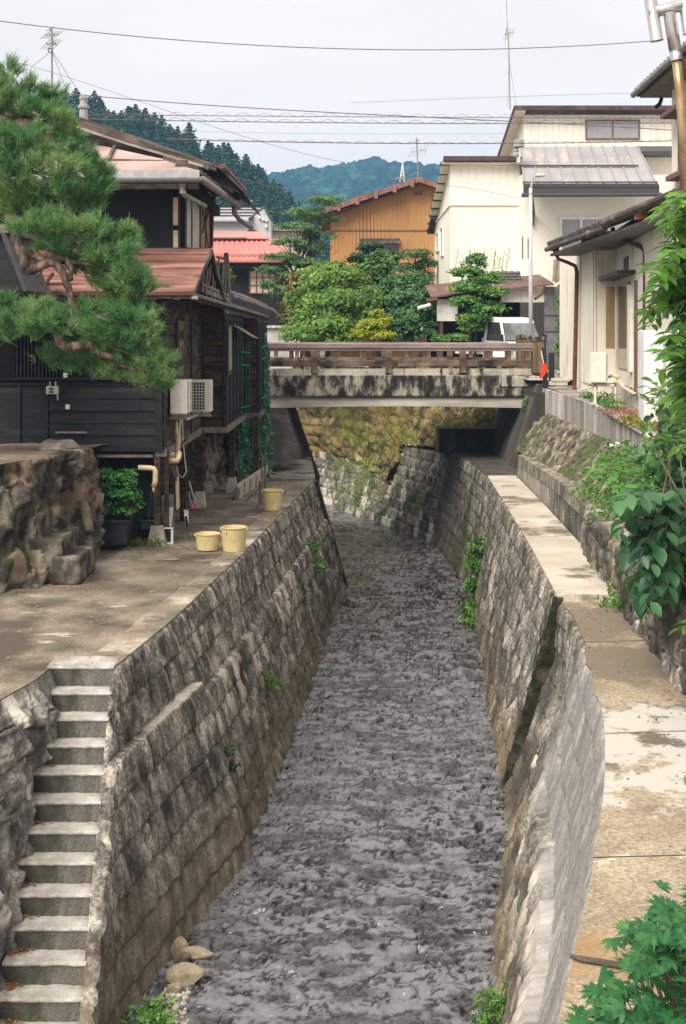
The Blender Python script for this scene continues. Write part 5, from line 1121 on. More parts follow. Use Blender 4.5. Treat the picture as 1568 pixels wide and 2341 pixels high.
for y in (481,488,495):
    mb = MB(); t = (503-y)/28; mb.bar(P(440,y,Yq-.4+1.9*t)+Vector((0,0,.05)), P(570+35*t,y,Yq-.4+1.9*t)+Vector((0,0,.05)), .05, .06); mb.build('roof_batten', m_dgutter, gh)
mb = MB(); mb.bar(P(570,503,Yq-.4)+Vector((0,-.05,.03)), P(605,475,Yq+1.5)+Vector((0,-.05,.03)), .1, .14); mb.bar(P(605,475,Yq-.1), P(622,505,Yq-.1), .06, .12); mb.build('verge_board', m_dgutter, gh)
for (x, y) in ((593,497),(601,501),(609,503),(608,517)):
    mb = MB(); p = P(x,y,Yq-.05); mb.lathe(p, [(.0,-.1),(.08,-.1),(.08,.0),(0,.0)], 10, (0,1,0)); mb.build('vent_cap', m_white, gh)
mb = MB(); mb.box(PX(619,72),72,5,PX(700,72),74,PZ(530,72)); mb.mi = 1; mb.box(PX(617,71.8),71.6,PZ(529,72),PX(705,72),74,PZ(520,72)); 
tag(mb.build('flat_roof_shed', [m_wh, m_groof]), 'small white outbuilding with flat grey roof beside the grey gabled house', 'shed')
# pale block wall left, seen over the bridge
bw = thing('block_wall', (-2.8,50,5.1), 'pale stained block wall with capping seen over the left end of the bridge', 'wall')
mb = MB(); mb.box(PX(560,50),50,4.8,PX(668,50),50.2,PZ(750,50)); mb.build('wall_face', mk('pale_block', [(.3,(.32,.3,.3)),(.6,(.5,.48,.47)),(.8,(.6,.58,.57))], scale=2.4, bump=.2), bw)
mb = MB(); mb.box(PX(560,50)-.1,49.9,PZ(750,50),PX(668,50)+.1,50.3,PZ(744,50)); mb.build('capping', m_concl, bw)

# --- cream house on the right
ch = thing('cream_house', (8,26,4.8), 'cream walled house with dark tiled eaves and brown drainpipes along the right bank', 'house')
A0, A1, B1, C1 = (PX(1327,33),33.0), (PX(1358,31),31.0), (PX(1405,31),31.0), (5.35,18.6)
FA, FB, FC = Face(A0,A1), Face(A1,B1), Face(B1,C1)
ztop = PZ(560,33)+.0
for s_, zb in ((FA,5.12),(FB,5.12),(FC,4.72)):
    mb = MB(); s_.box(mb, -.0, zb, s_.L, 8.75, -.3, 0); mb.build('wall', m_cr, ch)
mb = MB(); mb.prism([(A0[0],A0[1],4.6),(A1[0]+.1,A1[1],4.6),(B1[0],31.05,4.6),(12,31.05,4.6),(12,38,4.6),(A0[0]+.3,38,4.6)], (0,0,4.0)); mb.build('back_wall', m_cr, ch)
mb = MB(); FC.box(mb, .0, 4.6, FC.L, PZ(880,31)+.08, 0, .05); mb.build('plinth', m_concl, ch)
for (u) in (.03, FA.L-.03): mb = MB(); FA.box(mb, u-.02, 5.2, u+.02, 8.6, 0, .02); mb.build('corner_trim', m_seam, ch)
def cb(name, x0, y0, x1, y1, d0, d1, m, par=ch): mb = MB(); FC.pbox(mb, x0, y0, x1, y1, d0, d1); return mb.build(name, m, par)
wd_ = cb('window', 1413, 652, 1441, 846, .0, .03, m_glass)
cb('frame', 1441, 652, 1446, 850, .0, .07, m_frame_w, wd_); cb('frame', 1410, 652, 1413, 800, .0, .07, m_frame_w, wd_)
cb('hood', 1394, 638, 1453, 626, .0, .38, m_dark, wd_)
mb = MB(); p0 = FC.pt(.05, 0, 0); mb.box(PX(1385,30.4),30.35,PZ(797,30.4),PX(1405,30.4),30.42,PZ(655,30.4)); mb.build('storm_shutter', mk('tan_board', [(.3,(.3,.2,.09)),(.7,(.42,.3,.15))], scale=4, stretch=(1,1,.2)), ch)
cb('slot', 1427, 622, 1437, 585, .0, .02, m_dark)
cb('door_frame', 1456, 900, 1461, 640, .0, .06, m_frame_b); cb('door', 1461, 905, 1471, 636, .0, .03, m_frame_w)
mb = MB(); FB.pbox(mb, 1362, 880, 1364, 560, 0, .01); mb.build('seam', m_seam, ch)
# eaves and tile roof
E0 = Vector((5.25,33.4,PZ(560,33))); E1 = Vector((5.45,18,PZ(560,33))); sl_ = .36
W_ = 3.2
mb = MB(); q0, q1 = E0+Vector((W_,0,W_*sl_)), E1+Vector((W_,0,W_*sl_)); mb.prism([E0,E1,q1,q0], (0,0,-.09)); mb.build('roof', m_tile, ch)
mb = MB()
for i in range(60):
    t = i/59; a = E0.lerp(E1, t)+Vector((-.04,0,.03)); mb.tube([a, a+Vector((.5,0,.5*sl_)), a+Vector((3.2,0,3.2*sl_))], .075, 6)
o_ = mb.build('roof_tiles', m_tile, ch)
for t in (.035, .33, .62, .8):
    mb = MB(); a = E0.lerp(E1, t)+Vector((-.07,-.05,-.14)); mb.box(a.x-.02, a.y-.12, a.z-.03, a.x+.2, a.y+.0, a.z+.12); mb.build('beam_cap', m_copper, ch)
mb = MB(); mb.hexa([(E0.x+.02,E0.y,E0.z-.26),(6.2,33.2,E0.z-.26),(6.9,18,E0.z-.26),(E1.x+.02,E1.y,E1.z-.26),(E0.x+.02,E0.y,E0.z-.2),(6.2,33.2,E0.z-.2),(6.9,18,E0.z-.2),(E1.x+.02,E1.y,E1.z-.2)]); mb.build('soffit', mk('grey_soffit',[(.3,(.12,.12,.125)),(.7,(.24,.24,.245))],scale=2), ch)
mb = MB(); mb.tube([E0+Vector((-.05,.1,-.08)), E0.lerp(E1,.45)+Vector((-.06,0,-.11))], .065, 10); mb.build('gutter', m_ridge, ch)
mb = MB(); mb.tube([E0.lerp(E1,.455)+Vector((-.1,0,-.02)), E1+Vector((-.1,0,.03))], .07, 10); mb.build('gutter', m_ridge, ch)
mb = MB(); mb.tube([P(1540,462,22.5), P(1530,468,22.9), P(1527,480,23), P(1536,498,22.8), P(1568,512,22.2)], .05, 8); mb.tube([P(1525,462,23), P(1545,450,22.4), P(1590,440,21)], .07, 8); mb.build('gutter_pipe', m_rust, ch)
mb = MB(); mb.tube([P(1264,556,33.3), P(1267,572,33.2), P(1276,592,33.1), P(1298,600,33), P(1315,608,33), P(1319,622,33), P(1316,760,33), P(1313,892,33)], [.05,.045,.045,.045,.05,.055,.055,.055], 10); mb.build('downpipe', m_rust, ch)
mb = MB(); mb.tube([P(1400,520,28), P(1403,533,28), P(1425,548,27.6), P(1468,566,26.4), P(1475,575,26.2), P(1475,640,26), P(1473,800,26), P(1470,938,25.6)], [.05,.045,.045,.05,.05,.05,.045,.045], 10); mb.build('downpipe', m_rust, ch)
# upper storey
mb = MB(); mb.box(6.14,16,8.3,12,24.5,10.9); mb.build('upper_wall', m_cr, ch)
FU = Face((6.14,24.5),(6.14,16))
mb = MB(); FU.pbox(mb, 1557, 395, 1600, 262, 0, .05); sh_ = mb.build('shutter', m_dark, ch)
mb = MB()
u0, zz = FU.uz(1557, 395); u1, z1 = FU.uz(1600, 262); zlo = FU.uz(1557,395)[1]; zhi = FU.uz(1557,268)[1]
for i in range(22): z = zlo+(zhi-zlo)*i/22; FU.box(mb, u0+.03, z, u1, z+.03, .05, .075)
mb.build('louvre', m_ridge, sh_)
mb = MB(); FU.box(mb, u0-.35, zhi+.02, u1, zhi+.1, 0, .3); mb.build('hood', m_frame_b, sh_); mb = MB(); FU.box(mb, u0-.35, zlo-.12, u1, zlo-.03, 0, .2); mb.build('sill', m_frame_b, sh_)
mb = MB(); K0 = Vector((5.67,25.3,10.94)); K1 = Vector((5.45,16,10.94)); mb.hexa([(5.72,25.28,10.86),(6.6,25.28,10.86),(6.6,16,10.86),(5.5,16,10.86),(5.72,25.28,10.9),(6.6,25.28,10.9),(6.6,16,10.9),(5.5,16,10.9)]); mb.build('soffit', mk('stained_soffit',[(.3,(.2,.18,.14)),(.7,(.33,.3,.25))],scale=3,fine=.3), ch)
mb = MB(); q0, q1 = K0+Vector((4,0,1.5)), K1+Vector((4,0,1.5)); mb.prism([K0,K1,q1,q0], (0,0,-.07)); mb.build('upper_roof', m_tile, ch)
mb = MB()
for i in range(34):
    t = i/33; a = K0.lerp(K1, t)+Vector((-.03,0,.06)); mb.tube([a, a+Vector((4,0,1.5))], .06, 6)
mb.build('roof_tiles', m_tile, ch)
mb = MB(); mb.tube([K0+Vector((-.05,.1,-.0)), K1+Vector((-.05,0,0))], .06, 10); mb.build('gutter', m_gutter, ch)
mb = MB(); mb.tube([P(1498,246,24.9), P(1508,238,24.9), P(1512,226,25)], .04, 8); mb.build('gutter_pipe', m_dark, ch)
# steel H cowl chimney
m_steel = mk('stainless_steel', [(.3,(.45,.43,.43)),(.7,(.68,.66,.66))], scale=2, rough=.28, metal=.85, bump=.02, fine=.05)
chim = thing('chimney', (4.85,19,9.8), 'leaning steel stove chimney with twin-tube cowl at the top right corner', 'chimney')
ax = Vector((-.155,0,.988)).normalized(); b0_ = P(1546.5,135,19)
mb = MB(); mb.lathe(b0_, [(.09,-.02),(.09,.07),(.084,.075),(.084,.14),(.09,.145),(.088,.68)], 24, ax); mb.build('flue', m_steel, chim, True)
mb = MB(); mb.tube([b0_-ax*.0, b0_+Vector((.05,0,-.45)), b0_+Vector((.1,0,-1.2)), b0_+Vector((.13,0,-2.2))], [.072,.07,.068,.066], 16); mb.build('lower_pipe', mk('heat_stained_steel', [(.3,(.2,.12,.06)),(.55,(.42,.29,.16)),(.75,(.6,.52,.42))], scale=5, stretch=(1,1,.3), rough=.35, metal=.6, bump=.05), chim, True)
top_ = b0_+ax*.74; side = Vector((.96,-.1,.2)).normalized()
mb = MB(); mb.tube([top_-side*.3, top_+side*.3], .085, 18); mb.build('cross_tube', m_steel, chim, True)
for sg in (-1, 1):
    c = top_+side*.235*sg; mb = MB(); mb.tube([c-ax*.42, c-ax*.41, c+ax*.42], [.1,.09,.09], 20, caps=False); mb.tube([c-ax*.40, c+ax*.40], .078, 16); mb.build('cowl_tube', m_steel, chim, True)
# --- utility cabinet by the cream house
cab = thing('cabinet', (5.1,21.6,4.72), 'white metal cupboard with a small meter hatch at the near end of the cream house', 'cupboard')
mb = MB(); x0, x1 = PX(1472,21.6), PX(1517,21.6); mb.box(x0,21.6,PZ(972,21.6),x1,22.0,PZ(755,21.6)); mb.box(x1,21.7,PZ(985,21.6),x1+.6,22.0,PZ(755,21.6)); mb.build('body', mk('white_enamel', [(.3,(.58,.6,.62)),(.7,(.72,.73,.74))], scale=2, rough=.5), cab, bevel=.01)
mb = MB(); a, b_ = PX(1492,21.55), PX(1514,21.55); mb.box(a,21.56,PZ(899,21.55),b_,21.6,PZ(865,21.55)); h_ = mb.build('hatch', m_frame_w, cab, bevel=.006)
mb = MB(); mb.box(a+.04,21.545,PZ(893,21.55),b_-.04,21.56,PZ(880,21.55)); mb.build('meter_glass', m_cream, h_)
mb = MB(); mb.box(x0,21.585,PZ(908,21.55),x1,21.6,PZ(907,21.55)); mb.build('seam', m_seam, cab)
mb = MB(); mb.box(PX(1515,20.5),20.5,4.0,PX(1535,20.5),20.8,PZ(935,20.5)); tag(mb.build('gatepost', m_dark), 'dark square post half hidden by leaves beside the white cupboard', 'post')
# ================================================================== PROPS
def ac_unit(name, loc, rz, label, w_=.8, d_=.3, h_=.62, group=None):
    t = thing(name, (0,0,0), label, 'air conditioner', group); mr_ = .26 if w_ > .6 else .1
    mb = MB(); mb.box(-w_/2, 0, .03, w_/2, d_, h_); mb.build('casing', flat('ac_casing',(.66,.63,.57),.5), t, bevel=.02)
    mb = MB(); mb.box(-w_/2+.04, -.012, .07, w_/2-mr_, .002, h_-.04); g_ = mb.build('fan_opening', m_dark, t)
    mb = MB()
    n = 5
    for i in range(n+1): x = -w_/2+.04+(w_-.04-mr_)*i/n; mb.box(x-.0045, -.03, .06, x+.0045, -.014, h_-.03)
    for i in range(10): z = .07+(h_-.11)*i/9; mb.box(-w_/2+.04, -.032, z-.004, w_/2-mr_, -.018, z+.004)
    mb.build('grille', m_white, g_)
    mb = MB(); mb.lathe((-w_/2+.04+(w_-.04-mr_)/2, .0, h_/2), [(.01,-.016),(.11,-.0135),(.11,-.0125),(.01,-.0125)], 20, (0,1,0)); mb.build('fan_hub', m_dgutter, g_)
    mb = MB(); mb.box(-w_/2+.06,.02,0,-w_/2+.16,d_-.02,.03); mb.box(w_/2-.16,.02,0,w_/2-.06,d_-.02,.03); mb.build('foot', m_grey, t)
    t.location = loc; t.rotation_euler = (0,0,rz); return t
zz = PZ(952,24)
ac_unit('outdoor_unit', (-2.655,22.75,PZ(951,22.4)), R(90), 'beige air conditioner hung end-on on the black house, above the taped pipes', h_=.61, w_=.7, d_=.3)
ac_unit('outdoor_unit', (PX(456,23.7),23.7,PZ(946,23.7)), R(-3), 'white air conditioner with black fan grille on the side of the black house', w_=.40, d_=.3, h_=.61)
mb = MB(); a = P(432,947,25); zb_ = PZ(953,22.4)-.03; mb.bar((-3.02,22.6,zb_), (-2.62,22.6,zb_), .04, .05); mb.bar((-3.02,23.0,zb_), (-2.62,23.0,zb_), .04, .05); mb.bar((-2.64,22.4,zb_), (-2.64,24.1,zb_-.02), .04, .04); mb.bar((-3.0,23.9,zb_-.03), (-2.4,23.9,zb_-.03), .05, .05)
tag(mb.build('wall_bracket', m_grey), 'metal bracket carrying the two air conditioners on the black house', 'bracket')
acr = ac_unit('outdoor_unit', (PX(1383,28.2),28.0,PZ(877,28)), R(78), 'white air conditioner seen end-on, raised on a stand in front of the cream house', w_=.75, d_=.34, h_=.66)
st2 = thing('stand', (PX(1384,28),28,4.72), 'white angle-iron stand holding the air conditioner by the cream house', 'stand')
for x, y in ((1360,27.8),(1406,27.8),(1362,28.5),(1404,28.5)):
    mb = MB(); mb.box(PX(x,y)-.02,y-.02,4.76,PX(x,y)+.02,y+.02,PZ(878,28)); mb.build('leg', m_white, st2)
mb = MB(); mb.bar((PX(1358,27.8),27.8,PZ(880,28)),(PX(1408,27.8),27.8,PZ(880,28)),.04,.05); mb.bar((PX(1358,28.5),28.5,PZ(880,28)),(PX(1406,28.5),28.5,PZ(880,28)),.04,.05); mb.build('top_frame', m_white, st2)
mb = MB(); mb.box(PX(1390,27.8)-.25,27.7,4.72,PX(1412,27.8)+.05,28.6,4.84); tag(mb.build('concrete_slab', m_concl, None, bevel=.01), 'pale concrete slab beneath the air conditioner stand', 'slab')
mb = MB(); mb.tube([P(1392,862,27.9), P(1400,858,27.8), P(1412,862,27.8), P(1416,872,27.8), P(1425,885,27.5), P(1455,903,26.6), P(1470,912,26.3)], [.03,.04,.05,.045,.035,.03,.03], 8)
tag(mb.build('duct_hose', m_cream), 'cream insulated hose running from the air conditioner along the cream house wall', 'hose')
p = P(1284,872,33); mb = MB(); mb.box(p.x-.3,33,5.02,p.x+.15,33.2,5.12); mb.box(p.x-.25,32.98,5.12,p.x+.2,33.18,5.2); tag(mb.build('hollow_block', m_concl, None, bevel=.01), 'stack of pale concrete blocks on the verge beside the brown drainpipe', 'block')
mb = MB(); mb.bar(P(1322,893,29.5), P(1352,886,29.8), .06, .03); tag(mb.build('plank', m_white), 'white plank lying on the grass by the garden wall', 'plank')
mb = MB(); mb.tube([P(1389,1020,23.6), P(1413,1018,23.0)], .055, 12); tag(mb.build('drain_outlet', m_white, None, True), 'white plastic drain pipe end sticking out of the rubble slope', 'pipe')

# buckets ---------------------------------------------------------------
m_buck = mk('yellow_plastic', [(.3,(.6,.48,.24)),(.6,(.72,.6,.33)),(.8,(.78,.68,.42))], scale=3, rough=.45, bump=.03, fine=.06, spots=[((.42,.38,.2), 2.5, .58, .7, (1,1,.4), 3)])
def bucket(x, yb, dia_px, h_px, label, tub=False, taper=.84):
    p = G(x, yb, H1); s = p.y/F; r = dia_px*s/2; h = h_px*s; p = Vector((p.x, p.y+r*.8, ZP+.012)); t = thing('tub' if tub else 'bucket', p, label, 'tub' if tub else 'bucket')
    rb = r*taper
    mb = MB(); mb.lathe(p, [(0,.012),(rb*.93,.012),(rb,.0),(rb*1.0,.015),(rb+(r-rb)*.5,h*.5),(r*.965,h*.9),(r*.965,h*.93),(r,h*.935),(r*1.0,h*.985),(r*.985,h),(r*.94,h),(r*.93,h*.97),(rb*.96,.03),(0,.03)], 40); mb.build('shell', m_buck, t, True)
    mb = MB()
    for sg in (-1, 1): mb.hexa([(p.x+sg*r*.98-.02,p.y-.05,p.z+h*.86),(p.x+sg*r*.98+.02,p.y-.05,p.z+h*.86),(p.x+sg*r*.98+.02,p.y+.05,p.z+h*.86),(p.x+sg*r*.98-.02,p.y+.05,p.z+h*.86),(p.x+sg*r*.98-.02,p.y-.05,p.z+h*.95),(p.x+sg*r*.98+.02,p.y-.05,p.z+h*.95),(p.x+sg*r*.98+.02,p.y+.05,p.z+h*.95),(p.x+sg*r*.98-.02,p.y+.05,p.z+h*.95)])
    mb.v = mb.v[:]; mb.build('rim_grip', m_buck, t)
    if not tub and dia_px > 55:
        a = p+Vector((-r*.55, -r*.80, h*.72)); mb = MB(); mb.prism([a, a+Vector((.09,-.02,0)), a+Vector((.09,-.02,.045)), a+Vector((0,0,.045))], (0,.01,0)); mb.build('label_plate', m_dark, t)
    return t
bucket(533, 1265, 60, 56, 'tall yellow bucket with dark label beside the low tub on the platform edge')
bucket(473, 1262, 59, 38, 'low wide pale yellow tub next to the labelled bucket', True, .86)
bucket(622, 1170, 48, 47, 'yellow bucket standing alone beside the two leaning poles', False, .82)
# poles behind the far bucket
p0 = G(600,1166,H1)
for i, (xa, ya, xb, yb_) in enumerate(((596,1166,600,1043),(604,1166,606,1052))):
    mb = MB(); Y = G(600,1160,H1).y+.2*i; mb.tube([P(xa,ya,Y), P(xb,yb_,Y)], [.022,.02], 7)
    if i == 0: mb.lathe(P(xa,ya-2,Y), [(.0,.0),(.09,.0),(.1,.05),(.03,.09)], 10); mb.tube([P(xa-1,1150,Y), P(xa-1,1100,Y)], .035, 7)
    tag(mb.build('broom' if i == 0 else 'stick', m_greywood), ('old broom with dark bristles upright behind the lone bucket' if i == 0 else 'thin wooden stick leaning beside the broom'), 'broom' if i == 0 else 'stick')
# curb blocks along the far part of the platform
pts_ = [G(x, y, H1) for x, y in ((541,1144),(553,1133),(566,1124),(580,1114),(594,1104),(608,1094),(618,1086))]
for i, (a, b_) in enumerate(zip(pts_[:-1], pts_[1:])):
    mb = MB(); a2 = a.lerp(b_, .06); b2 = a.lerp(b_, .93); mb.bar(a2+Vector((0,0,.15)), b2+Vector((0,0,.15)), .1, .3)
    tag(mb.build('curb_block', m_concl, None, bevel=.012), ['nearest','second','third','fourth','fifth','farthest'][i]+' upright concrete block of the row edging the ivy bed', 'block', 'upright blocks edging the ivy bed')
# hose along the curb
mb = MB(); mb.tube([G(560,1148,H1), G(590,1118,H1), G(612,1098,H1)+Vector((.05,0,0)), P(610,1080,32.5), P(640,1088,32), P(720,1093,31.5)], .018, 6); tag(mb.build('garden_hose', flat('green_hose',(.03,.09,.05),.5), None, True), 'thin dark green hose lying along the curb blocks and across the apron joint', 'hose')
# pipes under the house
Yp = 21.7
mb = MB(); mb.tube([P(316,1069,Yp), P(345,1070,Yp), P(352,1072,Yp), P(355,1078,Yp), P(355,1100,Yp), P(351,1112,Yp)], .045, 10); mb.tube([P(351,1112,Yp), P(351,1125,Yp)], .022, 8); tag(mb.build('drain_pipe', m_pipe, None, True), 'cream elbow pipe sticking out below the black house above the planter', 'pipe')
mb = MB(); mb.tube([P(368,1053,22.2), P(398,1053,22.2), P(405,1053,22.2), P(408,1047,22.2), P(409,1035,22.3)], .05, 10); mb.tube([P(368,1040,22.4), P(400,1040,22.4)], .045, 8); tag(mb.build('drain_pipe', m_pipe, None, True), 'cream waste pipe bending under the house corner below the air conditioners', 'pipe')
mb = MB(); mb.tube([P(404,955,23.6), P(400,985,23.4), P(406,1000,23.3), P(406,1035,23)], [.05,.045,.055,.045], 8); mb.tube([P(411,955,23.7), P(407,985,23.5), P(409,1010,23.3)], [.035,.05,.04], 8)
tag(mb.build('taped_pipes', m_pipe, None, True), 'taped cream pipes running down from the end-on air conditioner', 'pipe')
mb = MB(); mb.tube([P(417,958,23.5), P(418,1000,23.4), P(422,1050,23.2), P(426,1078,23.1), P(418,1092,23.1), P(408,1085,23.1), P(403,1065,23.1)], .009, 5); tag(mb.build('cable', m_white, None, True), 'thin white cable looping under the house corner', 'cable')
mb = MB(); mb.tube([P(399,985,23.3), P(398,1010,23.2), P(404,1020,23.1), P(430,1000,23.4), P(395,1040,23)], .014, 5); tag(mb.build('cable', flat('blue_cable',(.03,.06,.14),.5), None, True), 'dark blue cable bundle wound on the house sill below the air conditioner', 'cable')
mb = MB(); mb.tube([P(415,718,24.2), P(420,722,24.2), P(420,760,24.2), P(420,870,24.2)], [.05,.055,.05,.05], 10); mb.box(PX(413,24.3),24.2,PZ(733,24.2),PX(428,24.3),24.4,PZ(716,24.2)); tag(mb.build('downpipe', m_ridge, None), 'dark rusty pipe running down the side wall to the air conditioners', 'pipe')
mb = MB(); mb.tube([P(403,1100,22.6), P(405,1165,22.5)], .02, 6); mb.tube([P(406,1090,22.7), P(408,1160,22.6)], .022, 6); tag(mb.build('stick', m_pipe), 'two pale sticks leaning on the stilt beneath the house corner', 'stick')
# planter box with shrub's dark tank
p = G(230,1236,H1); xx0, xx1 = PX(232,21.6), PX(300,21.6)
mb = MB(); mb.hexa([(xx0+.03,21.2,ZP+.1),(xx1-.03,21.2,ZP+.1),(xx1-.03,21.8,ZP+.1),(xx0+.03,21.8,ZP+.1),(xx0,21.15,PZ(1184,21.5)),(xx1,21.15,PZ(1184,21.5)),(xx1,21.85,PZ(1184,21.5)),(xx0,21.85,PZ(1184,21.5))])
mb.box(xx0-.03,21.12,PZ(1188,21.5),xx1+.03,21.88,PZ(1183,21.5)); tag(mb.build('water_tank', mk('dark_slate',[(.3,(.018,.018,.02)),(.7,(.045,.045,.05))],scale=2,rough=.6), None, bevel=.01), 'dark square tank on bricks under the leafy shrub', 'tank')
for (x, y, lb) in ((236,1243,'orange brick under the left side of the dark tank'),(303,1242,'orange brick under the right side of the dark tank')):
    q = G(x, y+4, H1); mb = MB(); mb.box(q.x-.12,q.y-.05,ZP,q.x+.12,q.y+.1,ZP+.075); tag(mb.build('brick', mk('brick_orange',[(.3,(.25,.11,.06)),(.7,(.42,.2,.12))],scale=8,bump=.3), None, bevel=.006), lb, 'brick')
# detergent bottle on a post
bt = thing('bottle', P(217,1199,21.2), 'white plastic jug with blue lettering standing on the dark stump by the shrub', 'jug')
b = P(217,1198,21.2)
mb = MB(); mb.hexa([(b.x-.085,b.y-.06,b.z),(b.x+.085,b.y-.06,b.z),(b.x+.085,b.y+.06,b.z),(b.x-.085,b.y+.06,b.z),(b.x-.075,b.y-.055,b.z+.22),(b.x+.085,b.y-.055,b.z+.22),(b.x+.085,b.y+.055,b.z+.22),(b.x-.075,b.y+.055,b.z+.22)]); mb.prism([(b.x-.075,b.y-.05,b.z+.22),(b.x+.085,b.y-.05,b.z+.22),(b.x+.07,b.y-.05,b.z+.26),(b.x-.02,b.y-.05,b.z+.27)],(0,.1,0)); mb.build('body', m_white, bt, bevel=.012)
mb = MB(); mb.lathe((b.x+.02,b.y,b.z+.26), [(.03,0),(.03,.03),(0,.03)], 12); mb.build('cap', flat('yellow_cap',(.5,.36,.05)), bt)
mb = MB(); mb.prism([(b.x-.075,b.y-.064,b.z+.05),(b.x+.07,b.y-.064,b.z+.09),(b.x+.07,b.y-.064,b.z+.125),(b.x-.075,b.y-.064,b.z+.085)],(0,.006,0)); mb.bar((b.x-.06,b.y-.063,b.z+.11),(b.x-.045,b.y-.063,b.z+.155),.006,.014,(1,0,0)); mb.bar((b.x-.03,b.y-.063,b.z+.115),(b.x-.02,b.y-.063,b.z+.15),.006,.014,(1,0,0)); mb.bar((b.x+.02,b.y-.063,b.z+.14),(b.x+.06,b.y-.063,b.z+.15),.006,.02); mb.bar((b.x+.02,b.y-.063,b.z+.165),(b.x+.05,b.y-.063,b.z+.172),.006,.012)
mb.build('blue_lettering', flat('blue_print',(.03,.16,.5),.5), bt)
mb = MB(); mb.tube([P(219,1248,21.25), P(217,1200,21.22)], [.1,.08], 9); tag(mb.build('stump', m_rock2, None, True), 'dark slim stump carrying the white jug', 'stump')
# white rack with dark bottle, grey box, crate
rk2 = thing('rack', G(380,1246,H1), 'white wire frame with dark cylinder beside the nearest stilt footing', 'rack')
q = G(381,1244,H1)
for x in (368,393): mb = MB(); mb.box(PX(x,q.y)-.02,q.y,ZP,PX(x,q.y)+.02,q.y+.03,PZ(1206,q.y)); mb.build('upright', m_white, rk2)
mb = MB(); mb.box(PX(366,q.y),q.y-.01,PZ(1209,q.y),PX(396,q.y),q.y+.04,PZ(1206,q.y)); mb.box(PX(378,q.y),q.y-.01,ZP+.0,PX(396,q.y),q.y+.04,ZP+.03); mb.build('crossbar', m_white, rk2)
mb = MB(); mb.lathe((PX(383,q.y),q.y+.08,ZP+.04), [(0,0),(.06,0),(.065,.2),(.05,.24),(0,.24)], 16); mb.build('cylinder', flat('dark_blue_plastic',(.012,.02,.035),.3), rk2, True)
mb = MB(); mb.lathe((PX(369,q.y),q.y,PZ(1201,q.y)), [(0,-.02),(.05,-.02),(.06,.02),(0,.04)], 14, (0,1,0)); mb.build('reel', m_dark, rk2)
mb = MB(); mb.prism([P(378,1206,22.1), P(391,1206,22.1), P(396,1160,22.2), P(386,1160,22.2)], (0,.03,0)); tag(mb.build('board', m_white), 'white narrow board leaning behind the wire frame', 'board')
mb = MB(); mb.prism([P(424,1205,23.3), P(428,1206,23.3), P(431,1192,23.4), P(430,1166,23.6), P(420,1166,23.6), P(421,1178,23.4)], (0,.03,0)); mb.mi = 1; mb.prism([P(424.5,1206,23.25), P(431,1204,23.25), P(427,1180,23.3), P(422,1181,23.3)], (0,.02,0)); tag(mb.build('board', [m_white, m_dark]), 'small white and black board propped against the second footing', 'board')
mb = MB(); mb.box(PX(324,22),21.9,PZ(1208,22),PX(354,22),22.2,PZ(1186,22)); mb.box(PX(322,22),21.85,PZ(1190,22),PX(356,22),22.25,PZ(1186,22)); tag(mb.build('crate', flat('grey_blue_crate',(.04,.05,.055),.6), None, bevel=.01), 'dark grey-blue plastic crate beside the front stilt', 'crate')
mb = MB(); mb.hexa([(PX(368,22.3),22.3,ZP+.1),(PX(392,22.3),22.3,ZP+.1),(PX(392,22.3),22.7,ZP+.1),(PX(368,22.3),22.7,ZP+.1),(PX(367,22.3),22.3,PZ(1135,22.3)),(PX(392,22.3),22.3,PZ(1135,22.3)),(PX(392,22.3),22.7,PZ(1135,22.3)),(PX(367,22.3),22.7,PZ(1135,22.3))]); tag(mb.build('sack', mk('grey_sack',[(.3,(.09,.09,.1)),(.7,(.24,.23,.23))],scale=5,bump=.5), None, bevel=.03), 'grey lumpy sack standing behind the front stilt', 'sack')
mb = MB(); mb.tube([P(352,1120,22), P(345,1140,22), P(340,1190,22)], .016, 6); mb.tube([P(338,1145,22), P(338,1190,22)], .014, 6); mb.box(PX(342,22.1),22.1,PZ(1190,22),PX(351,22.1),22.15,PZ(1128,22)); tag(mb.build('hose_frame', flat('teal_metal',(.02,.06,.07),.5), None), 'teal pipework hanging from the cream elbow pipe', 'pipe')
mb = MB(); mb.tube([P(432,1100,24.2), P(440,1130,24), P(447,1155,23.8)], .02, 6); mb.tube([P(431,1125,24.1), P(437,1155,23.9)], .02, 6); mb.mi = 1; mb.tube([P(447,1150,23.8), P(449,1158,23.8)], .03, 6); mb.tube([P(436,1152,23.9), P(438,1162,23.9)], .03, 6); tag(mb.build('tongs', [m_grey, flat('pink_tip',(.6,.12,.18))]), 'grey tongs with pink tips leaning on a footing', 'tongs')
mb = MB(); mb.tube([G(1372,1297,H1)+Vector((0,.15,.05)), G(1392,1299,H1)+Vector((.1,.15,.06))], .018, 7); mb.tube([G(1372,1303,H1)+Vector((0,.1,.03)), G(1391,1306,H1)+Vector((.1,.1,.03))], .018, 7); mb.mi = 1; mb.tube([G(1367,1303,H1)+Vector((0,.1,.03)), G(1375,1303,H1)+Vector((0,.1,.03))], .026, 8)
tag(mb.build('clamp', [m_greywood, flat('red_plastic',(.55,.06,.03))]), 'small pale-handled tool with a red tip lying on the right ledge', 'tool')
# fallen pole on near ledge
a = G(1303,2201,H2); b_ = G(1445,2227,H2); mb = MB(); mb.tube([a+Vector((0,0,.04)), a.lerp(b_,.2)+Vector((0,0,.035)), b_+Vector((0,0,.04)), b_+Vector((.5,-.1,.05))], [.012,.018,.02,.02], 7); tag(mb.build('stick', m_ridge), 'dark bare stick lying across the near ledge at the lower right', 'stick')
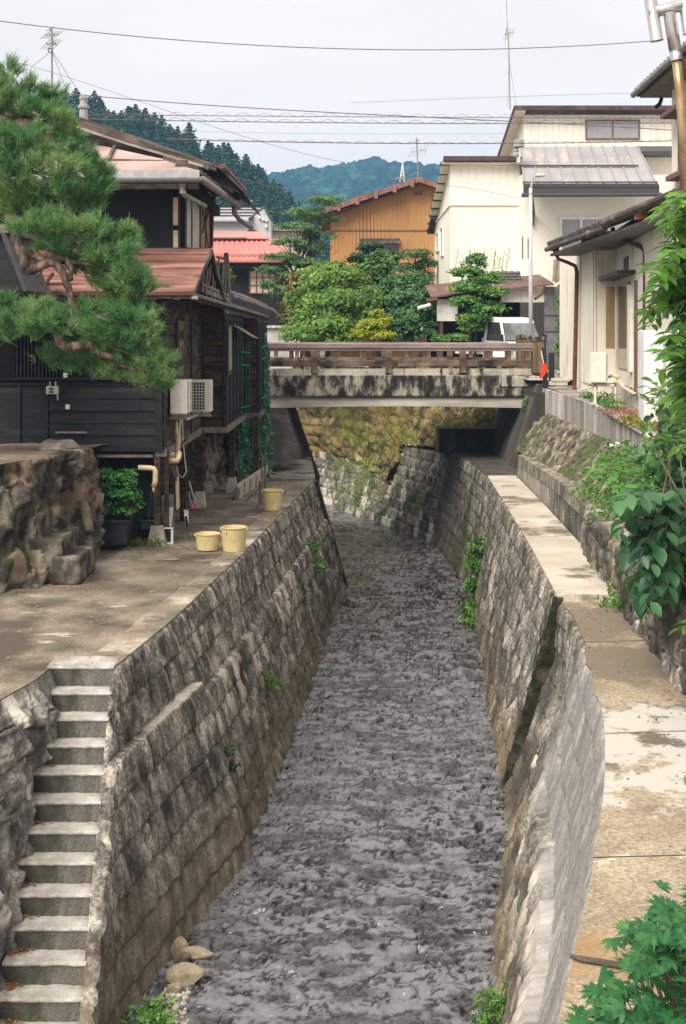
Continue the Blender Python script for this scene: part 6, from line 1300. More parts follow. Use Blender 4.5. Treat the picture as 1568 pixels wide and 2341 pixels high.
# stones at the water's edge lower left
for i, (x, y, rx, ry, rz_, lb) in enumerate(((423,2225+10,.2,.15,.1,'round tan boulder at the water edge in the lower left'),(408,2175,.1,.1,.12,'upright ochre stone above the tan boulder at the wall foot'),(445,2182,.19,.07,.05,'long flat stone lying beside the upright ochre stone'),(418,2195,.09,.07,.07,'dark small stone between the upright stone and the tan boulder'),(398,2262,.08,.07,.05,'small pebble below the tan boulder'))):
    p = G(x, y, 6.25); rock('boulder', (p.x, p.y, .06), (rx, ry, rz_+.02), 40+i, mk('river_stone', [(.3,(.2,.165,.11)),(.7,(.4,.34,.24))], scale=5, bump=.3) if i != 3 else m_rock2, None, lb, 'stone', amp=.15)
rs = np.random.RandomState(8); Vs = []; Fs = []; k0 = 0
for i in range(70):
    p = G(rs.uniform(370,430), rs.uniform(2250,2345), 6.28); V_, F_ = rockmesh((p.x, p.y, .02), (.025*rs.uniform(.6,1.6),)*3, i, 1, .3); Vs.append(V_); Fs += [tuple(k0+j for j in f) for f in F_]; k0 += len(V_)
tag(link_mesh('gravel', np.concatenate(Vs), Fs, mk('gravel_stone', [(.3,(.2,.17,.13)),(.7,(.5,.45,.38))], scale=9)), kind='stuff')

# lamp post -------------------------------------------------------------
lp = thing('street_lamp', (PX(1213,41.4),41.4,ZD), 'slim grey street lamp with short curved arm behind the bridge end', 'street lamp')
mb = MB(); x_ = PX(1213,41.4); mb.tube([(x_,41.4,ZD),(x_,41.4,PZ(430,41.4))], [.07,.055], 12); mb.build('pole', flat('lamp_grey',(.45,.45,.47),.5), lp, True)
mb = MB(); mb.tube([(x_,41.4,PZ(445,41.4)),(x_+.02,41.4,PZ(425,41.4)),(x_+.08,41.4,PZ(408,41.4)),(x_+.2,41.4,PZ(400,41.4))], [.06,.035,.03,.03], 8); mb.build('arm', m_grey, lp, True)
mb = MB(); mb.lathe((x_+.3,41.4,PZ(402,41.4)), [(0,.09),(.12,.07),(.17,.0),(.14,-.03),(0,-.05)], 16); mb.build('lamp_head', flat('lamp_head_grey',(.5,.48,.42),.4), lp, True)

# truck -------------------------------------------------------------------
tk = thing('small_truck', (0,0,0), 'small white flat-nosed truck parked under the garage roof behind the bridge', 'truck')
m_tw = flat('truck_white', (.78,.77,.73), .3, spec=.5, var=.03)
mb = MB()
prof = [(-.0,.35),(-.05,.75),(.0,.98),(.32,1.62),(.45,1.74),(.9,1.78),(1.32,1.74),(1.38,1.6),(1.4,.9),(1.4,.35)]
W = .7
def inset(z): return .0 if z < 1.0 else .09*(z-1.0)/.78
L_ = [(-W+inset(z), y, z) for y, z in prof]; R_ = [(W-inset(z), y, z) for y, z in prof]; n = len(prof); b = 0
mb.v += L_+R_
for i in range(n-1): mb.f.append((i, i+1, n+i+1, n+i)); mb.m.append(0)
mb.f.append(tuple(range(n))[::-1]); mb.f.append(tuple(n+i for i in range(n))); mb.m += [0,0]; mb.f.append((n-1, 0, n, 2*n-1)); mb.m.append(0)
cabo = mb.build('cab', m_tw, tk, bevel=.03)
def onwin(t0, t1, s0, s1, d=.012):   # windscreen between prof 2 and 3
    q = []
    for t, s in ((t0,s0),(t0,s1),(t1,s1),(t1,s0)):
        y = .0+.32*t; z = .98+.64*t; w__ = W-inset(z); q.append(Vector((s*w__, y-.9*d, z+.45*d)))
    return q
mb = MB(); mb.prism(onwin(.05,.93,-.93,.93), (0,.01,0)); mb.build('windscreen', mk('windscreen_glass', [(.35,(.03,.035,.035)),(.5,(.2,.23,.22)),(.6,(.42,.46,.45))], scale=.8, rough=.08, bump=0, fine=0, spec=.8), tk)  # pale patches in the glass colour imitate a bright reflection
mb = MB(); a, b_, c, d_ = onwin(.02,.06,-.95,.95,.02); mb.prism([a,b_,c,d_],(0,.01,0)); a, b_, c, d_ = onwin(.0,.97,-.965,-.93,.02); mb.prism([a,b_,c,d_],(0,.01,0)); a, b_, c, d_ = onwin(.0,.97,.93,.965,.02); mb.prism([a,b_,c,d_],(0,.01,0)); mb.build('window_seal', m_dark, tk)
mb = MB(); mb.bar(onwin(.08,.1,-.3,0,.03)[0], onwin(.12,.1,.3,.3,.03)[1], .012, .012); mb.build('wiper', m_dark, tk)
for sg in (-1,1):
    mb = MB(); q = [(sg*(W-inset(z)+.006), y, z) for y, z in ((.14,1.02),(.42,1.6),(1.1,1.62),(1.16,1.02))]; mb.prism(q, (sg*.008,0,0)); mb.build('door_window', m_glass, tk)
    mb = MB(); mb.box(sg*(W+.12)-.06,-.04,.98,sg*(W+.12)+.06,.03,1.2); mb.bar((sg*W,.1,1.1),(sg*(W+.1),.0,1.1),.02,.02); mb.build('mirror', m_dark, tk, bevel=.02)
    mb = MB(); mb.lathe((sg*.52,-.035,.66), [(0,-.04),(.09,-.03),(.11,0)], 16, (0,1,0)); mb.build('headlight', m_pane, tk)
    for yy in (.35, 2.4):
        mb = MB(); mb.lathe((sg*.62,yy,.26), [(0,-.06),(.26,-.06),(.27,0),(.26,.06),(0,.06)], 20, (1,0,0)); wh = mb.build('wheel', m_dark, tk); mb = MB(); mb.lathe((sg*.62,yy,.26), [(0,-.065),(.15,-.065),(.15,.065),(0,.065)], 16, (1,0,0)); mb.build('rim', m_grey, wh)
mb = MB(); mb.box(-.7,-.09,.3,.7,-.03,.46); mb.build('bumper', m_grey, tk, bevel=.02)
mb = MB(); mb.box(-.7,1.42,.55,.7,3.3,.62); mb.box(-.7,1.42,.62,-.66,3.3,.9); mb.box(.66,1.42,.62,.7,3.3,.9); mb.box(-.7,1.42,.62,.7,1.46,1.1); mb.build('cargo_bed', m_tw, tk)
mb = MB(); mb.box(-.165,-.11,.34,.165,-.09,.44); mb.build('number_plate', flat('plate_yellow',(.6,.5,.05)), tk)
tk.location = (PX(1196,42.6),42.6,ZD); tk.rotation_euler = (0,0,R(24))

# wires and antennas --------------------------------------------------------
m_wire = flat('wire', (.13,.1,.105), .6)
def wire(pts, Y, r, label, Y2=None, spiral=None):
    xs = [p[0] for p in pts]; Y2 = Y2 or Y; mb = MB(); n = 40
    c = np.polyfit(xs, [p[1] for p in pts], min(3, len(pts)-1)); q = []
    for i in range(n+1):
        t = i/n; x = xs[0]+(xs[-1]-xs[0])*t; q.append(P(x, float(np.polyval(c, x)), Y+(Y2-Y)*t))
    mb.tube(q, r, 5)
    if spiral:
        amp, wl = spiral; m = int((q[-1]-q[0]).length/wl*8); s = []
        for i in range(m+1):
            t = i/m; k = min(n-1, int(t*n)); p = q[k].lerp(q[k+1], t*n-k); a = 2*math.pi*i/8; s.append(p+Vector((0, math.cos(a)*amp, amp+math.sin(a)*amp)))
        mb.tube(s, r*.45, 4)
    return tag(mb.build('utility_wire', m_wire, None), label, 'wire')
wire([(-60,40),(500,98),(800,112.5),(1180,110.5),(1500,93)], 17, .0062, 'thick overhead cable crossing the top of the sky to the steel chimney', 19)
wire([(150,214),(600,246),(800,263),(1150,275),(1568,300)], 44, .016, 'single overhead wire sloping down to the right above the spiral-bound cables')
wire([(190,262),(800,267),(1545,270)], 45, .013, 'upper spiral-bound cable strung behind the bridge', None, (.055,.75))
wire([(190,272),(800,281),(1545,281)], 45.3, .016, 'second spiral-bound cable just below the upper one', None, (.055,.75))
wire([(380,318),(800,327),(1545,322)], 45.6, .017, 'lowest spiral-bound cable passing in front of the lean-to roof', None, (.03,.6))
wire([(20,138),(300,225),(520,300),(790,372)], 60, .010, 'thin wire sagging diagonally across the hillside')
wire([(800,235),(1200,220),(1480,212)], 60, .008, 'faint thin wire high above the orange house')
wire([(420,300),(800,306),(1250,304)], 60, .006, 'faint hairline wire between the spiral-bound cables')
wire([(540,405),(650,432),(790,445),(870,438)], 60, .010, 'thin wire drooping toward the orange house roof')
wire([(1010,423),(1100,435),(1190,456)], 46.5, .008, 'thin service wire across the white house front')
def yagi(x, yt, yb, Y, label, els, rad=.02, tilt=0, boom=True, guys=()):
    t = thing('antenna', P(x,yb,Y), label, 'antenna'); mb = MB(); mb.tube([P(x,yb,Y), P(x-tilt,yt,Y)], rad, 6); mb.build('mast', m_gutter, t)
    for k, (dx, dy, bx, n, ln, ang) in enumerate(els):   # boom from (dx,dy) to (bx) with n elements
        mb = MB(); a = P(x+dx,yt+dy,Y); b_ = P(x+bx,yt+dy+ang,Y+.3); mb.tube([a,b_], rad*.5, 5)
        for i in range(n): p = a.lerp(b_, i/(max(1,n-1))); mb.tube([p+Vector((-ln*.3,-.2,-ln*.75)), p+Vector((ln*.3,.2,ln*.75))], rad*.4, 4)
        mb.build('aerial', m_gutter, t)
    for (gx, gy) in guys:
        mb = MB(); mb.tube([P(x-tilt*.7,yt+(yb-yt)*.35,Y), P(gx,gy,Y)], .005, 4); mb.build('guy_wire', m_wire, t)
    return t
yagi(119, 62, 215, 26.5, 'rooftop television antenna above the pine on the left', [(-16,18,16,6,.16,-2),(-14,38,12,5,.2,2),(-4,4,3,3,.12,34)], .02, 1, True, ((70,155),(200,240),(160,230)))
mb = MB(); mb.tube([P(115+5*math.cos(a),115+5*math.sin(a),26.4) for a in np.linspace(0,6.5,16)], .012, 5); tag(mb.build('cable_coil', m_wire), 'small coil of cable tied to the left antenna mast', 'cable')
yagi(1166, 75, 250, 47, 'tall rooftop antenna mast beside the tall white house roof', [(-12,4,8,5,.28,-6),(-8,-12,-10,2,.2,30)], .022, 4, True, ((1180,240),(1160,245)))
mb = MB(); mb.tube([P(1161,80,47), P(1157,0,47), P(1155,-40,47)], .012, 5); tag(mb.build('whip_antenna', m_gutter), 'long thin whip aerial rising above the tall white house', 'antenna')
yagi(956, 316, 408, 61, 'antenna on the ridge of the orange house', [(-18,32,18,6,.35,-6),(-4,2,2,2,.18,4)], .03, 4)
py = thing('pylon', P(920,412,75), 'little lattice mast beyond the orange house roof', 'pylon')
mb = MB(); mb.tube([P(914,415,75), P(920,374,75)], .03, 4); mb.tube([P(924,415,75), P(921,374,75)], .03, 4)
for i in range(5): mb.tube([P(914.5+i*.9,410-i*7,75), P(923.5-i*.4,404-i*7,75)], .02, 4)
mb.build('lattice', m_white, py); mb = MB(); mb.bar(P(902,408,75), P(926,406,75), .08, .12); mb.build('crossarm', m_gutter, py)
# ================================================================== FOLIAGE HELPERS
def leaf_quads(C, N_, size, asp, rs, droop=0.0, fold=.15, kind='leaf'):
    """C (n,3) centres, N_ (n,3) facing normals; returns verts, quads: a 6-vertex leaf folded on its midrib"""
    n = len(C); t = rs.normal(size=(n,3)); t -= (t*N_).sum(1, keepdims=True)*N_; t[:,2] -= droop; t -= (t*N_).sum(1, keepdims=True)*N_
    t /= np.linalg.norm(t, axis=1, keepdims=True)+1e-9; b = np.cross(N_, t)
    s = (size*rs.uniform(.7, 1.25, n))[:, None]; w = s*asp
    p0 = C-t*s*.5; p3 = C+t*s*.5-N_*s*.12
    l1 = C-t*s*.18+b*w*.5+N_*w*fold; l2 = C+t*s*.2+b*w*.42+N_*w*fold*.7
    r1 = C-t*s*.18-b*w*.5+N_*w*fold; r2 = C+t*s*.2-b*w*.42+N_*w*fold*.7
    V = np.stack([p0, l1, l2, p3, r2, r1], 1).reshape(-1,3); base = np.arange(n)*6
    Q = np.concatenate([np.stack([base, base+3, base+2, base+1], 1), np.stack([base, base+5, base+4, base+3], 1)])
    return V, Q
def small_quads(C, N_, size, asp, rs, droop=0.0):
    n = len(C); t = rs.normal(size=(n,3)); t[:,2] -= droop; t -= (t*N_).sum(1, keepdims=True)*N_; t /= np.linalg.norm(t, axis=1, keepdims=True)+1e-9; b = np.cross(N_, t)
    s = (size*rs.uniform(.6, 1.3, n))[:, None]; w = s*asp
    V = np.stack([C-t*s*.5, C+b*w*.5, C+t*s*.5, C-b*w*.5], 1).reshape(-1,3); base = np.arange(n)*4
    return V, np.stack([base, base+1, base+2, base+3], 1)
def blob_points(blobs, n, rs, shell=.55, clump=0, low=.35):
    """points through ellipsoids [(centre, radii)], denser near the outside, grouped in clumps; returns points and outward normals"""
    vol = np.array([(r[0]*r[1]*r[2])**(2/3) for _, r in blobs]); cnt = rs.multinomial(n, vol/vol.sum()); Ps = []; Ns = []
    for (c, r), m in zip(blobs, cnt):
        if m == 0: continue
        c = np.array(c, float); r = np.array(r, float)
        if clump:
            k = max(3, m//clump); d = rs.normal(size=(k,3)); d /= np.linalg.norm(d, axis=1, keepdims=True); d[:,2] = np.where(d[:,2] < -low, -d[:,2], d[:,2])
            cc = d*(1-shell*rs.rand(k,1)**1.6); idx = rs.randint(0, k, m); cs = .15+.13*rs.rand(k,1)
            q = cc[idx]+rs.normal(size=(m,3))*cs[idx]*np.array([1,1,.75]); nrm = .6*d[idx]+rs.normal(size=(m,3))*.45+np.array([0,0,.55])
        else:
            d = rs.normal(size=(m,3)); d /= np.linalg.norm(d, axis=1, keepdims=True); q = d*(1-shell*rs.rand(m,1)**1.5); nrm = d+rs.normal(size=(m,3))*.5+np.array([0,0,.4])
        Ps.append(c+q*r); Ns.append(nrm)
    Pn = np.concatenate(Ps); Nn = np.concatenate(Ns); Nn /= np.linalg.norm(Nn, axis=1, keepdims=True)+1e-9
    return Pn, Nn
def tree(name, base, blobs, n, size, mat, bark, label, cat='tree', group=None, asp=.55, clump=26, shell=.6, trunk_r=.1, seed=0, big=False, droop=.3, crownname='crown', top=None):
    rs = np.random.RandomState(seed+1); b = Vector(base); t = thing(name, b, label, cat, group)
    Pn, Nn = blob_points(blobs, n, rs, shell, clump)
    V, Q = (leaf_quads if big else small_quads)(Pn, Nn, size, asp, rs, droop)
    link_mesh(crownname, V, Q, mat, t)
    mb = MB(); cs = [Vector(c) for c, r in blobs]; zc = sum((c.z for c in cs))/len(cs)
    mid = Vector((sum(c.x for c in cs)/len(cs), sum(c.y for c in cs)/len(cs), zc))
    rr = random.Random(seed); a = b.lerp(mid, .55)+Vector((rr.uniform(-.1,.1), 0, 0))
    mb.tube([b+Vector((0,0,-.1)), b.lerp(a, .5), a, mid], [trunk_r*1.25, trunk_r, trunk_r*.8, trunk_r*.45], 8)
    for c, r in zip(cs, [r for _, r in blobs]):
        s = a.lerp(mid, rr.uniform(0, .8)); k = s.lerp(c, .5)+Vector((rr.uniform(-.1,.1), rr.uniform(-.1,.1), .05))
        mb.tube([s, k, c], [trunk_r*.5, trunk_r*.3, trunk_r*.12], 6)
        for _ in range(4):
            e = c+Vector((rr.uniform(-.8,.8)*r[0], rr.uniform(-.8,.8)*r[1], rr.uniform(-.3,.8)*r[2])); mb.tube([k, k.lerp(e, .6)+Vector((0,0,.03)), e], [trunk_r*.2, trunk_r*.12, trunk_r*.04], 5)
    mb.build('trunk', bark, t, True)
    return t
def bl(x, y, Y, rx, ry=None, d=None):
    """ellipsoid at photo px with radii in photo px at depth Y"""
    ry = ry or rx; s = Y/F; return (tuple(P(x, y, Y)), (rx*s, (d or rx)*s, ry*s))
m_bark = mk('bark', [(.3, (.04,.03,.022)), (.5, (.09,.07,.052)), (.7, (.17,.13,.1))], scale=6, stretch=(1,1,.3), bump=.6, fine=.3)
m_barkp = mk('pine_bark', [(.36, (.03,.02,.016)), (.5, (.09,.06,.046)), (.64, (.22,.155,.12))], scale=9, stretch=(1,1,.4), bump=.7, bscale=30, fine=.35)
m_lf_dark = leafmat('leaf_dark', [(0.016,0.044,0.018), (0.036,0.1,0.032), (0.08,0.19,0.056)], .25)
m_lf_mid = leafmat('leaf_mid', [(.035,.11,.03),(.1,.23,.05),(.22,.38,.09)], .35)
m_lf_lite = leafmat('leaf_light', [(0.05,0.125,0.0225), (0.125,0.25,0.0438), (0.25,0.4,0.075)], .4)
m_lf_yel = leafmat('leaf_yellow', [(.14,.2,.02), (.32,.38,.03), (.5,.52,.06)], .4)
m_lf_con = leafmat('leaf_conifer', [(0.0104,0.0364,0.0208), (0.026,0.078,0.0364), (0.0572,0.143,0.0572)], .12, .7)
m_lf_pine = leafmat('pine_needles', [(.03,.095,.04),(.075,.2,.075),(.17,.33,.12),(.34,.36,.16)], .3, .5)
m_lf_gloss = leafmat('leaf_glossy', [(0.0225,0.0825,0.015), (0.075,0.195,0.03), (0.165,0.36,0.0525)], .35, .32, .5)
m_lf_big = leafmat('leaf_broad', [(.018,.075,.03),(.045,.14,.055),(.1,.23,.085)], .35, .4, .5)
m_lf_maple = leafmat('maple_leaf', [(.014,.08,.03),(.035,.15,.05),(.1,.26,.05)], .4)
m_grass = leafmat('grass_blades', [(.04,.05,.012),(.12,.14,.025),(.25,.2,.07),(.2,.13,.05)], .3)

# ------------------------------------------------------------------ hills
def hill(name, prof, Y, depth, mat, base, amp, sc, seed, lab=None):
    W_N = 700 if Y > 500 else 260; xs = np.linspace(prof[0][0], prof[-1][0], W_N); ys = np.interp(xs, [p[0] for p in prof], [p[1] for p in prof])
    nz = 120 if Y > 500 else 46; V = []
    for j in range(nz):
        t = j/(nz-1); Yj = Y+depth*t
        X = (xs-CX)*Y/F*(1); Zt = CZ+(HY-ys)*(Y+depth)/F
        Xj = (xs-CX)*(Yj)/F; z = base+(Zt-base)*math.sin(t*math.pi/2)**.9
        z = z+amp*(fbm(Xj/sc, np.full_like(Xj, Yj)/sc, seed, 5)-.5)*(t**.6)+(0 if Y < 500 else 9*t**.3*(np.abs(fbm(Xj/14, np.full_like(Xj, Yj)/14, seed+4, 3)-.5)*2)+5*vn(Xj/4.5, np.full_like(Xj, Yj)/6, 9))
        V.append(np.stack([Xj, np.full_like(Xj, Yj), z], 1))
    V = np.stack(V).reshape(-1,3); i = np.arange(nz*W_N).reshape(nz, W_N)
    Fc = np.stack([i[:-1,:-1], i[:-1,1:], i[1:,1:], i[1:,:-1]], -1).reshape(-1,4)
    return tag(link_mesh(name, V, Fc, mat, None, None, True), kind='structure')
m_hillnear = mk('forest_floor', [(.3,(.006,.016,.009)),(.7,(.02,.045,.02))], scale=.3, bump=.5, fine=.3)
prof_n = [(-400,150),(100,210),(220,240),(330,268),(400,300),(470,345),(540,375),(600,420),(650,470),(690,530),(740,600),(900,720)]
HY0, HDEP = 190, 130
prof_h = [(x+(30 if x > 400 else 0), y+88) for x, y in prof_n]
hill('hillside', prof_h, HY0, HDEP, m_hillnear, 4, 2, 25, 3)
m_hillfar = mk('distant_forest', [(.36,(.0,.008,.008)),(.5,(.003,.03,.026)),(.64,(.02,.085,.05))], scale=.045, detail=10, bump=.0, fine=.9, fscale=.14, rough=1, spec=0)
prof_f0 = [(380,420),(560,402),(650,398),(700,388),(760,384),(830,371),(880,377),(960,375),(1010,374),(1100,392),(1300,420),(1700,430)]
prof_f = [(x, y+36) for x, y in prof_f0]
hill('mountain', prof_f, 700, 500, m_hillfar, 5, 26, 60, 8)
# conifers standing on the near hillside: each a tree, shared mesh data
def conifer_mesh(seed, h=9.0, n=2600):
    rs = np.random.RandomState(seed); C = []; Nn = []
    lay = 17
    for i in range(lay):
        t = i/(lay-1); r = (h*.24)*(1-t)**.6*(1+.3*rs.randn()*.6)+.16; z = h*(.12+.88*t)
        m = int(n/lay*(1.6-1.2*t)); a = rs.rand(m)*2*np.pi; nb = 6+int(4*rs.rand()); a = (np.round(a/(2*np.pi)*nb)/nb)*2*np.pi+rs.randn(m)*.17+i; q = rs.rand(m)**.7
        C.append(np.stack([np.cos(a)*r*q, np.sin(a)*r*q, z-q*r*.32+rs.randn(m)*.1], 1)); Nn.append(np.stack([np.cos(a)*.5, np.sin(a)*.5, np.full(m, .8)], 1)+rs.randn(m,3)*.35)
    C = np.concatenate(C); Nn = np.concatenate(Nn); Nn /= np.linalg.norm(Nn, axis=1, keepdims=True)
    return small_quads(C, Nn, .5, .5, rs, .6)
protos = []
for k in range(4):
    t = thing('conifer', (0,0,0), 'dark conifer standing in the forest on the hillside behind the houses', 'tree', 'conifers on the near hillside')
    V, Q = conifer_mesh(60+k); link_mesh('crown', V, Q, m_lf_con, t); mb = MB(); mb.tube([(0,0,-.5),(0,0,5),(0,0,8.6)], [.2,.12,.03], 6); mb.build('trunk', m_bark, t); protos.append(t)
rs = np.random.RandomState(4); used = [0]*4; spots = []
px_ = [p[0] for p in prof_h]; py_ = [p[1] for p in prof_h]
def hill_at(x, t):
    y = np.interp(x, px_, py_); Zt = CZ+(HY-y)*(HY0+HDEP)/F; Yj = HY0+HDEP*t
    return (x-CX)*Yj/F, Yj, 4+(Zt-4)*math.sin(t*math.pi/2)**.9
for i in range(50): spots.append((120+i*12+rs.uniform(-5,5), rs.uniform(.86, .99), rs.uniform(.62,1.0)))
for i in range(235):
    x = rs.uniform(130, 760); spots.append((x, rs.uniform(.12, .9)**.8, rs.uniform(.75,1.15)))
for x, s_ in ((511,1.25),(523,1.0),(600,1.15),(668,1.0)): spots.append((x, .9, s_))
for (x, t, s) in spots:
    k = rs.randint(0, 4); X, Y, Z = hill_at(x, t); src = protos[k]; s *= .95*(.85+.3*rs.rand())
    if not used[k]: r_ = src; used[k] = 1
    else:
        r_ = src.copy(); COL.objects.link(r_)
        for ch in src.children:
            c2 = ch.copy(); COL.objects.link(c2); c2.parent = r_
    r_.location = (X, Y, Z-.4); r_.scale = (s*1.45, s*1.45, s); r_.rotation_euler = (0,0,rs.uniform(0,6.28))
# ================================================================== PLANTS
# --- big pine leaning in from the left
def needles(pts, dirs, ln, wd, per, rs, cone=.75):
    n = len(pts); m = n*per; P_ = np.repeat(pts, per, 0); D = np.repeat(dirs, per, 0)+rs.normal(size=(m,3))*cone; D /= np.linalg.norm(D, axis=1, keepdims=True)
    P_ = P_-np.repeat(dirs, per, 0)*(rs.rand(m,1)*.09)
    l = (ln*rs.uniform(.65,1.15,m))[:, None]; b = np.cross(D, rs.normal(size=(m,3))); b /= np.linalg.norm(b, axis=1, keepdims=True)+1e-9
    V = np.stack([P_-b*wd*.5, P_+b*wd*.5, P_+D*l+b*wd*.12, P_+D*l-b*wd*.12], 1).reshape(-1,3); base = np.arange(m)*4
    return V, np.stack([base, base+1, base+2, base+3], 1)
rs = np.random.RandomState(12)
pads = [(18,160,34,26,17.2),(55,195,42,26,17.4),(-10,215,50,34,17),(30,240,50,26,17.1),(112,212,34,20,17.6),(100,262,52,24,17.2),(35,296,60,28,16.8),(-15,330,50,40,16.6),
        (150,300,40,22,17.3),(95,332,60,26,16.9),(172,345,44,26,17.2),(120,382,70,28,16.7),(208,372,34,24,17.2),(40,372,60,26,16.6),(20,425,60,26,16.7),(205,420,48,26,17),(120,430,60,26,16.8),(236,398,24,18,17.2),
        (190,460,50,20,17.1),(60,470,60,22,16.9),(130,505,70,24,16.6),(75,520,45,22,16.5),(205,520,60,24,16.6),(262,530,45,20,16.8),(302,545,28,18,16.9),(150,555,70,22,16.8),(250,572,60,22,16.6),(285,600,36,18,16.7),
        (230,610,60,22,16.9),(295,638,46,26,16.6),(322,655,26,20,16.7),(245,655,50,20,16.9),(180,590,50,20,17),
        (20,690,50,22,16.8),(75,700,55,20,16.6),(-20,735,60,28,16.6),(40,745,65,24,16.5),(110,735,60,22,16.4),(170,715,60,22,16.7),(235,700,50,18,16.8),(205,745,70,26,16.4),(285,725,50,24,16.5),(325,705,26,16,16.8),(335,745,26,22,16.5),
        (275,770,55,24,16.5),(345,785,22,16,16.6),(180,785,50,16,16.6),(120,805,40,12,16.7),(250,815,60,22,16.7),(320,820,46,22,16.6),(365,820,24,20,16.6),(200,835,60,18,16.9),(290,848,50,16,16.7),(350,855,36,16,16.6),(375,868,18,12,16.6)]
pine = thing('pine_tree', (-6.6,17.5,4.4), 'large pine with cloud-like needle pads leaning in from the left edge before the black house', 'tree')
TP = []; TD = []
for (x, y, rx, ry, Y) in pads:
    s = Y/F; c = np.array(P(x, y, Y)); k_ = int(rx*ry*.0098)+6; m = k_*6; d = rs.normal(size=(k_,3)); d /= np.linalg.norm(d, axis=1, keepdims=True); q = d*(rs.rand(k_,1)**.3)
    q = c+q*np.array([rx*s*1.12, rx*s*.9, ry*s*1.1]); q = np.repeat(q, 6, 0)+rs.normal(size=(m,3))*np.array([.05,.05,.035]); d = np.repeat(d, 6, 0)+rs.normal(size=(m,3))*.3; dd = d*np.array([.8,.8,.35])+np.array([0,-.15,.75]); dd /= np.linalg.norm(dd, axis=1, keepdims=True); TP.append(q); TD.append(dd)
TP = np.concatenate(TP); TD = np.concatenate(TD)
V, Q = needles(TP, TD, .125, .0075, 24, rs, .42); link_mesh('needles', V, Q, m_lf_pine, pine)
mb = MB()
def limb(pts, r0, r1):
    q = [P(x, y, Y) for x, y, Y in pts]; n = len(q); qs = []; rr_ = []
    for i in range((n-1)*5+1):     # smooth
        t = i/5; k = min(int(t), n-2); f = t-k; p0, p1, p2, p3 = q[max(k-1,0)], q[k], q[k+1], q[min(k+2,n-1)]
        qs.append(.5*((2*p1)+(p2-p0)*f+(2*p0-5*p1+4*p2-p3)*f*f+(3*p1-p0-3*p2+p3)*f**3)+Vector((rs.uniform(-.008,.008),)*3)); rr_.append((r0+(r1-r0)*i/((n-1)*5))*rs.uniform(.9,1.15))
    mb.tube(qs, rr_, 9)
for pts, a, b in (([(-260,1040,17.5),(-190,800,17.3),(-120,560,17.2),(-90,380,17.2),(-60,250,17.2),(-20,190,17.2)], .2, .05),
    ([(-110,450,17.2),(-40,430,17),(10,400,16.9),(60,390,16.8),(110,345,16.9)], .07,.025), ([(-60,350,17.2),(0,385,16.9),(25,412,16.8)], .05,.02),
    ([(-120,520,17.2),(-50,470,17),(5,475,16.9),(26,500,16.8),(38,545,16.7),(55,590,16.6),(60,618,16.6),(85,612,16.6),(120,600,16.5),(140,620,16.5),(158,660,16.5),(166,700,16.5),(185,720,16.5)], .085,.035),
    ([(-60,470,17),(20,465,16.9),(55,500,16.8),(50,530,16.8)], .05,.03), ([(60,575,16.6),(75,585,16.6),(110,595,16.6),(140,592,16.6),(158,605,16.6),(162,640,16.5)], .05,.03),
    ([(120,625,16.6),(105,655,16.6),(140,668,16.6),(170,685,16.5)], .022,.018), ([(95,620,16.6),(80,640,16.6),(110,652,16.6)], .015,.01),
    ([(-140,640,17.2),(-40,700,16.9),(60,730,16.7),(125,755,16.5),(140,785,16.4),(170,792,16.4),(205,790,16.4),(222,808,16.4),(255,815,16.4),(280,835,16.5),(320,850,16.5),(350,862,16.5)], .085,.018),
    ([(222,808,16.5),(250,840,16.5),(285,862,16.5),(312,858,16.5)], .018,.01), ([(245,775,16.4),(265,800,16.4),(310,812,16.5),(345,822,16.5)], .02,.01), ([(155,540,16.6),(190,560,16.6),(215,566,16.6)], .018,.01),
    ([(60,500,16.8),(120,490,16.7),(180,505,16.7),(240,520,16.8),(290,540,16.9)], .04,.015), ([(120,600,16.6),(180,600,16.7),(240,620,16.7),(300,640,16.7)], .03,.012), ([(60,390,16.8),(130,400,16.8),(190,410,17),(230,395,17.1)], .03,.01),
    ([(-60,250,17.2),(20,262,17),(80,270,17.2),(120,290,17.2),(180,330,17.2)], .035,.012), ([(0,330,16.9),(60,345,16.9),(110,350,16.9)], .03,.015),
    ([(166,700,16.5),(200,712,16.5),(250,735,16.5),(310,740,16.5)], .03,.012), ([(-40,700,16.9),(10,690,16.8),(30,690,16.8)], .03,.015)):
    limb(pts, a, b)
mb.build('trunk', m_barkp, pine, True)

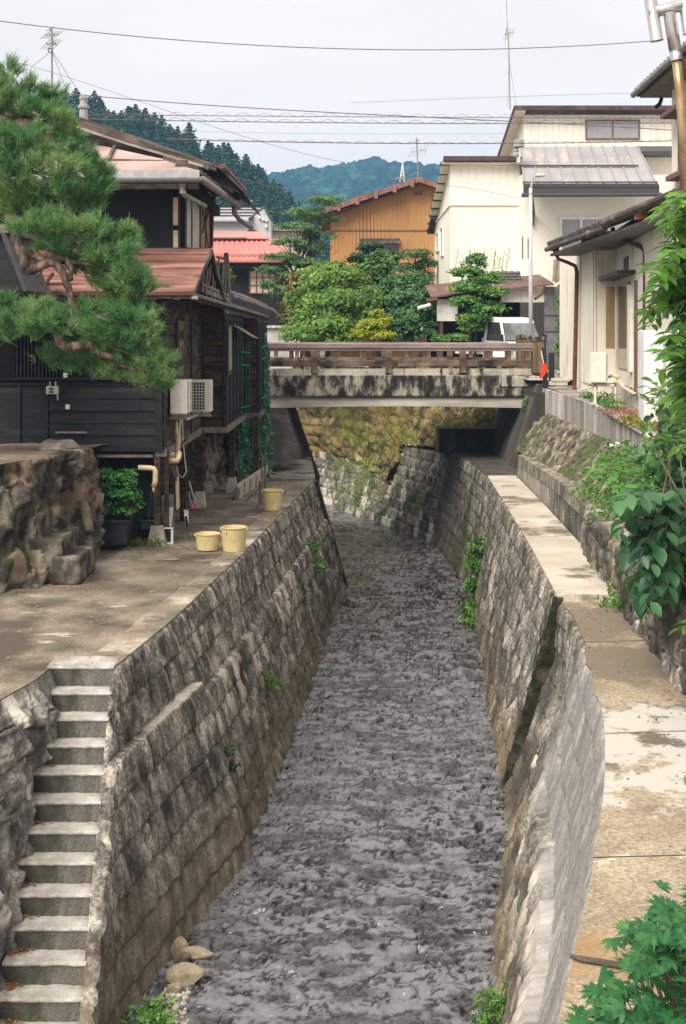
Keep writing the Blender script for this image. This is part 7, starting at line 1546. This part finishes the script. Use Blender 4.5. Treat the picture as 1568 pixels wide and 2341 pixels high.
# --- garden trees behind the bridge
tree('pine_tree', (PX(705,55),55,5), [bl(742,462,55,46,13),bl(700,488,55,44,13),bl(735,505,55.5,40,13),bl(678,522,54.5,42,13),bl(720,540,55,44,14),bl(660,556,54.5,42,13),bl(712,572,55,42,14),bl(645,592,54,42,14),bl(700,604,54.5,46,14),bl(622,620,54,34,13),bl(680,634,54,46,15),bl(615,655,53.5,26,14),bl(650,668,53.5,40,15)], 15000, .16, leafmat('cloud_pine_leaf', [(.03,.085,.035),(.075,.17,.06),(.16,.29,.08)], .2), m_barkp,
     'cloud-pruned pine with stacked dark pads between the red roof and the orange house', trunk_r=.14, seed=3, clump=30, asp=.3, shell=.5)
tree('garden_tree', (PX(745,49),49,5), [bl(735,650,49,50,30),bl(705,628,49.5,26,16),bl(765,618,49.5,28,18),bl(812,622,50,24,14),bl(738,612,50,18,12),bl(672,690,48.5,22,22),bl(790,640,49.5,45,28),bl(720,700,48.5,45,35),bl(770,700,48,55,38),bl(700,745,48,42,34),bl(760,752,47.5,60,34),bl(820,690,49,40,40),bl(830,745,48,45,35),bl(690,770,47.5,50,22),bl(770,778,47.5,55,18),bl(845,700,48.5,40,36)], 24000, .17, leafmat('bright_garden_leaf', [(.05,.13,.035),(.14,.27,.055),(.3,.44,.1)], .4), m_bark,
     'broad rounded bright green tree over the left half of the bridge railing', trunk_r=.1, seed=5, clump=22, asp=.5)
tree('garden_tree', (PX(690,50.5),50.5,5), [bl(700,640,50,34,20),bl(680,668,50.5,30,20),bl(672,700,50.5,26,22),bl(665,735,50,22,22)], 4200, .15, leafmat('bronze_leaf', [(0.07,0.084,0.028),(0.196,0.154,0.056),(0.364,0.28,0.084)], .3), m_bark,
     'small bronze-tinged tree on the left side of the broad green tree', trunk_r=.06, seed=6)
tree('garden_tree', (PX(870,50),50,5), [bl(868,615,50,30,35),bl(885,660,50,42,30),bl(860,690,49.5,38,34),bl(900,705,49.5,45,35),bl(870,590,50,16,14)], 14000, .17, leafmat('fresh_leaf', [(0.042,0.098,0.035),(0.098,0.21,0.063),(0.196,0.322,0.112)], .35), m_bark,
     'upright tree with pale fresh leaves in front of the orange house', trunk_r=.08, seed=7)
tree('cedar_tree', (PX(860,56),56,5), [bl(850,568,56,30,12),bl(830,592,56,32,14),bl(880,590,56,36,14),bl(845,614,56,40,14),bl(890,615,56,34,14)], 7000, .15, m_lf_dark, m_bark,
     'dark dense evergreen topping the garden below the orange house window', trunk_r=.12, seed=8)
tree('pine_tree', (PX(960,54),54,5), [bl(950,585,54,34,14),bl(975,606,54,26,14),bl(935,615,54,26,12),bl(960,635,54,30,14)], 6500, .15, leafmat('grey_pine_leaf', [(0.035,0.077,0.028),(0.084,0.154,0.049),(0.168,0.252,0.084)], .2), m_barkp,
     'short garden pine beside the corner of the white house', trunk_r=.1, seed=9, asp=.3)
tree('garden_shrub', (PX(945,47.5),47.5,5), [bl(905,660,48.5,30,24),bl(945,650,48.5,34,26),bl(930,690,48,45,30),bl(965,720,47.5,40,34),bl(920,745,47,48,34),bl(975,680,48,26,24),bl(980,760,46.5,26,22),bl(900,770,46.8,40,20)], 19000, .15, leafmat('deep_green_leaf', [(.03,.09,.04),(.075,.17,.06),(.15,.29,.09)], .3), m_bark,
     'dark leafy shrub behind the railing right of the yellow bush', trunk_r=.07, seed=10, cat='shrub')
tree('yellow_shrub', (PX(850,45.8),45.8,5), [bl(862,722,45.8,17,14),bl(880,735,45.8,16,14),bl(850,745,45.6,28,15),bl(825,765,45.4,24,12),bl(870,768,45.5,28,14)], 3800, .13, m_lf_yel, m_bark,
     'bright yellow-green bush directly behind the bridge railing', trunk_r=.03, seed=11, cat='shrub')
tree('maple_tree', (PX(1085,43.8),43.8,5.1), [bl(1090,600,44,22,18),bl(1070,625,44,32,16),bl(1110,640,44,38,16),bl(1075,660,43.8,42,16),bl(1120,672,43.8,36,14),bl(1065,692,43.6,34,14),bl(1110,705,43.6,40,16),bl(1085,730,43.5,38,16),bl(1080,752,43.4,26,14)], 12000, .13, leafmat('maple_green', [(.035,.11,.035),(.09,.22,.05),(.24,.4,.07)], .35), m_bark,
     'young maple with bright upper leaves in front of the white house', trunk_r=.05, seed=12, clump=18)
mt = bpy.data.objects[-1] if False else None
# feathery shoots above the maple
mb = MB(); rr = random.Random(9); C = []
for i in range(16):
    x = 1040+i*7.5+rr.uniform(-3,3); y0 = 640-rr.uniform(10,30); y1 = rr.uniform(565,600); pa, pb = P(x,y0,44), P(x+rr.uniform(-8,10),y1,44); mb.tube([pa, pb], .008, 4)
    for k in range(22): q = pa.lerp(pb, k/21); C.append(tuple(q+Vector((rr.uniform(-.09,.09), rr.uniform(-.09,.09), rr.uniform(-.03,.03)))))
V, Q = small_quads(np.array(C), np.array([[0,-.5,.86]]*len(C)), .1, .35, np.random.RandomState(3), 0)
sho = thing('shoot_cluster', P(1090,640,44), 'thin feathery shoots rising above the young maple', 'shoots'); link_mesh('leaves', V, Q, m_lf_lite, sho); mb.build('stems', m_bark, sho)
tree('hedge', (PX(1035,43.4),43.4,5.1), [bl(1010,776,43.3,20,9),bl(1045,774,43.3,26,10)], 2600, .1, m_lf_mid, m_bark, 'low clipped green shrub behind the railing below the white panel', trunk_r=.02, seed=14, cat='shrub')
tree('garden_shrub', (PX(1300,41.5),41.5,5.1), [bl(1298,700,42,22,24),bl(1305,750,42,24,26),bl(1295,800,41.5,22,26),bl(1303,840,41,22,20)], 9000, .13, m_lf_mid, m_bark, 'green bush filling the gap beside the cream house corner', trunk_r=.04, seed=15, cat='shrub')
tree('garden_shrub', (PX(522,45),45,5.1), [bl(520,630,45,9,14),bl(526,642,45,10,10)], 700, .14, m_lf_lite, m_bark, 'little light green sprig showing right of the grey poles', trunk_r=.02, seed=16, cat='shrub')

# --- ivy on net at the stream side of the black house
nt_ = thing('net_trellis', (-2.25,32,ZP), 'green net stretched beside the black house carrying the ivy', 'net')
mb = MB(); 
for i in range(9): u = i/8; a = Vector((-2.42+.4*u,30.6+3.2*u,ZP+.1)); mb.tube([a, a+Vector((0,0,3.1+.35*u))], .008, 4)
mb.build('vertical_cords', flat('green_net',(.0,.2,.12),.6), nt_)
mb = MB()
for z in (5.6,4.6,5.9): mb.tube([(-2.44,30.5,z), (-2.2,32.3,z-.05), (-2.0,33.9,z+.12)], .012, 4)
mb.build('horizontal_cords', flat('green_net',(.0,.28,.18),.6), nt_)
rs = np.random.RandomState(31); C = []
def band(pts, n, sx, sy, sz):
    for _ in range(n):
        t = rs.rand()*(len(pts)-1); k = int(t); f = t-k; a, b = pts[k], pts[k+1]; x = a[0]+(b[0]-a[0])*f; y = a[1]+(b[1]-a[1])*f; w_ = a[2]+(b[2]-a[2])*f; Y = a[3]+(b[3]-a[3])*f
        C.append(tuple(P(x+rs.uniform(-w_,w_), y, Y)+Vector((rs.normal()*sx, rs.normal()*sy, rs.normal()*sz))))
band([(603,790,4,35.2),(604,880,5,34.8),(603,960,9,34.2),(596,1000,22,33.6),(580,1050,40,32.5),(572,1090,38,31.8),(560,1125,28,31)], 5600, .03, .12, .05)
band([(548,960,8,32),(545,1020,16,31.6),(548,1100,16,31)], 700, .03, .1, .05)
C = np.array(C); Nn = rs.normal(size=C.shape)*.35+np.array([.35,-.8,.35]); Nn /= np.linalg.norm(Nn, axis=1, keepdims=True)
iv = thing('ivy', (-2.1,32.5,ZP), 'dense dark ivy climbing from the platform up the stream-side corner of the black house', 'climber')
V, Q = leaf_quads(C, Nn, .13, .85, rs, .5); link_mesh('leaves', V, Q, leafmat('ivy_leaf', [(0.014,0.07,0.035),(0.028,0.119,0.056),(0.07,0.182,0.07),(0.224,0.28,0.084)], .2, .35, .5), iv)
mb = MB()
for i in range(7): x = 548+i*10; mb.tube([P(x,1135-i*6,31+.4*i), P(x+rr.uniform(-5,5),1060-i*8,31.3+.4*i), P(596,990-i*20,33.8)], .012, 5)
mb.build('stems', m_bark, iv)

# --- shrub over the dark tank
tree('potted_shrub', (PX(262,21.5),21.5,PZ(1186,21.5)), [bl(238,1082,21.5,20,12),bl(292,1084,21.5,22,12),bl(262,1095,21.4,36,16),bl(300,1108,21.4,24,14),bl(240,1112,21.4,28,14),bl(268,1130,21.3,44,16),bl(298,1150,21.3,24,14),bl(245,1150,21.4,28,14),bl(282,1170,21.3,30,12)], 2600, .07, leafmat('shrub_leaf', [(0.028,0.126,0.042),(0.056,0.21,0.056),(0.168,0.35,0.056)], .3), m_bark,
     'leafy green shrub spilling over the dark tank beneath the black house', trunk_r=.02, seed=20, cat='shrub', clump=14, big=True, asp=.4)
# --- weeds -------------------------------------------------------------
def tuft(name, pts, r, n, size, mat, label, cat='weeds', asp=.3, droop=.4, up=.3, seed=0, kind=None, sq=.7):
    rs = np.random.RandomState(seed); C = []; 
    for p in pts: C.append(np.array(p)+rs.normal(size=(max(4,n//len(pts)),3))*np.array([r,r,r*sq]))
    C = np.concatenate(C); Nn = rs.normal(size=C.shape)*.6+np.array([0,-.5,up]); Nn /= np.linalg.norm(Nn, axis=1, keepdims=True)
    V, Q = leaf_quads(C, Nn, size, asp, rs, droop); o = link_mesh(name, V, Q, mat)
    return tag(o, None if kind else label, None if kind else cat, None, kind)
def onR(Y, v):   # point on right wall face at depth Y, v metres below the top
    f = v/3.1; x = np.interp(Y, [17.6,26.5,32.5,36.5], [2.88,3.33,3.59,3.5])*(1-f)+np.interp(Y, [18.3,27.4,33.4,36.5], [2.2,2.82,3.0,2.92])*f; return (x-.08, Y, ZR2-v)
def onL(Y, v):
    f = v/3.1; return (topL(Y)*(1-f)+baseL(Y)*f+.1, Y, ZP-v)
tuft('fern_clump', [onR(29.6,1.3),onR(29.4,1.7),onR(29.2,2.1),onR(29.8,1.5),onR(28.8,2.5),onR(28.5,2.7)], .13, 1500, .17, m_lf_mid, 'thick green fern clump hanging from the middle of the right stream wall', 'fern', .3, .8)
tuft('wall_weed', [onL(27.9,1.0),onL(27.7,1.35)], .09, 150, .14, m_lf_mid, 'small leafy weed sprouting near the far end of the left stream wall', 'weed', .4, .3, seed=2)
tuft('wall_weed', [onL(19.8,1.75)], .1, 120, .1, m_lf_lite, 'little fern growing from the vertical joint halfway along the left stream wall', 'weed', .35, .2, seed=3)
tuft('wall_weed', [onL(16.4,1.9),onL(16.3,1.7)], .05, 90, .08, m_lf_dark, 'tiny dark fern in the nearer joint of the left stream wall', 'weed', .35, .3, seed=4)
p = G(345,2325,6.1); tuft('waterside_weed', [tuple(p)], .1, 170, .1, m_lf_mid, 'green weed at the stream edge below the boulders in the lower left', 'weed', .35, .0, seed=5)
p = G(1128,2318,5.9); tuft('wall_weed', [tuple(p+Vector((0,0,.0))), tuple(p+Vector((-.05,0,-.15))), tuple(p+Vector((.02,0,.12)))], .08, 260, .09, m_lf_mid, 'feathery weed at the foot of the right stream wall at the bottom edge', 'fern', .25, .1, seed=6)
tuft('wall_weed', [tuple(P(1215,918,35.3)), tuple(P(1208,935,35.4)), tuple(P(1225,910,35.2)), tuple(P(1218,945,35.2))], .1, 220, .13, m_lf_mid, 'green creeper hanging at the right end of the bridge beam', 'weed', .6, .4, seed=7)
for i, (x, y, lb) in enumerate(((245,1240,'small weeds at the foot of the dark tank'),(330,1246,'low green weed beside the nearest stilt footing'),(405,1232,'tiny weed at the platform edge near the wire frame'))):
    p = G(x, y+3, H1); tuft('ground_weed', [tuple(p+Vector((dx,0,.05))) for dx in (-.25,-.1,.1,.25)], .07, 200 if i < 2 else 50, .06, m_lf_mid, lb, 'weed', .4, .0, seed=30+i)
# weeds on the rubble slope and ledges
pts_ = []; rs = np.random.RandomState(5)
for i in range(34):
    Y = rs.uniform(14.5, 23); f = rs.rand(); x = np.interp(Y, [13,18,24,29], [4.7,4.85,5.15,5.28])*(1-f)+np.interp(Y, [13,18,24,29], [3.7,4.0,4.3,4.45])*f; pts_.append((x-.12, Y, 4.35*(1-f)+3.5*f+.08))
tuft('slope_weeds', pts_, .16, 2600, .09, m_lf_mid, '', kind='stuff', asp=.4, droop=.3, seed=9)
tuft('ledge_weeds', [tuple(G(1418,1385,H1)+Vector((0,0,.06))), tuple(G(1395,1388,H2)+Vector((0,0,.05))), tuple(G(1412,1358,H1)+Vector((0,0,.15)))], .09, 190, .07, m_lf_mid, 'thin weeds growing where the two right-hand ledges meet', 'weed', .5, .2, seed=10)
tuft('yard_grass', [tuple(G(x, y, 1.4)) for x, y in ((1322,878),(1335,880),(1345,884),(1310,876),(1352,888))], .16, 700, .2, leafmat('lawn_grass', [(.03,.09,.015),(.07,.17,.02),(.14,.26,.04)], .3), 'clump of green grass at the corner of the cream house', 'grass', .12, -1.5, seed=11)
tuft('yard_weed', [tuple(G(x, y, 1.5)+Vector((0,0,.05))) for x, y in ((1345,915),(1375,924),(1390,930),(1400,936))], .12, 500, .1, m_lf_mid, '', kind='stuff', asp=.35, droop=-.3, seed=12)
tuft('red_groundcover', [tuple(P(x, y, Y)+Vector((0,0,-.02))) for x, y, Y in ((1410,935,25.5),(1430,942,25),(1445,946,24.5),(1455,955,23.6),(1425,938,25.6))], .2, 700, .045, leafmat('red_sedum', [(.12,.05,.04),(.28,.08,.07),(.25,.2,.12)], .2), '', kind='stuff', asp=.5, droop=0, seed=13, sq=.1)
tuft('yellow_groundcover', [tuple(P(x, y, Y)) for x, y, Y in ((1470,962,22),(1485,968,21.6),(1500,974,21.2),(1450,958,22.5))], .14, 700, .08, leafmat('yellow_weed', [(.1,.12,.02),(.22,.22,.03),(.3,.22,.08)], .3), '', kind='stuff', asp=.3, droop=-.3, seed=14, sq=.3)
# grass on the far stream bank
gpts = []; rs = np.random.RandomState(77)
tp = [tuple(v) for v in topsG]; bt_ = [tuple(v) for v in bots]
for i in range(300):
    t = rs.rand()*(len(tp)-1); k = int(t); f = t-k; a = np.array(tp[k])*(1-f)+np.array(tp[k+1])*f; b = np.array(bt_[k])*(1-f)+np.array(bt_[k+1])*f; g_ = rs.rand(); q = a*g_+b*(1-g_); gpts.append(tuple(q+np.array([-.05,-.2,.15])))
tuft('bank_grass', gpts, .2, 5600, .14, m_grass, '', kind='stuff', asp=.2, droop=.2, seed=15)
gp = []
for i in range(130):
    t = rs.rand(); Y = 43.5+5*t; x = np.interp(Y, [43.5,45.3,47.2,50], [1.3,.6,-.1,-1.1]); z = rs.uniform(.2,1.9); gp.append((x-.1+.25*z*.8, Y-.05+.25*z, z))
tuft('bank_weeds', gp, .1, 350, .12, m_lf_mid, '', kind='stuff', asp=.35, droop=.5, seed=16)
# fallen leaves -------------------------------------------------------------
C = []; rs = np.random.RandomState(3)
for k, n_ in ((3,10),(4,10),(6,45),(9,30),(10,60),(11,50),(12,50),(8,12),(2,6)):
    for _ in range(n_): C.append((st_left(k)+.01+abs(rs.normal())*.07, Yk(k-1)-.01-abs(rs.normal())*.05, ZP-SR*k+.012+rs.rand()*.015))
for i in range(330):
    if i < 190: p = G(rs.uniform(150,420), rs.normal(1262,10), H1)
    elif i < 270: p = G(rs.uniform(10,200), 1372-rs.uniform(10,200)*.3+rs.normal()*5, H1)
    else: p = G(rs.uniform(1320,1400), rs.uniform(1380,1500), H2)
    C.append((p.x, p.y, p.z+.015))
for _ in range(220): Y = rs.uniform(22.5,29.5); C.append((-2.75+rs.normal()*.16, Y, ZP+.012))
C = np.array(C); Nn = rs.normal(size=C.shape)*.25+np.array([0,0,1]); Nn /= np.linalg.norm(Nn, axis=1, keepdims=True)
V, Q = small_quads(C, Nn, .045, .5, rs); tag(link_mesh('fallen_leaves', V, Q, leafmat('dead_leaf', [(.12,.05,.02),(.26,.12,.05),(.42,.24,.1)], .1)), kind='stuff')

# --- glossy leaved tree on the right -----------------------------------
def branchy(name, base, tips, size, mat, label, cat, per=14, spread=.09, tr=.03, seed=0, asp=.42, droop=1.0, twig=.35, hub=None):
    """leaves set alternately along drooping twigs that run from a hub to each tip"""
    rs = np.random.RandomState(seed); t = thing(name, base, label, cat); mb = MB(); C = []; Nn = []; T = []
    hub = [Vector(h) for h in (hub or [base])]; mb.tube([Vector(base)]+hub, [tr*1.3]+[tr*(1-.6*i/len(hub)) for i in range(len(hub))], 8)
    for tp_ in tips:
        tp_ = Vector(tp_); h = min(hub, key=lambda q: (q-tp_).length); a = tp_+(h-tp_)*min(1, twig/max(.01, (h-tp_).length)); a.z += .04
        mb.tube([h, h.lerp(a, .6)+Vector((0,0,.05)), a], [tr*.35, tr*.2, .005], 5)
        mid = a.lerp(tp_, .5)+Vector((0,0,.03)); mb.tube([a, mid, tp_], [.005,.004,.002], 4)
        d = (tp_-a).normalized()
        for k in range(per):
            f = (k+.5)/per; q = a.lerp(mid, f*2) if f < .5 else mid.lerp(tp_, f*2-1); sd = d.cross(Vector((0,0,1))).normalized()*(1 if k % 2 else -1)
            ld = (d*.55+sd*.75+Vector((rs.normal()*.2, rs.normal()*.2, -.25*droop+rs.normal()*.2))).normalized(); C.append(tuple(q+ld*size*.5)); T.append(tuple(ld))
            n_ = Vector((0,0,1))-ld*ld.z; n_ = (n_.normalized()+Vector((rs.normal()*.25, rs.normal()*.25-.15, 0))).normalized(); Nn.append(tuple(n_))
    C = np.array(C); Nn = np.array(Nn); T = np.array(T); Nn -= (Nn*T).sum(1, keepdims=True)*T; Nn /= np.linalg.norm(Nn, axis=1, keepdims=True); B = np.cross(Nn, T); n = len(C)
    s = (size*rs.uniform(.7,1.2,n))[:, None]; w_ = s*asp
    prof = [(-.5,0),(-.25,.42),(.05,.5),(.3,.3),(.52,0)]
    L_ = [C+T*s*a_+B*w_*b_-Nn*(s*.14*(a_+.2)**2)+Nn*w_*b_*.35 for a_, b_ in prof]; R_ = [C+T*s*a_-B*w_*b_-Nn*(s*.14*(a_+.2)**2)+Nn*w_*b_*.35 for a_, b_ in prof[1:4]]; M_ = [C+T*s*a_-Nn*(s*.14*(a_+.2)**2) for a_, b_ in prof[1:4]]
    allv = np.stack(L_+R_+M_, 1); V = allv.reshape(-1,3); k = 11; b0 = np.arange(n)*k   # idx: L0..4 (0 base, 4 tip), R 5..7, M 8..10
    quads = [(0,8,1,1),(8,9,2,1),(9,10,3,2),(10,4,3,3),(0,5,8,8),(8,5,6,9),(9,6,7,10),(10,7,4,4)]
    F_ = []
    me = []
    for q in quads:
        q2 = []
        for v in q:
            if v not in q2: q2.append(v)
        me.append(q2)
    faces = []
    for b in b0: faces += [tuple(int(b)+v for v in q) for q in me]
    link_mesh('leaves', V, faces, mat, t, None, True); mb.build('trunk', m_bark, t, True); return t
rs = np.random.RandomState(21); tips = []
edge_ = [(445,1530),(480,1500),(520,1495),(560,1505),(600,1478),(640,1452),(690,1472),(735,1445),(770,1500),(800,1505),(850,1497),(880,1510),(960,1540)]
for i in range(190):
    y = rs.uniform(450, 960); xe = np.interp(y, [e[0] for e in edge_], [e[1] for e in edge_]); x = xe+8+abs(rs.rand())**1.1*(1640-xe); Y = rs.uniform(6.0, 7.6); tips.append(tuple(P(x, y, Y)))
hubs = [(2.15,7.0,3.6),(2.1,6.9,4.6),(2.05,6.9,5.4),(2.0,6.8,6.1),(1.95,6.8,6.6),(1.9,6.8,7.0)]
branchy('broadleaf_tree', (2.3,7.1,2.7), tips, .105, m_lf_gloss, 'near tree with glossy drooping leaves along the right edge', 'tree', 15, seed=1, hub=hubs, tr=.04, asp=.42, droop=1.2)
tips = []
for (x, y) in ((1470,880),(1520,900),(1490,945),(1500,1010),(1545,930),(1530,860),(1560,990),(1440,905),(1475,1010),(1540,1040),(1510,845),(1460,870)): tips.append(tuple(P(x+rs.uniform(0,30), y, rs.uniform(7.6,8.4))))
branchy('broadleaf_sapling', (2.6,8.6,3.0), tips, .085, m_lf_gloss, 'loose rounded-leaf sapling below the glossy tree in front of the white cupboard', 'sapling', 9, seed=2, hub=[(2.45,8.4,4.2),(2.3,8.2,5.2),(2.2,8.1,5.6)], tr=.015, asp=.62, droop=.6)
# dense climber mass behind
rs = np.random.RandomState(22); C = []
for i in range(8000):
    y = rs.uniform(880, 1420); xl_ = np.interp(y, [880,960,1000,1100,1200,1300,1380,1420], [1535,1520,1500,1480,1475,1475,1490,1530])+25*rs.randn(); x = xl_+(rs.rand()**.8)*(1700-xl_); Y = rs.uniform(13.8,15.6); C.append(tuple(P(x, y, Y)))
C = np.array(C); C = C[C[:,2] > 3.0]; Nn = rs.normal(size=C.shape)*.5+np.array([-.3,-.6,.5]); Nn /= np.linalg.norm(Nn, axis=1, keepdims=True)
V, Q = leaf_quads(C, Nn, .1, .6, rs, .6); cm = thing('climber_bush', (3.9,13.4,3.4), 'dense tangled green bush filling the right edge above the rubble wall', 'bush'); link_mesh('leaves', V, Q, leafmat('climber_leaf', [(.012,.05,.018),(.04,.12,.035),(.12,.25,.06)], .3), cm)
mb = MB()
for i in range(8): mb.tube([(3.9+rs.normal()*.1,13.4,3.4), (3.6+rs.normal()*.2,13.2+rs.normal()*.3,4.2), (3.3+rs.normal()*.2,13+rs.normal()*.4,5.2)], [.02,.014,.006], 5)
mb.build('stems', m_bark, cm)
# broad leaves
tips = [tuple(P(x, y, Y)) for x, y, Y in ((1365,1095,15.2),(1385,1060,15.4),(1345,1075,15.6),(1420,1050,15),(1440,1085,14.8),(1410,1120,14.8),(1455,1120,14.5),(1395,1140,15),(1480,1075,14.6),(1505,1050,14.5),(1470,1040,14.9),(1430,1015,15.2),(1530,1080,14.2),(1400,1010,15.5),(1370,1040,15.6),(1515,1110,14.3))]
branchy('leafy_shrub', (4.0,15.6,3.7), tips, .15, leafmat('small_fresh_leaf', [(0.042,0.154,0.042),(0.084,0.252,0.056),(0.196,0.392,0.07)], .35), 'bright leafy shrub with upright sprays above the broad drooping leaves', 'shrub', 11, seed=3, hub=[(3.9,15.4,4.2),(3.7,15.2,4.6)], tr=.018, asp=.5, droop=.2, twig=.5)
rs = np.random.RandomState(66); tips = []
for i in range(46):
    y = rs.uniform(1120, 1395); xe = np.interp(y, [1120,1200,1300,1395], [1400,1400,1430,1455]); tips.append(tuple(P(xe+rs.rand()**1.2*(1600-xe), y, rs.uniform(12.6, 13.8))))
branchy('broad_leaved_plant', (3.85,14.6,3.6), tips, .21, m_lf_big, 'plant with large dull drooping leaves hanging over the right curb wall', 'plant', 5, seed=4, hub=[(3.75,14.2,4.1),(3.6,13.9,4.4),(3.5,13.8,4.6)], tr=.022, asp=.62, droop=2.2, twig=.45)
# near palmate leaves bottom right
def palmate(name, base, tips, size, mat, label, cat, seed):
    rs = np.random.RandomState(seed); t = thing(name, base, label, cat); V = []; Fc = []; mb = MB(); base = Vector(base)
    for tp_ in tips:
        tp_ = Vector(tp_); mb.tube([base, base.lerp(tp_, .6)+Vector((0,0,.05)), tp_], [.012,.006,.002], 5)
        for k in range(5):
            c = tp_+Vector((rs.normal()*.05, rs.normal()*.05, rs.normal()*.03)); az = rs.uniform(0, 6.28); nrm = Vector((rs.normal()*.3, -.35+rs.normal()*.25, 1)).normalized(); a = nrm.orthogonal().normalized(); b = nrm.cross(a); s = size*rs.uniform(.7,1.15)
            for j in range(5):
                th = az+(j-2)*.62; l = s*(1, .95, .8)[abs(j-2)]; d = a*math.cos(th)+b*math.sin(th); e = nrm.cross(d); i0 = len(V)
                q = [c, c+d*l*.35+e*l*.13+nrm*.004, c+d*l*.7+e*l*.12, c+d*l*.62+e*l*.05, c+d*l-nrm*l*.12, c+d*l*.62-e*l*.05, c+d*l*.7-e*l*.12, c+d*l*.35-e*l*.13+nrm*.004]
                V += [tuple(v) for v in q]; Fc += [(i0,i0+1,i0+3,i0+5,i0+7),(i0+1,i0+2,i0+3),(i0+3,i0+4,i0+5),(i0+5,i0+6,i0+7)]
    link_mesh('leaves', V, Fc, mat, t); mb.build('stems', m_bark, t); return t
rs = np.random.RandomState(41); tips = []
for i in range(88):
    y = rs.uniform(2085, 2400); xe = np.interp(y, [2085,2130,2180,2230,2290,2340,2400], [1545,1475,1445,1425,1370,1355,1340]); x = xe+rs.rand()**.9*(1660-xe); tips.append(tuple(P(x, y, rs.uniform(4.5,5.2))))
palmate('maple_sapling', (1.55,5.1,2.72), tips, .085, m_lf_maple, 'near maple-like sapling with lobed leaves in the bottom right corner', 'sapling', 5)
tips = [tuple(P(x, y, 10.5)) for x, y in ((1562,1780),(1566,1820),(1570,1850))]; branchy('ledge_weed', (2.95,10.6,2.72), tips, .08, m_lf_mid, 'weed poking in at the right edge of the near ledge', 'weed', 7, seed=8, hub=[(2.9,10.5,2.9)], tr=.006)
tips = [tuple(P(x, y, 13)) for x, y in ((1560,1425),(1572,1440),(1550,1440))]; branchy('ledge_weed', (3.6,13.2,3.3), tips, .16, m_lf_lite, 'pale broad leaves at the right edge above the near curb', 'plant', 4, seed=9, hub=[(3.55,13.1,3.4)], tr=.006)
# ================================================================== AIR
mb = MB(); mb.box(-1000, -12, -2, 1000, 1300, 185)
hz = bpy.data.materials.new('air'); hz.use_nodes = True; n_ = hz.node_tree.nodes
for q in list(n_):
    if q.type == 'BSDF_PRINCIPLED': n_.remove(q)
pv = n_.new('ShaderNodeVolumePrincipled'); pv.inputs['Color'].default_value = (.3,.6,1,1); pv.inputs['Density'].default_value = .00042; pv.inputs['Anisotropy'].default_value = 0
hz.node_tree.links.new(pv.outputs[0], n_['Material Output'].inputs['Volume'])
tag(mb.build('haze', hz), kind='stuff')
